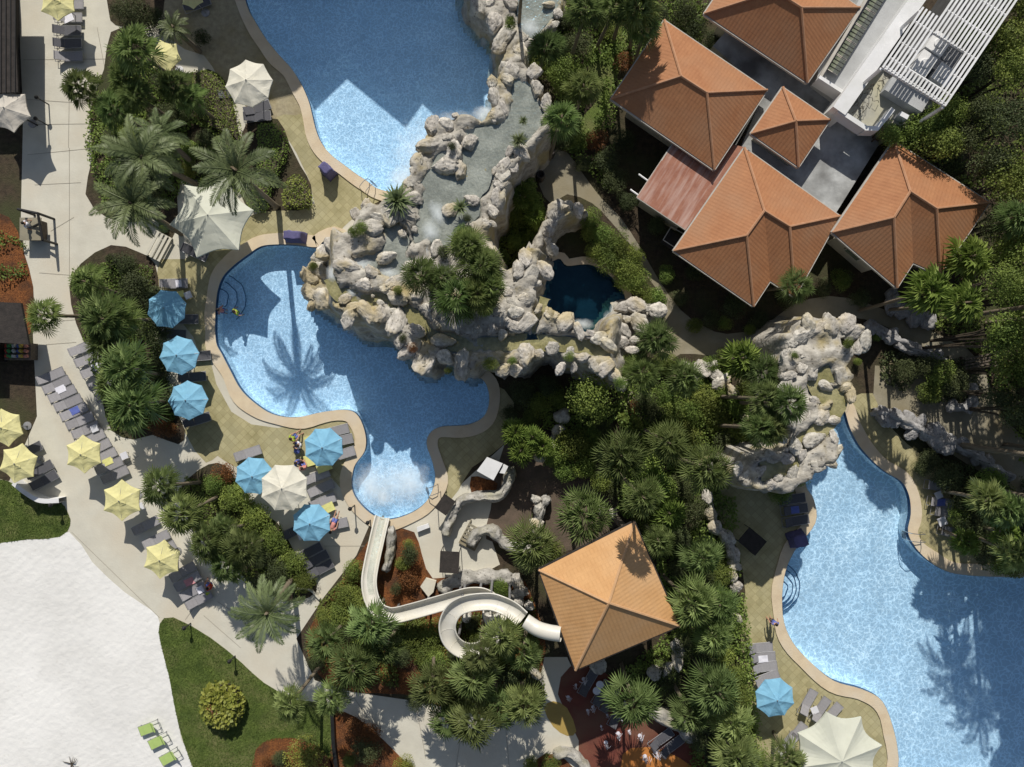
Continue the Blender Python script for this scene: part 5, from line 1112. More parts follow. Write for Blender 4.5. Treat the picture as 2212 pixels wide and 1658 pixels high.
R_TOP += [(u, v, r, 5.95) for u, v, r in [
 (753, 576, 22), (745, 646, 15), (763, 664, 14), (753, 689, 20), (793, 676, 24), (820, 679, 18), (858, 696, 24), (895, 716, 20), (883, 756, 28), (913, 784, 26), (862, 731, 16), (958, 736, 15), (935, 759, 16), (963, 773, 20), (998, 786, 28), (943, 691, 18), (990, 699, 18), (923, 666, 15), (940, 664, 12), (858, 644, 20), (903, 634, 22), (835, 624, 15), (785, 614, 22), (803, 589, 16), (845, 612, 16), (835, 556, 16), (888, 575, 16), (943, 538, 20), (895, 496, 13), (878, 468, 10), (800, 491, 20), (843, 466, 20), (818, 472, 18), (870, 505, 12), (865, 470, 10), (895, 429, 18), (1018, 432, 16), (973, 452, 14), (1073, 429, 20), (1065, 455, 18), (1043, 486, 20), (1063, 484, 12), (1018, 503, 14), (1080, 400, 15),
 (933, 272, 20), (963, 270, 16), (968, 300, 18), (1015, 307, 20), (983, 332, 24), (962, 358, 22), (992, 365, 22), (975, 345, 18), (928, 315, 18), (908, 322, 14), (900, 347, 16), (896, 372, 16), (885, 395, 16), (878, 415, 12), (983, 250, 12), (1010, 262, 10), (1068, 252, 14), (1088, 234, 14), (1068, 212, 16), (1065, 177, 19), (1095, 170, 20), (1098, 147, 14), (1090, 80, 22), (1068, 52, 16), (1080, 100, 16), (1033, 15, 18), (1060, 8, 14), (1103, 8, 14), (1100, 327, 12), (1090, 357, 14), (1088, 382, 16), (1068, 370, 9), (1123, 107, 18), (1111, 150, 14), (1153, 155, 16), (1160, 192, 15), (1180, 222, 15), (1177, 255, 13), (1160, 297, 13), (1128, 332, 16), (1110, 362, 15), (1145, 310, 10), (1205, 30, 12), (1196, 55, 11), (1132, 82, 11), (1185, 10, 10),
 (1201, 456, 22), (1191, 486, 16), (1250, 456, 15), (1225, 448, 14), (1183, 519, 12), (1193, 541, 15), (1136, 559, 18), (1121, 584, 18), (1148, 597, 20), (1178, 584, 16), (1158, 612, 13), (1136, 646, 15), (1105, 655, 14), (1113, 674, 18), (1138, 696, 18), (1110, 704, 18), (1163, 668, 13), (1191, 683, 19), (1221, 698, 18), (1251, 717, 17), (1296, 730, 19), (1313, 746, 17), (1276, 724, 13), (1193, 752, 18), (1136, 768, 20), (1165, 765, 14), (1231, 762, 14), (1261, 774, 18), (1285, 790, 16), (1308, 796, 20), (1330, 812, 18), (1211, 797, 13), (1240, 795, 11), (1113, 799, 18), (1088, 799, 20), (1075, 770, 14), (1050, 770, 13), (1025, 772, 12), (1085, 725, 13), (1060, 712, 12), (1030, 712, 14), (1000, 715, 9), (1042, 690, 12), (1088, 680, 16), (1095, 632, 14), (905, 740, 10), (822, 655, 9), (805, 640, 8), (850, 672, 10)]]
R_TOP += [(1341, 714, 18, 5.2), (1341, 739, 18, 5.2), (1365, 756, 14, 4.4), (1371, 661, 18, 2.5), (1345, 664, 14, 2.2), (1383, 700, 22, 3), (1421, 671, 20, 2.2), (1345, 830, 14, 4), (1370, 735, 12, 4), (1400, 668, 12, 2), (1355, 690, 12, 3)]
for u, v, r in R_LOW: boulder(u, v, r * 1.1, 2.2)
for u, v, r, z in R_TOP:
    if v < 128: z = 2.0
    if u > 1170 and v < 550 and v > 430: z = 3.0
    if u > 1330: z = min(z, 1.8)
    boulder(u, v, r * rnd.uniform(.75, 1.15) * (1 if r > 13 else .8), z)
R_E = [(1746, 702, 18), (1731, 727, 20), (1794, 704, 22), (1772, 706, 16), (1829, 702, 24), (1869, 737, 20), (1843, 720, 18), (1831, 757, 14), (1852, 750, 14), (1696, 767, 14), (1711, 739, 13), (1736, 767, 11), (1731, 792, 18), (1754, 802, 18), (1764, 779, 11), (1814, 812, 18), (1704, 812, 16), (1696, 834, 16), (1784, 834, 13), (1759, 867, 13), (1839, 852, 17), (1826, 838, 12), (1741, 897, 14), (1776, 901, 18), (1759, 949, 20), (1799, 909, 12), (1719, 964, 18), (1701, 991, 16), (1731, 984, 13), (1666, 987, 15), (1806, 974, 14), (1766, 1009, 18), (1790, 998, 14), (1711, 1026, 18), (1681, 1034, 11), (1664, 1049, 14), (1640, 1018, 13), (1718, 850, 13), (1712, 905, 12), (1800, 945, 12), (1690, 950, 12), (1616, 1030, 15), (1594, 1014, 14)]
for u, v, r in R_E: boulder(u, v, r * .92, 6.4)
R_G = [(1879, 709, 16), (1904, 719, 16), (1926, 729, 16), (1954, 747, 18), (1971, 754, 16), (2001, 762, 12), (2026, 767, 12), (1926, 659, 18), (1951, 674, 18), (1976, 684, 18), (2004, 692, 18), (1926, 634, 12), (1906, 897, 18), (1934, 904, 20), (1962, 909, 18), (1985, 915, 14), (1969, 937, 13), (1994, 937, 12), (2021, 947, 24), (2046, 959, 24), (2071, 961, 18), (2089, 977, 12), (2111, 989, 13), (2134, 999, 13), (2154, 1014, 10), (2179, 1029, 10), (2096, 874, 16), (2056, 876, 12), (2104, 841, 12)]
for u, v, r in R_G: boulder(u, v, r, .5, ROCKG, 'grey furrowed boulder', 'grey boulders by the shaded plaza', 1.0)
R_S = [(1528, 1074, 14), (1533, 1109, 14), (1546, 1141, 16), (1568, 1161, 16), (1586, 1200, 15), (1586, 1222, 13), (1581, 1245, 14), (1590, 1268, 12), (1591, 1335, 11), (1216, 899, 18), (1206, 929, 13), (1189, 966, 10), (1166, 989, 11), (1116, 1258, 15), (1121, 1280, 15), (1143, 1308, 12), (1121, 1303, 12), (1291, 1438, 20), (1463, 1398, 16), (1463, 1428, 16), (1416, 1455, 18), (1440, 1445, 14), (1156, 1455, 13), (1158, 1079, 11), (1164, 1104, 13), (1160, 1130, 11), (1298, 1105, 10), (1325, 1110, 10), (1481, 791, 13), (1516, 799, 20), (1545, 812, 14), (1556, 826, 18), (1580, 845, 14), (1532, 790, 12), (1590, 930, 9), (1608, 905, 10), (1505, 815, 9), (1672, 950, 10)]
for u, v, r in R_S: boulder(u, v, r, 1.0, ROCKS, 'weathered grey boulder', 'boulders among the palms', 1.1)
# low artificial rock walls
M_wallrock = mat('wall_rock', (.46, .44, .40), (.22, .21, .185), 1.6, .92, .8, 5)
add_pits(M_wallrock, 2.4, .9, (.30, .28, .16), .5)
def rock_wall(pl, w, h, label, m=M_wallrock, name='rock_wall'):
    P = smooth_open([W(u, v, h) for u, v in pl], 8); mb = MB(); n = 12; o = 0
    for i, p in enumerate(P):
        t = (P[min(i + 1, len(P) - 1)] - P[max(i - 1, 0)]).normalized(); s = Vector((-t.y, t.x, 0)).normalized()
        en = min(1, min(i, len(P) - 1 - i) / 2 + .35)
        ww = w / S * (1 + .4 * noise.noise(Vector((p.x * 1.3, p.y * 1.3, 3)))) * en
        for k in range(n):
            a = math.pi * k / (n - 1); x = math.cos(a); zz = math.sin(a) ** .45
            q = Vector((p.x, p.y, 0)) + s * x * ww
            nn = noise.fractal(Vector((q.x * 1.6, q.y * 1.6, k * .4)), 1, 2, 4)
            mb.v.append((q.x + nn * .12, q.y + nn * .12, zz * h * (1 + .25 * nn) * en))
    for i in range(len(P) - 1):
        for k in range(n - 1):
            mb.f.append((i * n + k, i * n + k + 1, (i + 1) * n + k + 1, (i + 1) * n + k)); mb.mi.append(0)
    o = obj(name, mb, m, smooth=True); tag(o, label, 'rock wall'); return o
rock_wall([(1103, 1010), (1098, 1045), (1080, 1074), (1040, 1076), (1000, 1084), (983, 1104), (968, 1136), (960, 1165)], 11, 1.3, 'curved pale rock wall sweeping around the sunken brown yard left of the palms')
rock_wall([(1012, 1185), (1030, 1158), (1060, 1150), (1080, 1168), (1100, 1185), (1150, 1195)], 11, 1.1, 'short rough rock wall just below the wooden steps')
rock_wall([(843, 1140), (842, 1180), (836, 1215), (828, 1240)], 9, .9, 'narrow smooth rock wall running along the right side of the white slide')
rock_wall([(950, 1283), (975, 1262), (1010, 1252), (1055, 1250), (1110, 1252)], 15, .7, 'flat bright white rock slab wall above the slide spiral')
rock_wall([(1118, 1255), (1122, 1285), (1112, 1310)], 11, 1.2, 'stubby white rock wall beside the slide tube')
rock_wall([(1400, 1535), (1440, 1560), (1475, 1580), (1510, 1610)], 14, 1.2, 'long sloping pale rock wall behind the loungers of the splash pad')
rock_wall([(1185, 1075), (1172, 1100), (1160, 1140), (1165, 1170)], 9, 1.2, 'mossy rock wall dividing the brown yard below the grove')
rock_wall([(1590, 1008), (1620, 1022), (1648, 1045), (1670, 1062)], 12, 1.4, 'grey rock wall below the right cascade')
rock_wall([(1535, 1085), (1545, 1130), (1572, 1165), (1588, 1215), (1585, 1250)], 9, 1.3, 'light rock wall winding between the grove and the shaded pool deck')
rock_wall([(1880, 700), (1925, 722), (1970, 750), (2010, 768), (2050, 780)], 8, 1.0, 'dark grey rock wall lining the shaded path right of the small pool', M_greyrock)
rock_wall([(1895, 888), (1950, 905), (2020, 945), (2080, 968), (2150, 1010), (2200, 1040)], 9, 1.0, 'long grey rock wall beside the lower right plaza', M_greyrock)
rock_wall([(1225, 880), (1212, 920), (1180, 975)], 7, 1.0, 'thin white rock ledge left of the bright round tree')
rock_wall([(2058, 878), (2090, 882), (2108, 860), (2100, 830)], 8, .8, 'small curved grey rock wall around the plaza planter', M_greyrock)
rock_wall([(1195, 1640), (1230, 1632), (1262, 1660), (1280, 1700)], 10, .7, 'pale stone kerb wall curving at the bottom path')
# ---------------------------------------------------------------- parasols
def parasol_mesh(n, scallop, peak, m, drop=.0, cloth_seed=0, vent=True):
    mb = MB(); R0 = 1.0; wk = .35 if scallop > .12 and m.name != 'grey_beige_canvas' else 1; rings = 8; sub = 6; N = n * sub
    for i in range(rings + 1):
        t = i / rings
        for k in range(N):
            a = 2 * math.pi * k / N; f = (k % sub) / sub; e = 4 * f * (1 - f)
            edge = math.cos(math.pi / n) / math.cos((a % (2 * math.pi / n)) - math.pi / n)
            rr = t * R0 * (edge * (1 - scallop * e * t))
            z = peak * (1 - t) - .035 * e * t * (1 if scallop < .1 else 1.6) + wk * .022 * noise.noise(Vector((math.cos(a) * 3 * t, math.sin(a) * 3 * t, cloth_seed))) * 2 + wk * .010 * noise.noise(Vector((math.cos(a) * 9 * t, math.sin(a) * 9 * t, cloth_seed * 2.3)))
            z += .02 * (1 - t) ** 3
            mb.v.append((rr * math.cos(a), rr * math.sin(a), z))
    for i in range(rings):
        for k in range(N):
            q = (i * N + k, i * N + (k + 1) % N, (i + 1) * N + (k + 1) % N, (i + 1) * N + k)
            mb.f.append(q if i else q[1:]); mb.mi.append(0)
    # short valance
    o = len(mb.v)
    for k in range(N):
        x, y, z = mb.v[rings * N + k]; mb.v.append((x * 1.004, y * 1.004, z - .045))
    for k in range(N):
        mb.f.append((rings * N + k, rings * N + (k + 1) % N, o + (k + 1) % N, o + k)); mb.mi.append(0)
    return mb.mesh('canopy_mesh', m)
def make_parasol(n, rad, h, m, peak, scallop, vent=True, rz=0, slots=False):
    e = empty('parasol', (0, 0, 0), rz)
    c = link('canopy', parasol_mesh(n, scallop, peak, m, cloth_seed=n + rad), e); c.scale = (rad, rad, rad); c.location = (0, 0, h)
    if vent:
        v = link('vent', parasol_mesh(n, scallop * .5, peak * 1.05, m, cloth_seed=3), e); v.scale = (rad * .30, rad * .30, rad * .32); v.location = (0, 0, h + peak * rad * .74)
    mb = MB(); mb.tube([(0, 0, 0), (0, 0, h + peak * rad * .98)], .028, 8); obj('pole', mb, M_frame, e)
    mb = MB(); mb.lathe([(.30, 0), (.30, .06), (.08, .09), (.05, .2)], n=16); obj('base', mb, M_frame, e)
    mb = MB(); mb.lathe([(.03, 0), (.05, .04), (.03, .09), (.005, .12)], (0, 0, h + peak * rad * 1.03), n=8); obj('finial', mb, M_frame, e)
    for k in range(n):
        a = 2 * math.pi * k / n
        mb = MB(); mb.tube([(0, 0, h + peak * rad * .9), (rad * .98 * math.cos(a), rad * .98 * math.sin(a), h - .02)], .011, 5); obj('rib', mb, M_frame, e)
    return e
used_proto = {}
def parasol(key, u, v, r, h, label, args, rz, group, cat='parasol'):
    n, m, peak, sc, vent = args
    k = (H - h) / H / S; p = W(u, v, h + .3)
    e = make_parasol(n, r * k, h, m, peak, sc, vent)
    e.location = (p.x, p.y, 0); e.rotation_euler = (rnd.uniform(-.02, .02), rnd.uniform(-.02, .02), rz)
    tag(e, label, cat, group); return e
BL = (8, M_blue, .30, .03, True); YE = (6, M_yellow, .26, .09, True); CR = (8, M_cream, .30, .03, True); OC = R(22.5)
parasol('b', 354, 667, 43, 2.3, 'blue octagonal parasol, topmost of the three left of the middle pool', BL, OC - .1, 'blue parasols')
parasol('b', 382, 768, 43, 2.3, 'darker blue octagonal parasol, middle one of three beside the dark bushes', BL, .12, 'blue parasols')
parasol('b', 401, 867, 43, 2.3, 'blue octagonal parasol with palm leaf shadows, lowest of the three in a column', BL, .05, 'blue parasols')
parasol('b', 697, 967, 44, 2.4, 'blue parasol beside yellow towels and seated people under the pool bend', BL, OC + .05, 'blue parasols')
parasol('b', 544, 1029, 42, 2.3, 'blue parasol touching the round cream parasol on its left', BL, .3, 'blue parasols')
parasol('b', 672, 1132, 43, 2.3, 'blue parasol directly below the round cream parasol', BL, OC, 'blue parasols')
parasol('b', 1676, 1512, 44, 2.4, 'blue parasol on the deck left of the lower right pool', BL, OC + .1, 'blue parasols')
parasol('c', 611, 1057, 53, 3.0, 'round cream parasol overlapping two blue ones', CR, OC, 'cream parasols')
parasol('c', 536, 178, 52, 3.0, 'cream parasol alone between the green hedge and the upper pool', CR, R(8), 'cream parasols')
HX = R(30)
parasol('y', 174, 983, 42, 2.3, 'yellow hexagonal parasol over the long row of grey loungers', YE, HX + .05, 'yellow parasols')
parasol('y', 257, 1082, 45, 2.3, 'yellow hexagonal parasol beside a lone dark shaded lounger', YE, HX, 'yellow parasols')
parasol('y', 346, 1210, 43, 2.3, 'lowest yellow hexagonal parasol, above the red clothed person', YE, HX - .12, 'yellow parasols')
parasol('y', 34, 1002, 44, 2.3, 'yellow hexagonal parasol above the curved white kerb of the small lawn', YE, HX - .2, 'yellow parasols')
parasol('y', 5, 925, 42, 2.3, 'yellow parasol half cut off by the left edge', YE, HX + .2, 'yellow parasols')
parasol('y', 120, -2, 42, 2.3, 'yellow parasol cut off by the top left edge over lit loungers', YE, HX, 'yellow parasols')
parasol('y', 352, 118, 36, 2.2, 'yellow parasol half hidden behind the large fan palm at top left', YE, HX + .3, 'yellow parasols')
parasol('y', 411, -12, 26, 2.2, 'lime yellow parasol whose tip just shows at the top edge', YE, HX + .1, 'yellow parasols')
parasol('w', 12, 236, 50, 2.5, 'greyish white sagging parasol at the left edge', (6, M_greyc, .28, .12, False), HX + .25, 'white parasols')
parasol('t', 452, 470, 92, 3.4, 'huge off white tent parasol with dark palm shadows across it', (6, M_white, .20, .14, False), R(10), 'large tents', 'tent')
parasol('t', 1812, 1640, 100, 3.4, 'huge white scalloped tent parasol at the bottom edge', (8, M_white, .18, .13, False), R(14), 'large tents', 'tent')
# ---------------------------------------------------------------- loungers
def make_lounger(m=M_sling, L=1.95, w=.66, up=28):
    e = empty('sun_lounger', (0, 0, 0)); z = .32
    f = MB()
    for s in (-1, 1):
        f.tube([(-L / 2, s * w / 2, z - .01), (L / 2, s * w / 2, z - .01)], .022, 5)
    f.tube([(L / 2, -w / 2, z - .01), (L / 2, w / 2, z - .01)], .022, 5); f.tube([(-L / 2, -w / 2, z - .01), (-L / 2, w / 2, z - .01)], .022, 5); f.tube([(-.1, -w / 2, z - .01), (-.1, w / 2, z - .01)], .02, 5)
    obj('frame', f, M_frame, e)
    s = MB(); s.box((L * .19, 0, z), (L * .60, w * .92, .03)); obj('seat', s, m, e)
    a = math.radians(up); bl = L * .36; b = MB()
    ax = Matrix.Rotation(a, 3, 'Y'); c = Vector((-L * .115 - math.cos(a) * bl / 2, 0, z + math.sin(a) * bl / 2 + .01)); b.box(c, (bl, w * .92, .03), ax=ax)
    b.tube([c + ax @ Vector((-bl / 2, -w * .44, .03)), c + ax @ Vector((-bl / 2, w * .44, .03))], .035, 6)
    obj('backrest', b, m, e)
    for x in (-L * .42, L * .42):
        for sgn in (-1, 1):
            g = MB(); g.tube([(x, sgn * w * .47, 0), (x * .96, sgn * w * .5, z)], .02, 5); obj('leg', g, M_frame, e)
    return e
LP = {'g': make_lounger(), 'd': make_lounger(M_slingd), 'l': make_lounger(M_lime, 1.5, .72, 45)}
used = set()
def lounger(u, v, deg, label, k='g', group='sun loungers', z=0, cat='sun lounger'):
    p = W(u, v, z + .35); o = LP[k] if k not in used else ctree(LP[k]); used.add(k)
    o.location = (p.x, p.y, z); o.rotation_euler = (0, 0, R(deg) + rnd.uniform(-.035, .035)); o['label'] = label; o['category'] = cat; o['group'] = group; return o
ORD = ['topmost', 'second', 'third', 'fourth', 'fifth', 'sixth', 'seventh', 'eighth', 'ninth', 'tenth', 'eleventh', 'twelfth']
for i in range(12):
    lounger(110 + 12.6 * i, 813 + 19.4 * i, 25, 'grey lounger, %s from the top in the long diagonal row by the sand' % ORD[i], 'g' if i < 10 else 'g')
for i, (u, v) in enumerate([(178, 752), (192, 776), (205, 800), (222, 828), (236, 852)]):
    lounger(u, v, 24, 'grey lounger, %s in the short row tucked under the left palms' % ORD[i])
lounger(315, 1136, 27, 'dark lounger half shaded beside the second lowest yellow parasol', 'g')
for i, (u, v) in enumerate([(338, 1166), (352, 1190), (395, 1236), (405, 1256), (418, 1277), (430, 1296)]):
    lounger(u, v, 28, 'grey lounger, %s of the row running past the lowest yellow parasol' % ORD[i])
for i, (u, v, k) in enumerate([(150, 10, 'g'), (147, 38, 'g'), (145, 66, 'd'), (146, 94, 'd'), (148, 122, 'g'), (150, 146, 'd')][:5]):
    lounger(u, v, 2, 'lounger, %s in the top left column below the cut off yellow parasol' % ORD[i], k)
for i, (u, v) in enumerate([(86, 1016), (96, 1038), (62, 975)]):
    lounger(u, v, 28, ['grey lounger right of the left lower yellow parasol', 'shaded lounger in the corner above the curved kerb', 'lounger hidden between the two left edge yellow parasols'][i], 'd')
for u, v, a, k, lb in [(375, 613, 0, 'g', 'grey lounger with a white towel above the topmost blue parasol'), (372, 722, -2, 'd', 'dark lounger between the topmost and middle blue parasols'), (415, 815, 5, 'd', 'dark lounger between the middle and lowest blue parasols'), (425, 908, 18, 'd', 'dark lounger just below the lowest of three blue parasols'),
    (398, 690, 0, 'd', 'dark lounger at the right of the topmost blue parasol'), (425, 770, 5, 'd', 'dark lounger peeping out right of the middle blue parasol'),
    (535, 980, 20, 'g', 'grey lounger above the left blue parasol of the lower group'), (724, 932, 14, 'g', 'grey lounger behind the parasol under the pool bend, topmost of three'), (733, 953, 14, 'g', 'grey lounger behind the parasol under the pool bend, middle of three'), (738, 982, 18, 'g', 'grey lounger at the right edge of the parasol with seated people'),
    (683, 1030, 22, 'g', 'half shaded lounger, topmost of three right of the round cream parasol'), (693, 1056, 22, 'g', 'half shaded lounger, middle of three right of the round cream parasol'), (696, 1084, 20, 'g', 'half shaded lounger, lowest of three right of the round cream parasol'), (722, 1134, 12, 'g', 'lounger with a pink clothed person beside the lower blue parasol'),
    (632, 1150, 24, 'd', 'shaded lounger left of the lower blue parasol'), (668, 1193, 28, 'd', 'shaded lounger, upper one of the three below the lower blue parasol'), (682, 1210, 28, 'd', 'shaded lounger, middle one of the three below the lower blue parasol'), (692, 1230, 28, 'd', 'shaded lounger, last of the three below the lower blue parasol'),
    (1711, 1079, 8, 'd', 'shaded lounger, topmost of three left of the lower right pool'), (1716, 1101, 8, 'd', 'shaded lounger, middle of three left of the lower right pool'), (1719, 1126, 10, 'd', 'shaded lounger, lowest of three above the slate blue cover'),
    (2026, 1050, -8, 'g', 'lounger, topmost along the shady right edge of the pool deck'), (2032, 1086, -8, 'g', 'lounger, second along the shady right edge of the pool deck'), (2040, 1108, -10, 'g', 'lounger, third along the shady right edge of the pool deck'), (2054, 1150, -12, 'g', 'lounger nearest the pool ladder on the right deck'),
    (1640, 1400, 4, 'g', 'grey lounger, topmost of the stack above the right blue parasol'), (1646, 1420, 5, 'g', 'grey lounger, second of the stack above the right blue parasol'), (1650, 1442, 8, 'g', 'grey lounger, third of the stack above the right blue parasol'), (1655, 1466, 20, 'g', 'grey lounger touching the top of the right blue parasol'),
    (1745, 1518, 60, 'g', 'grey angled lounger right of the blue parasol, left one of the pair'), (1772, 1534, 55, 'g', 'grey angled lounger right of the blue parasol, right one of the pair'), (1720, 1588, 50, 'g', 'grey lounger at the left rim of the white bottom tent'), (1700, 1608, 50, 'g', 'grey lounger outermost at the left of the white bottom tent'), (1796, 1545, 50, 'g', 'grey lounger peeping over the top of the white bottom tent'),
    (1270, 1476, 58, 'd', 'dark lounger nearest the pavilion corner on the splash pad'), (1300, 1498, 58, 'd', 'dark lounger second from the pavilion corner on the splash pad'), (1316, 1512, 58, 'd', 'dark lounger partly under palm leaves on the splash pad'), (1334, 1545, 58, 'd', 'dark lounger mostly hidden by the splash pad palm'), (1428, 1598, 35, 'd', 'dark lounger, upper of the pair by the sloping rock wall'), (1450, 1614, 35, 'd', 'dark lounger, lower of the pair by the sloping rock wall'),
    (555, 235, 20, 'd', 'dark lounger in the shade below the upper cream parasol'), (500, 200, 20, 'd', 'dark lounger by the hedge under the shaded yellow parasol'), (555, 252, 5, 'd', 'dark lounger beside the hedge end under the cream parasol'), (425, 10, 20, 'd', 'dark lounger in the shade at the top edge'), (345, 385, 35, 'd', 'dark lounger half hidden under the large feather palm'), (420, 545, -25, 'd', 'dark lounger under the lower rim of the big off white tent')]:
    lounger(u, v, a, lb, k)
for i, (u, v) in enumerate([(322, 1574), (343, 1602), (367, 1636)]):
    lounger(u, v, 200 + 5 * i, 'lime green low beach chair on the sand, %s of the three' % ['upper', 'middle', 'lower'][i], 'l', 'lime beach chairs', cat='beach chair')
M_pinkc = mat('pink_towel_cloth', (.60, .28, .30))
# towels, tables
def soft_sheet(name, u, v, a, L, w, z, m, label, cat='towel', group=None, amp=.03):
    mb = MB(); n1, n2 = 12, 8
    for i in range(n1 + 1):
        for j in range(n2 + 1):
            x, y = (i / n1 - .5) * L, (j / n2 - .5) * w; mb.v.append((x, y, amp * noise.noise(Vector((x * 3 + u, y * 3, 2))) + (-.06 if i in (0, n1) else 0)))
    for i in range(n1):
        for j in range(n2): mb.f.append((i * (n2 + 1) + j, (i + 1) * (n2 + 1) + j, (i + 1) * (n2 + 1) + j + 1, i * (n2 + 1) + j + 1)); mb.mi.append(0)
    o = obj(name, mb, m, smooth=True); o.location = W(u, v, z) ; o.rotation_euler = (0, 0, R(a)); tag(o, label, cat, group); return o
soft_sheet('towel', 673, 949, 20, 1.1, .6, .42, M_ytowel, 'yellow towel on a lounger left of the blue parasol, upper one', group='yellow towels')
soft_sheet('towel', 676, 993, 16, 1.3, .8, .42, M_ytowel, 'yellow towel with a bag beside the seated people, middle one', group='yellow towels')
soft_sheet('towel', 700, 1010, 20, 1.1, .6, .42, M_ytowel, 'yellow towel between two parasols, lowest of the three', group='yellow towels')
soft_sheet('towel', 708, 1098, 25, .9, .65, .42, M_ytowel, 'pale yellow towel spread above the lower blue parasol', group='yellow towels')
soft_sheet('towel', 385, 637, 15, .8, .45, .42, M_ytowel, 'yellow towel poking out right of the topmost blue parasol')
soft_sheet('towel', 385, 613, 8, .45, .5, .42, M_whitecl, 'small white towel lying on the topmost poolside lounger')
soft_sheet('towel', 432, 1275, 28, .5, .5, .40, M_whitecl, 'white towel on the lounger near the red clothed person')
def table(u, v, s, label, rz=.4, rnd_=False):
    e = empty('side_table', W(u, v, 0)); mb = MB(); p = W(u, v, .45); e.location = (p.x, p.y, 0); e.rotation_euler = (0, 0, rz)
    if rnd_: mb.lathe([(.01, .42), (s, .42), (s, .46), (.01, .46)], n=18)
    else: mb.box((0, 0, .44), (s, s, .04)); 
    obj('table_top', mb, M_table, e)
    for a in (45, 135, 225, 315):
        g = MB(); g.tube([(s * .45 * math.cos(R(a)), s * .45 * math.sin(R(a)), 0), (s * .4 * math.cos(R(a)), s * .4 * math.sin(R(a)), .42)], .02, 5); obj('leg', g, M_frame, e)
    tag(e, label, 'table', 'small side tables'); return e
for t in [(204, 926, .5, 'square white table between loungers halfway down the long diagonal row'), (246, 772, .0, ''), (178, 1010, 0, ''), (302, 1095, .5, 'white table at the right corner of the second lowest yellow parasol'), (245, 704 + 68, 0, ''), (206, 767 + 26, .5, 'white table between the loungers tucked under the left palms'), (268, 985, .5, 'white table under the row end by the yellow parasol'), (548 - 142, 638, .5, 'white table right of the topmost blue parasol'), (2028, 1070, .5, 'white table between the first two right deck loungers'), (2036, 1127, .6, 'white table above the lounger by the pool ladder'), (651, 1158, .5, 'white table left of the lower blue parasol'), (1760, 1535, .5, 'white table between the angled pair of loungers')]:
    if t[2]: table(t[0], t[1], t[2], t[3])
for i, (u, v, m, nm) in enumerate([(130, 842, M_whitecl, 'white towel on the second or third lounger of the long row'), (160, 888, M_bluecl, 'blue towel in the upper half of the long lounger row'), (232, 998, M_ytowel, 'yellow towel near the lower end of the long lounger row'), (408, 1258, M_pinkc, 'pink towel on a lounger beside the lowest yellow parasol'), (1648, 1424, M_whitecl, 'white towel on the stacked loungers above the right blue parasol'), (1716, 1102, M_bluecl, 'blue towel on the middle shaded lounger by the lower pool'), (147, 40, M_whitecl, 'white towel on a top left lounger'), (2032, 1086, M_bluecl, 'blue towel on the second right deck lounger')]):
    soft_sheet('towel', u, v, 25 if u < 500 else 5, .8, .5, .36, m, nm, group='towels on loungers')
table(1296, 1480, .28, 'round pale table between splash pad loungers, upper of two', 0, True); table(1289, 1493, .28, 'round pale table between splash pad loungers, lower of two', 0, True)
# ---------------------------------------------------------------- water slide
def flume(name, pts, r, parent, m=M_flume, closed=False, part='flume'):
    P = smooth_open([W(u, v, z) for u, v, z in pts], 9); mb = MB(); n = 14
    prof = []
    if closed:
        for k in range(n): a = 2 * math.pi * k / n; prof.append((math.cos(a) * r, math.sin(a) * r))
    else:
        for k in range(n): a = math.pi + math.pi * k / (n - 1); prof.append((math.cos(a) * r, math.sin(a) * r * .8))
        prof += [(r + .10, .03), (r + .10, -.03)]
        for k in range(n): a = 2 * math.pi - math.pi * k / (n - 1); prof.append((math.cos(a) * (r + .05), math.sin(a) * (r + .05) * .8))
        prof += [(-r - .10, -.03), (-r - .10, .03)]
    N = len(prof)
    for i, p in enumerate(P):
        t = (P[min(i + 1, len(P) - 1)] - P[max(i - 1, 0)]).normalized(); s = Vector((-t.y, t.x, 0)).normalized(); up = t.cross(s); up = -up if up.z < 0 else up
        for x, y in prof: mb.v.append(tuple(p + s * x + up * y))
    for i in range(len(P) - 1):
        for k in range(N): mb.f.append((i * N + k, i * N + (k + 1) % N, (i + 1) * N + (k + 1) % N, (i + 1) * N + k)); mb.mi.append(0)
    return obj(part, mb, m, parent, smooth=True), P
sld = empty('water_slide', (0, 0, 0)); tag(sld, 'white fibreglass water slide with a spiral loop running down into the middle pool', 'water slide')
flume('t', [(1212, 1370, 7.0), (1185, 1366, 6.8), (1160, 1358, 6.5), (1135, 1342, 6.3)], .48, sld, closed=True, part='tube')
ring = [(1128, 1338, 6.2), (1108, 1320, 6.0), (1085, 1308, 5.9), (1055, 1300, 5.7)]
for k in range(0, 9):
    a = R(100 + 37 * k); ring.append((1018 + 52 * math.cos(a), 1356 - 52 * math.sin(a), 5.6 - .20 * k))
ring += [(1078, 1330, 3.7), (1068, 1305, 3.6), (1045, 1289, 3.5), (1015, 1287, 3.4), (985, 1294, 3.3), (940, 1307, 3.0), (890, 1321, 2.7), (850, 1330, 2.5), (828, 1326, 2.35)]
_, PR = flume('f', ring, .46, sld)
_, P2 = flume('f', [(828, 1326, 2.35), (812, 1312, 2.25), (801, 1288, 2.1), (797, 1255, 1.9), (803, 1215, 1.5), (812, 1175, 1.05), (820, 1140, .65), (826, 1116, .35)], .44, sld)
for P_ in (PR[12::14], P2[6::14]):
    for p in P_:
        mb = MB(); mb.tube([(p.x, p.y, 0), (p.x, p.y, p.z - .4)], .09, 8); obj('support_post', mb, M_frame, sld)
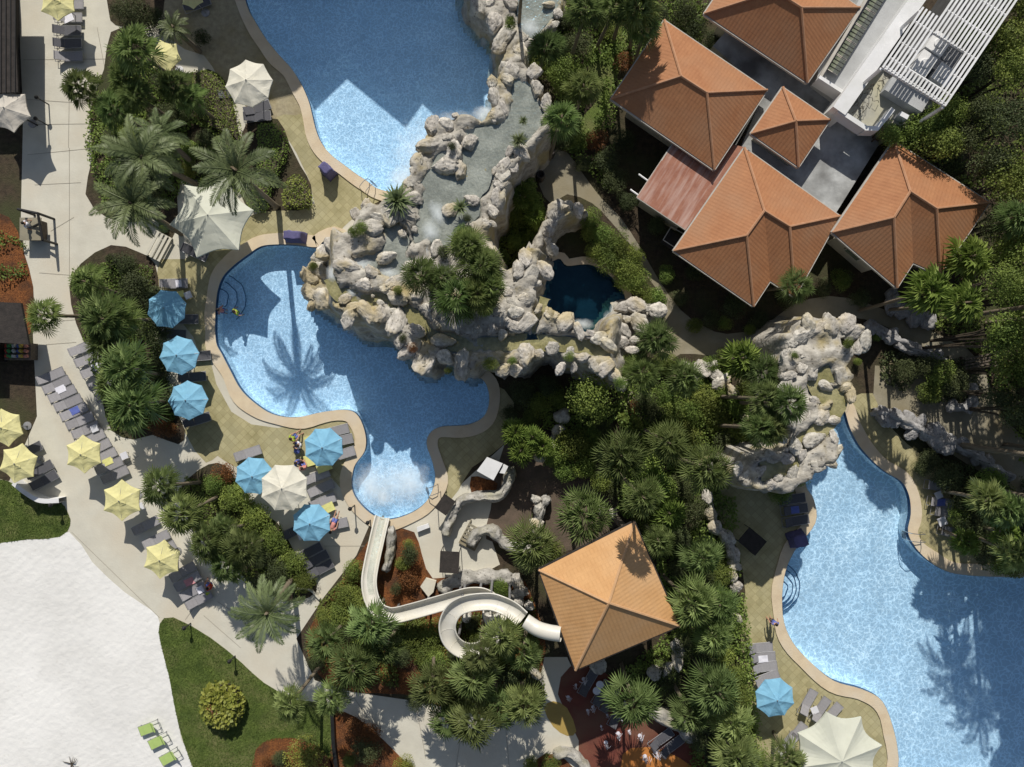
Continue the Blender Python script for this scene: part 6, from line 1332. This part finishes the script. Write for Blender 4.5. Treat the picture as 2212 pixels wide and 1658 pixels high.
for P_ in (PR, P2):
    for i in range(4, len(P_) - 2, 9):
        t = (P_[i + 1] - P_[i - 1]).normalized(); sd_ = Vector((-t.y, t.x, 0)).normalized(); up = t.cross(sd_); up = -up if up.z < 0 else up
        mb = MB(); mb.tube([P_[i] + sd_ * (math.cos(a_) * .51) + up * (math.sin(a_) * .41) for a_ in [math.pi + math.pi * q / 10 for q in range(11)]], .03, 5); mb.tube([P_[i] + sd_ * (math.cos(a_) * .445) + up * (math.sin(a_) * .355) for a_ in [math.pi + math.pi * q / 10 for q in range(11)]], .012, 4)
        obj('joint_flange', mb, M_flume, sld)
# slide water
def ribbon(pts, w, m, name):
    P = smooth_open([W(u, v, z) for u, v, z in pts], 9); mb = MB()
    for i, p in enumerate(P):
        t = (P[min(i + 1, len(P) - 1)] - P[max(i - 1, 0)]).normalized(); s = Vector((-t.y, t.x, 0)).normalized()
        mb.v += [tuple(p + s * w + Vector((0, 0, -.36))), tuple(p - s * w + Vector((0, 0, -.36)))]
    for i in range(len(P) - 1): mb.f.append((2 * i, 2 * i + 1, 2 * i + 3, 2 * i + 2)); mb.mi.append(0)
    o = obj(name, mb, m); o['kind'] = 'stuff'; return o
ribbon([(801, 1288, 2.15), (797, 1255, 1.95), (803, 1215, 1.55), (812, 1175, 1.1), (820, 1140, .7), (826, 1114, .42)], .22, M_streamw, 'slide_water')
# drum inside the spiral
mb = MB(); mb.lathe([(.01, 0), (.33, 0), (.33, .9), (.30, .95), (.01, .97)], n=18); o = obj('water_drum', mb, M_flume); o.location = W(1008, 1337, .9) * 1; o.location.z = 0; tag(o, 'round white drum standing inside the slide spiral', 'drum')
# ---------------------------------------------------------------- poolside details
def ladder(u, v, a, label):
    e = empty('pool_ladder', W(u, v, 0), R(a))
    for s in (-.28, .28):
        mb = MB(); mb.tube([(-.5, s, .05), (-.5, s, .6), (-.42, s, .85), (0, s, .9), (.35, s, .6), (.45, s, .1), (.45, s, -.6)], .028, 6); obj('rail', mb, M_steel, e)
    for k in range(3):
        mb = MB(); mb.box((.45, 0, -.15 - .22 * k), (.1, .5, .03)); obj('step', mb, M_steel, e)
    tag(e, label, 'ladder', 'pool ladders')
ladder(797, 405, 50, 'steel pool ladder at the bottom tip of the upper pool')
ladder(1972, 1158, 180, 'steel pool ladder at the right side of the lower pool')
ladder(935, 1058, 200, 'steel handrail ladder beside the slide splash basin')
def steps(u, v, a, rs, nm, arc=(-50, 50)):
    e = None
    for i, r_ in enumerate(rs):
        mb = MB(); z = -.25 - .22 * i
        pts = [Vector((r_ * math.cos(R(t)), r_ * math.sin(R(t)), 0)) for t in range(arc[0], arc[1] + 1, 6)]
        pts = [Vector((p.x * 1 + .10 * noise.noise(Vector((p.y * 2, i, 0))), p.y, 0)) for p in pts]
        mb.tube(pts, .036, 6); o = obj(nm, mb, M_stepline); o.location = W(u, v, 0); o.location.z = z; o.rotation_euler = (0, 0, R(a)); struct(o)
        mb = MB(); n = len(pts); mb.v = [(0, 0, -.02)] + [tuple(p + Vector((0, 0, -.02))) for p in pts]; mb.f = [(0, k, k + 1) for k in range(1, n)]; mb.mi = [0] * (n - 1)
        mb.v += [(0, 0, -1.2 - z)] ; o = obj(nm + '_tread', mb, M_poolfloor); o.location = W(u, v, 0); o.location.z = z; o.rotation_euler = (0, 0, R(a)); struct(o)
steps(468, 645, 10, [.75, 1.3, 1.85], 'pool_step', (-62, 66))
steps(1683, 1275, 0, [.7, 1.15, 1.5, 1.85], 'pool_step', (-70, 70))
def lamp(u, v, h, label, arms=1, m=M_black):
    p = W(u, v, h); e = empty('lamp_post', (p.x, p.y, 0))
    mb = MB(); mb.tube([(0, 0, 0), (0, 0, h)], .045, 6); obj('pole', mb, m, e)
    mb = MB(); mb.lathe([(.02, -.25), (.13, -.12), (.15, 0), (.09, .08), (.03, .14)], (0, 0, h), 12); obj('lamp_head', mb, m, e)
    tag(e, label, 'lamp post', 'lamp posts'); return e
lamp(78, 210, 1.4, 'dark lamp post standing alone right of the greyish white parasol'); lamp(53, 256, 1.4, 'dark lamp post, left one of the close pair by the greyish white parasol'); lamp(76, 256, 1.4, 'dark lamp post, right one of the close pair by the greyish white parasol')
lamp(756, 1100, 1.6, 'dark lamp post left of the slide mouth on the paved deck'); lamp(794, 1130, 1.1, 'short dark lamp post right beside the slide mouth')
lamp(108, 1092, 1.3, 'small lamp post on the western lawn'); lamp(397, 1358, 1.1, 'small lamp post at the pointed tip of the southern lawn'); lamp(495, 1430, 1.1, 'small lamp post at the upper edge of the southern lawn')
for u, v, h, lb in ((1190, 325, 1.5, 'tall dark urn at the start of the east path, upper one'), (1168, 376, 1.5, 'tall dark urn at the start of the east path, lower one')):
    mb = MB(); mb.lathe([(.20, 0), (.30, .3), (.34, .8), (.24, 1.25), (.28, 1.4), (.22, 1.4), (.18, 1.2), (.01, 1.1)], n=18); o = obj('urn', mb, M_urn); p = W(u, v, h); o.location = (p.x, p.y, 0); tag(o, lb, 'urn', 'dark urns')
for u, v, lb in ((1361, 882, 'round brown planter pot beside the bright round tree, left one'), (1388, 902, 'round brown planter pot on the narrow garden path, right one'), (240, 562, 'dark ribbed planter pot at the head of the left planting bed')):
    mb = MB(); mb.lathe([(.25, 0), (.36, .5), (.38, .65), (.31, .65), (.29, .5), (.01, .48)], n=20); o = obj('planter_pot', mb, M_wood if u > 300 else M_urn); p = W(u, v, .6); o.location = (p.x, p.y, 0); tag(o, lb, 'pot', 'planter pots')
sheet('garden_path', [(1355, 830), (1385, 835), (1395, 900), (1380, 960), (1350, 960), (1358, 900)], .012, M_darkconc, smooth=2)
# covered towel bins
def cover_bin(u, v, a, L, w, h, m, label):
    bm = bmesh.new(); bmesh.ops.create_cube(bm, size=1); bmesh.ops.subdivide_edges(bm, edges=bm.edges[:], cuts=5, use_grid_fill=True)
    for q in bm.verts:
        t = q.co.z + .5; q.co.x *= L * (1 - .25 * t) ; q.co.y *= w * (1 - .3 * t); q.co.z = t * h
        q.co += Vector((noise.noise(q.co * 3), noise.noise(q.co * 3 + Vector((5, 0, 0))), noise.noise(q.co * 2 + Vector((0, 9, 0))) * .5)) * .08
    me = bpy.data.meshes.new('cover'); bm.to_mesh(me); bm.free(); me.materials.append(m)
    me.polygons.foreach_set('use_smooth', [True] * len(me.polygons))
    o = link('covered_chair', me); p = W(u, v, h * .5); o.location = (p.x, p.y, 0); o.rotation_euler = (0, 0, R(a)); tag(o, label, 'covered chair', 'cloth covered lifeguard chairs')
cover_bin(707, 369, -45, 1.0, .8, 1.4, M_purple, 'slate blue covered lifeguard chair by the lower left rim of the upper pool'); cover_bin(636, 511, -4, 1.5, .8, 1.2, M_purple, 'slate blue covered chair at the top rim of the middle pool'); cover_bin(1724, 1166, 20, 1.2, 1.1, 1.2, M_purple, 'slate purple covered chair at the left rim of the lower right pool')
# boardwalk steps
def slats(u, v, a, n, L, w, sp, m, label, name='wooden_steps', z=.2, cat='steps'):
    e = empty(name, W(u, v, 0), R(a)); 
    for k in range(n):
        mb = MB(); mb.box((0, (k - n / 2) * sp, z + .05 * k), (L, w, .06)); obj('tread', mb, m, e)
    for s in (-1, 1):
        mb = MB(); mb.box((s * L * .48, 0, z * .5), (.07, n * sp, z)); obj('side_beam', mb, m, e)
    tag(e, label, cat)
slats(345, 533, 62, 4, 1.9, .19, .30, M_conc, 'slatted wooden bench ramp at the corner of the left planting bed', 'slatted_bench', .35, 'bench')
slats(1022, 1155, -28, 6, 1.3, .16, .30, M_darkconc, 'wooden steps climbing beside the curved rock wall')
slats(2110, 780, 12, 5, 2.4, .14, .22, M_wood, 'dark plank footbridge in the shade near the right edge', 'footbridge', .35, 'bridge')
# small flat slabs / mats / frames
def slab(name, pts, z0, z1, m, label, cat):
    o = obj(name, prism_app(pts, z0, z1), m); tag(o, label, cat); return o
hut = empty('slide_hut', (0, 0, 0)); tag(hut, 'small hut with a white square roof panel beside the middle pool deck', 'hut')
obj('roof', prism_app([(1052, 988), (1086, 1002), (1066, 1038), (1030, 1018)], 1.9, 2.05), M_wwhite, hut); obj('wall', prism_app([(1054, 994), (1080, 1004), (1062, 1032), (1036, 1016)], 0, 1.9), M_wood, hut)
obj('roof_edge', prism_app([(1088, 1003), (1098, 1008), (1090, 1024), (1078, 1022)], 1.7, 1.85), M_wwhite, hut)
sheet('mulch_by_hut', [(1018, 1030), (1050, 1035), (1075, 1045), (1060, 1075), (1020, 1070)], .026, M_mulch, smooth=2)
def frame_table(u, v, a, L, w, h, label):
    e = empty('dark_awning', W(u, v, 0), R(a)); p = W(u, v, h); e.location = (p.x, p.y, 0)
    mb = MB(); mb.box((0, 0, h), (L, w, .05)); obj('top', mb, M_darkwood, e)
    for x in (-1, 1):
        for y in (-1, 1): g = MB(); g.tube([(x * L * .47, y * w * .47, 0), (x * L * .47, y * w * .47, h)], .03, 5); obj('post', g, M_black, e)
    tag(e, label, 'awning', 'dark awnings')
frame_table(962, 1091, 55, 1.2, .95, 1.5, 'dark square shade by the splash basin ladder'); frame_table(971, 1215, -3, 1.35, 1.5, 1.8, 'dark square shade near the mulch bed below the steps'); frame_table(1625, 1170, -40, 1.6, 1.3, 1.2, 'dark square shade in the shaded strip left of the right pool')
slab('rock_slab', [(908, 1268), (920, 1250), (942, 1256), (936, 1280), (925, 1290)], .2, .5, M_conc, 'grey flat slab lying in the orange mulch near the slide', 'slab')
slab('low_bench', [(900, 1140), (925, 1132), (928, 1140), (902, 1150)], .1, .4, M_wwhite, 'small pale bench in the mulch at the foot of the splash basin', 'bench')
# beach shower wood frame / cart
ct_ = empty('drinks_cart', W(62, 492, 0)); cc = W(62, 492, 1.4); ct_.location = (cc.x, cc.y, 0)
mb = MB(); mb.box((-.2, 0, .9), (1.5, 1.6, .08)); obj('cart_top', mb, M_darkconc, ct_)
mb = MB(); mb.box((-.2, 0, .45), (1.2, 1.3, .85)); obj('cart_body', mb, M_wood, ct_)
for a, b in (((-.5, 1.2, 1.8), (.9, .9, 1.8)), ((.9, .9, 1.8), (1.1, -.9, 1.6)), ((.9, .9, 1.8), (.9, .9, 0)), ((1.1, -.9, 1.6), (1.1, -.9, 0)), ((-.5, 1.2, 1.8), (-.5, 1.2, 0)), ((.95, .2, 1.7), (.2, .1, 1.2))):
    g = MB(); g.tube([a, b], .09, 6); obj('rail', g, M_black, ct_)
tag(ct_, 'drinks cart with black tube rails beside the left mulch bed', 'cart')
# curved white kerb
def ribbon_wall(name, pl, w, h, m, label, cat='kerb'):
    P = smooth_open([W(u, v, h) for u, v in pl], 6); mb = MB()
    for i, p in enumerate(P):
        t = (P[min(i + 1, len(P) - 1)] - P[max(i - 1, 0)]).normalized(); s = Vector((-t.y, t.x, 0)).normalized()
        for x, z in ((-w / 2, 0), (-w / 2, h), (w / 2, h), (w / 2, 0)): q = p + s * x; mb.v.append((q.x, q.y, z))
    for i in range(len(P) - 1):
        for k in range(3): mb.f.append((4 * i + k, 4 * i + k + 1, 4 * i + k + 5, 4 * i + k + 4)); mb.mi.append(0)
    o = obj(name, mb, m); tag(o, label, cat)
ribbon_wall('curved_kerb', [(28, 1044), (50, 1062), (75, 1078), (95, 1083), (127, 1082)], .32, .9, M_wwhite, 'curved white kerb wall along the top of the small western lawn')
ribbon_wall('garden_edging', [(716, 1530), (718, 1570), (720, 1610), (726, 1660)], .25, .5, M_black, 'dark narrow edging between the southern lawn and orange mulch')
ribbon_wall('low_wall', [(640, 1204 + 68), (668, 1275), (690, 1295)], .12, .25, M_conc, 'thin low concrete edge at the foot of the middle bed')
ribbon_wall('planter_kerb', [(352, 128), (375, 158), (400, 172)], .25, .2, M_wood, 'short brown kerb beside the shaded yellow parasol')
for pts, lb in (([(385, 1050), (398, 1042), (425, 1040)], 0),): pass
# splash jets
jt = []
for i, (u, v) in enumerate([(1245, 1485), (1262, 1472), (1228, 1511), (1282, 1533), (1300, 1575), (1313, 1550), (1343, 1552), (1337, 1590), (1361, 1585), (1350, 1520), (1310, 1610), (1395, 1640), (1418, 1630), (1270, 1540), (1384, 1595)]):
    mb = MB(); r = random.Random(i)
    for k in range(16):
        a = r.uniform(0, 6.28); d = r.uniform(0, .16); hh = r.uniform(.3, 1.0); mb.tube([(0, 0, .02), (d * math.cos(a) * .6, d * math.sin(a) * .6, hh), (d * 2 * math.cos(a), d * 2 * math.sin(a), hh * .4)], .012, 4)
    mb.lathe([(.12, .012), (.12, .03), (.02, .035)], n=12)
    o = obj('water_jet', mb, M_whitecl); p = W(u, v, .4); o.location = (p.x, p.y, 0); o.scale = (r.uniform(.6, 1.3),) * 3; reg(o, 'small white water jet', 'water jet', u, v, 'water jets of the splash pad')
# ---------------------------------------------------------------- people
def person(u, v, rz, pose, cloth, label, z=0, skin=M_skin, hair=M_hair):
    sk_ = {'stand': dict(pelvis=(0, 0, .95), chest=(0, .02, 1.35), neck=(0, .02, 1.50), head=(0, .04, 1.66), sl=(.18, 0, 1.42), el=(.30, .02, 1.15), hl=(.34, .14, .92), sr=(-.18, 0, 1.42), er=(-.30, .02, 1.15), hr=(-.32, .18, .95), kl=(.11, .06, .52), fl=(.12, .0, .06), tl=(.13, .16, .04), kr=(-.11, .0, .52), fr=(-.12, -.06, .06), trr=(-.13, .10, .04), hpl=(.10, 0, .88), hpr=(-.10, 0, .88)),
           'sit': dict(pelvis=(0, 0, .50), chest=(0, -.06, .90), neck=(0, -.06, 1.05), head=(0, -.02, 1.20), sl=(.18, -.06, .98), el=(.28, .10, .76), hl=(.20, .32, .62), sr=(-.18, -.06, .98), er=(-.28, .10, .76), hr=(-.20, .32, .62), kl=(.13, .45, .52), fl=(.14, .52, .10), tl=(.15, .66, .06), kr=(-.13, .45, .52), fr=(-.14, .52, .10), trr=(-.15, .66, .06), hpl=(.10, .06, .48), hpr=(-.10, .06, .48)),
           'lie': dict(pelvis=(0, 0, .44), chest=(0, -.40, .52), neck=(0, -.55, .60), head=(0, -.68, .70), sl=(.18, -.48, .55), el=(.30, -.25, .48), hl=(.26, .02, .44), sr=(-.18, -.48, .55), er=(-.30, -.25, .48), hr=(-.26, .02, .44), kl=(.11, .42, .50), fl=(.12, .82, .42), tl=(.12, .90, .50), kr=(-.11, .42, .44), fr=(-.12, .84, .42), trr=(-.12, .92, .50), hpl=(.10, .06, .44), hpr=(-.10, .06, .44))}[pose]
    rad = dict(pelvis=.125, chest=.14, neck=.055, head=.095, sl=.07, el=.045, hl=.035, sr=.07, er=.045, hr=.035, kl=.06, fl=.045, tl=.035, kr=.06, fr=.045, trr=.035, hpl=.09, hpr=.09)
    edges = [('pelvis', 'chest'), ('chest', 'neck'), ('neck', 'head'), ('chest', 'sl'), ('sl', 'el'), ('el', 'hl'), ('chest', 'sr'), ('sr', 'er'), ('er', 'hr'), ('pelvis', 'hpl'), ('hpl', 'kl'), ('kl', 'fl'), ('fl', 'tl'), ('pelvis', 'hpr'), ('hpr', 'kr'), ('kr', 'fr'), ('fr', 'trr')]
    keys = list(sk_); idx = {k: i for i, k in enumerate(keys)}
    vs = [sk_[k] for k in keys]; es = [(idx[a], idx[b]) for a, b in edges]
    # fingers
    for hnd, sgn in (('hl', 1), ('hr', -1)):
        h0 = Vector(sk_[hnd]); e0 = Vector(sk_['el' if hnd == 'hl' else 'er']); d_ = (h0 - e0).normalized(); s_ = d_.cross(Vector((0, 0, 1))); s_ = s_.normalized() if s_.length > .1 else Vector((1, 0, 0))
        palm_i = len(vs); vs.append(tuple(h0 + d_ * .05)); es.append((idx[hnd], palm_i)); rad_extra.setdefault(0, None)
        for f in range(5):
            o_ = (f - 1.5) * .022 if f < 4 else .05 * sgn
            vs.append(tuple(h0 + d_ * ((.13 - .01 * abs(f - 1.3)) if f < 4 else .07) + s_ * o_ - Vector((0, 0, .015)))); es.append((palm_i if f < 4 else idx[hnd], len(vs) - 1))
    me = bpy.data.meshes.new('body'); me.from_pydata(vs, es, []); me.materials.append(skin)
    o = link('person', me); o.location = W(u, v, z + .8); o.location.z = z; o.rotation_euler = (0, 0, rz)
    m = o.modifiers.new('skin', 'SKIN'); 
    for i, sv in enumerate(me.skin_vertices[0].data):
        r_ = rad[keys[i]] if i < len(keys) else (.030 if (i - len(keys)) % 6 == 0 else .010)
        sv.radius = (r_, r_)
    me.skin_vertices[0].data[0].use_root = True
    s = o.modifiers.new('sub', 'SUBSURF'); s.levels = 1; s.render_levels = 1
    tag(o, label, 'person')
    hd = Vector(sk_['head'])
    mb = MB(); mb.lathe([(.075, -.04), (.108, .0), (.112, .05), (.09, .10), (.04, .13), (.005, .135)], tuple(hd + Vector((0, -.015, 0))), 14); obj('hair', mb, hair, o, True)
    mb = MB(); a, b = Vector(sk_['pelvis']), Vector(sk_['chest']); mb.tube([a, a.lerp(b, .5), b, b.lerp(Vector(sk_['neck']), .5)], [.155, .15, .175, .11], 12)
    for q, w in (('sl', 'el'), ('sr', 'er')): mb.tube([Vector(sk_['chest']), Vector(sk_[q]), Vector(sk_[q]).lerp(Vector(sk_[w]), .6)], [.10, .085, .07], 8)
    obj('shirt', mb, cloth, o, True)
    mb = MB()
    for q, w in (('hpl', 'kl'), ('hpr', 'kr')): mb.tube([Vector(sk_['pelvis']), Vector(sk_[q]), Vector(sk_[q]).lerp(Vector(sk_[w]), .7)], [.12, .115, .09], 8)
    obj('shorts', mb, M_bluecl if cloth != M_bluecl else M_black, o, True)
    return o
rad_extra = {}
M_pink = mat('pink_cloth', (.60, .25, .22)); M_greencl = mat('green_cloth', (.35, .45, .05))
person(452, 1268, 1.0, 'sit', M_red, 'person in red with a green bag sitting at the end of the loungers')
person(66, 488, -1.5, 'stand', M_whitecl, 'person in a white shirt standing at the drinks cart')
person(482, 672, 1.2, 'stand', M_pink, 'person standing in the middle pool beside the curved steps', z=-1.0)
person(514, 676, -1, 'stand', M_greencl, 'person wading in the pool a little right of another bather', z=-1.1)
person(632, 947, -.8, 'sit', M_greencl, 'person sitting on a lounger left of the blue parasol by yellow towels')
person(645, 962, 1.6, 'sit', M_whitecl, 'person in white beside the striped bag at the yellow towels', z=.0)
person(655, 1010, .4, 'sit', M_pink, 'person sitting between the round cream and blue parasols')
person(643, 1000, -2, 'sit', M_bluecl, 'person in dark blue with legs toward the cream parasol')
person(719, 1131, -.3, 'lie', M_pink, 'person in pink lying on the lounger by the lower blue parasol', z=.0)
person(1668, 1342, 0, 'stand', M_bluecl, 'child in bright blue standing at the left rim of the lower pool')
for u, v, m, lb in ((640, 975, M_bluecl, 'dark blue bag on the deck between the seated people'), (667, 985, M_greencl, 'green bag on the middle yellow towel'), (447, 1283, M_greencl, 'lime green bag at the feet of the person in red')):
    bm = bmesh.new(); bmesh.ops.create_icosphere(bm, subdivisions=3, radius=.22)
    for q in bm.verts: q.co.z = q.co.z * .8 + .18; q.co *= 1 + .2 * noise.noise(q.co * 6)
    me = bpy.data.meshes.new('bag'); bm.to_mesh(me); bm.free(); me.materials.append(m); o = link('bag', me); p = W(u, v, .4); o.location = (p.x, p.y, .02); tag(o, lb, 'bag')
# driftwood on sand
mb = MB(); r = random.Random(4)
for i in range(9):
    a = r.uniform(0, 6.28); mb.tube([(0, 0, .05), (.3 * math.cos(a), .3 * math.sin(a), .2), (.6 * math.cos(a + .3), .6 * math.sin(a + .3), .12)], [.04, .025, .01], 5)
o = obj('driftwood', mb, M_branch); o.location = W(155, 1650, 0); tag(o, 'small bare branch lying on the sand at the bottom edge', 'branch')
# beach drag rope of small stones along the kerb edge: joint lines on the promenade
for pl in ([(340, 335), (338, 470)],): pass
mb = MB()
for (a, b) in (((60, 335), (230, 318)), ((110, 500), (160, 470)), ((205, 826), (255, 790)), ((280, 890), (340, 860)), ((155, 1150), (345, 1335)), ((60, 700), (180, 690)), ((470, 1300), (560, 1360)), ((700, 1240), (640, 1290)), ((50, 130), (235, 128)), ((52, 215), (200, 225)), ((60, 270), (195, 268)), ((75, 400), (175, 395)), ((85, 590), (150, 595)), ((100, 745), (165, 740)), ((235, 1030), (300, 985)), ((300, 1150), (370, 1110)), ((400, 1340), (470, 1240)), ((900, 1530), (920, 1640)), ((1000, 1560), (985, 1658)), ((1090, 1545), (1100, 1658)), ((760, 1500), (800, 1560)), ((440, 1330), (520, 1400)), ((700, 1180), (790, 1180)), ((210, 60), (236, 200)), ((150, 200), (148, 320)), ((150, 320), (150, 600))):
    p, q = W(*a), W(*b); d_ = (q - p).normalized(); s_ = Vector((-d_.y, d_.x, 0)) * .016
    mb.add([p + s_ + Vector((0, 0, .0)), p - s_, q - s_, q + s_], [(0, 1, 2, 3)])
mb.v = [(x, y, .016) for x, y, z in mb.v]
struct(obj('paving_joint', mb, mat('joint_grime', (.33, .30, .24), (.26, .235, .19), 3, .9)))
# ---------------------------------------------------------------- labels for the many look-alikes
LM = [(800, 60, 'the upper pool shade'), (536, 178, 'the upper cream parasol'), (452, 470, 'the big off white tent'), (354, 667, 'the topmost blue parasol'), (401, 867, 'the third blue parasol'), (174, 983, 'the row-end yellow parasol'), (346, 1210, 'the lowest yellow parasol'), (472, 1530, 'the lone round lawn shrub'), (611, 1057, 'the round cream parasol'), (800, 1200, 'the straight slide'), (1018, 1356, 'the slide spiral'), (1315, 1303, 'the orange pavilion roof'), (1240, 640, 'the dark lagoon'), (835, 556, 'the rapids basin'), (983, 340, 'the stream boulder pile'), (1140, 235, 'the upper stream bend'), (1120, 60, 'the top white rapids'), (700, 610, 'the rockwork left tip'), (870, 720, 'the middle pool rim'), (1000, 740, 'the olive trough'), (1200, 745, 'the lagoon side trough'), (1000, 460, 'the grey cascade'), (1490, 170, 'the upper tiled roof'), (1613, 500, 'the largest tiled roof'), (1966, 450, 'the right hand tiled roof'), (2040, 100, 'the white pergola'), (1780, 765, 'the small blue plunge pool'), (1755, 950, 'the right cascade'), (1676, 1512, 'the right blue parasol'), (1812, 1640, 'the white bottom tent'), (1380, 1590, 'the maroon splash pad'), (1180, 350, 'the two dark urns'), (1285, 865, 'the bright round tree'), (1370, 895, 'the two brown pots'), (2040, 955, 'the grey plaza rock wall'), (2045, 1100, 'the right deck loungers'), (1062, 1012, 'the white hut roof'), (62, 492, 'the drinks cart'), (148, 80, 'the top left loungers'), (455, 225, 'the wide clipped hedge'), (1590, 1200, 'the winding rock wall'), (290, 440, 'the left feather palms'), (40, 760, 'the kiosk of goods'), (850, 1600, 'the bottom walkway'), (655, 1642, 'the bottom yellow shrub'), (1640, 1310, 'the shaded pool deck'), (2150, 700, 'the right edge woods'), (1440, 1060, 'the palm grove centre'), (1915, 285, 'the roof terrace parapet')]
def direction(du, dv):
    if math.hypot(du, dv) < 26: return 'right at'
    a = math.degrees(math.atan2(-dv, du)) % 360
    return ['right of', 'above and right of', 'above', 'above and left of', 'left of', 'below and left of', 'below', 'below and right of'][int((a + 22.5) // 45) % 8]
buck = {}
for o, desc, u, v in PENDING:
    if u is None: continue
    ds = sorted(LM, key=lambda l: math.hypot(l[0] - u, l[1] - v))
    best = min(ds[:2], key=lambda l: math.hypot(l[0] - u, l[1] - v))
    buck.setdefault((desc, best[2], direction(u - best[0], v - best[1])), []).append((math.hypot(best[0] - u, best[1] - v), o))
RANK = ['', 'second closest ', 'third closest ', 'fourth closest ', 'fifth closest ', 'sixth closest ', 'seventh closest ', 'eighth closest ', 'ninth closest ', 'tenth closest ']
for (desc, lm, dr), L in buck.items():
    dr = dr.replace('right at', 'at')
    if len((desc + ' second closest ' + dr + ' ' + lm).split()) > 16: dr = dr.replace('above and ', '').replace('below and ', '')
    L.sort(key=lambda t: t[0])
    for i, (_, o) in enumerate(L):
        if len(L) == 1: o['label'] = '%s %s %s' % (desc, dr, lm)
        else: o['label'] = '%s, %s %s %s' % (desc, ('closest' if i == 0 else RANK[min(i, 9)].strip()), dr, lm)
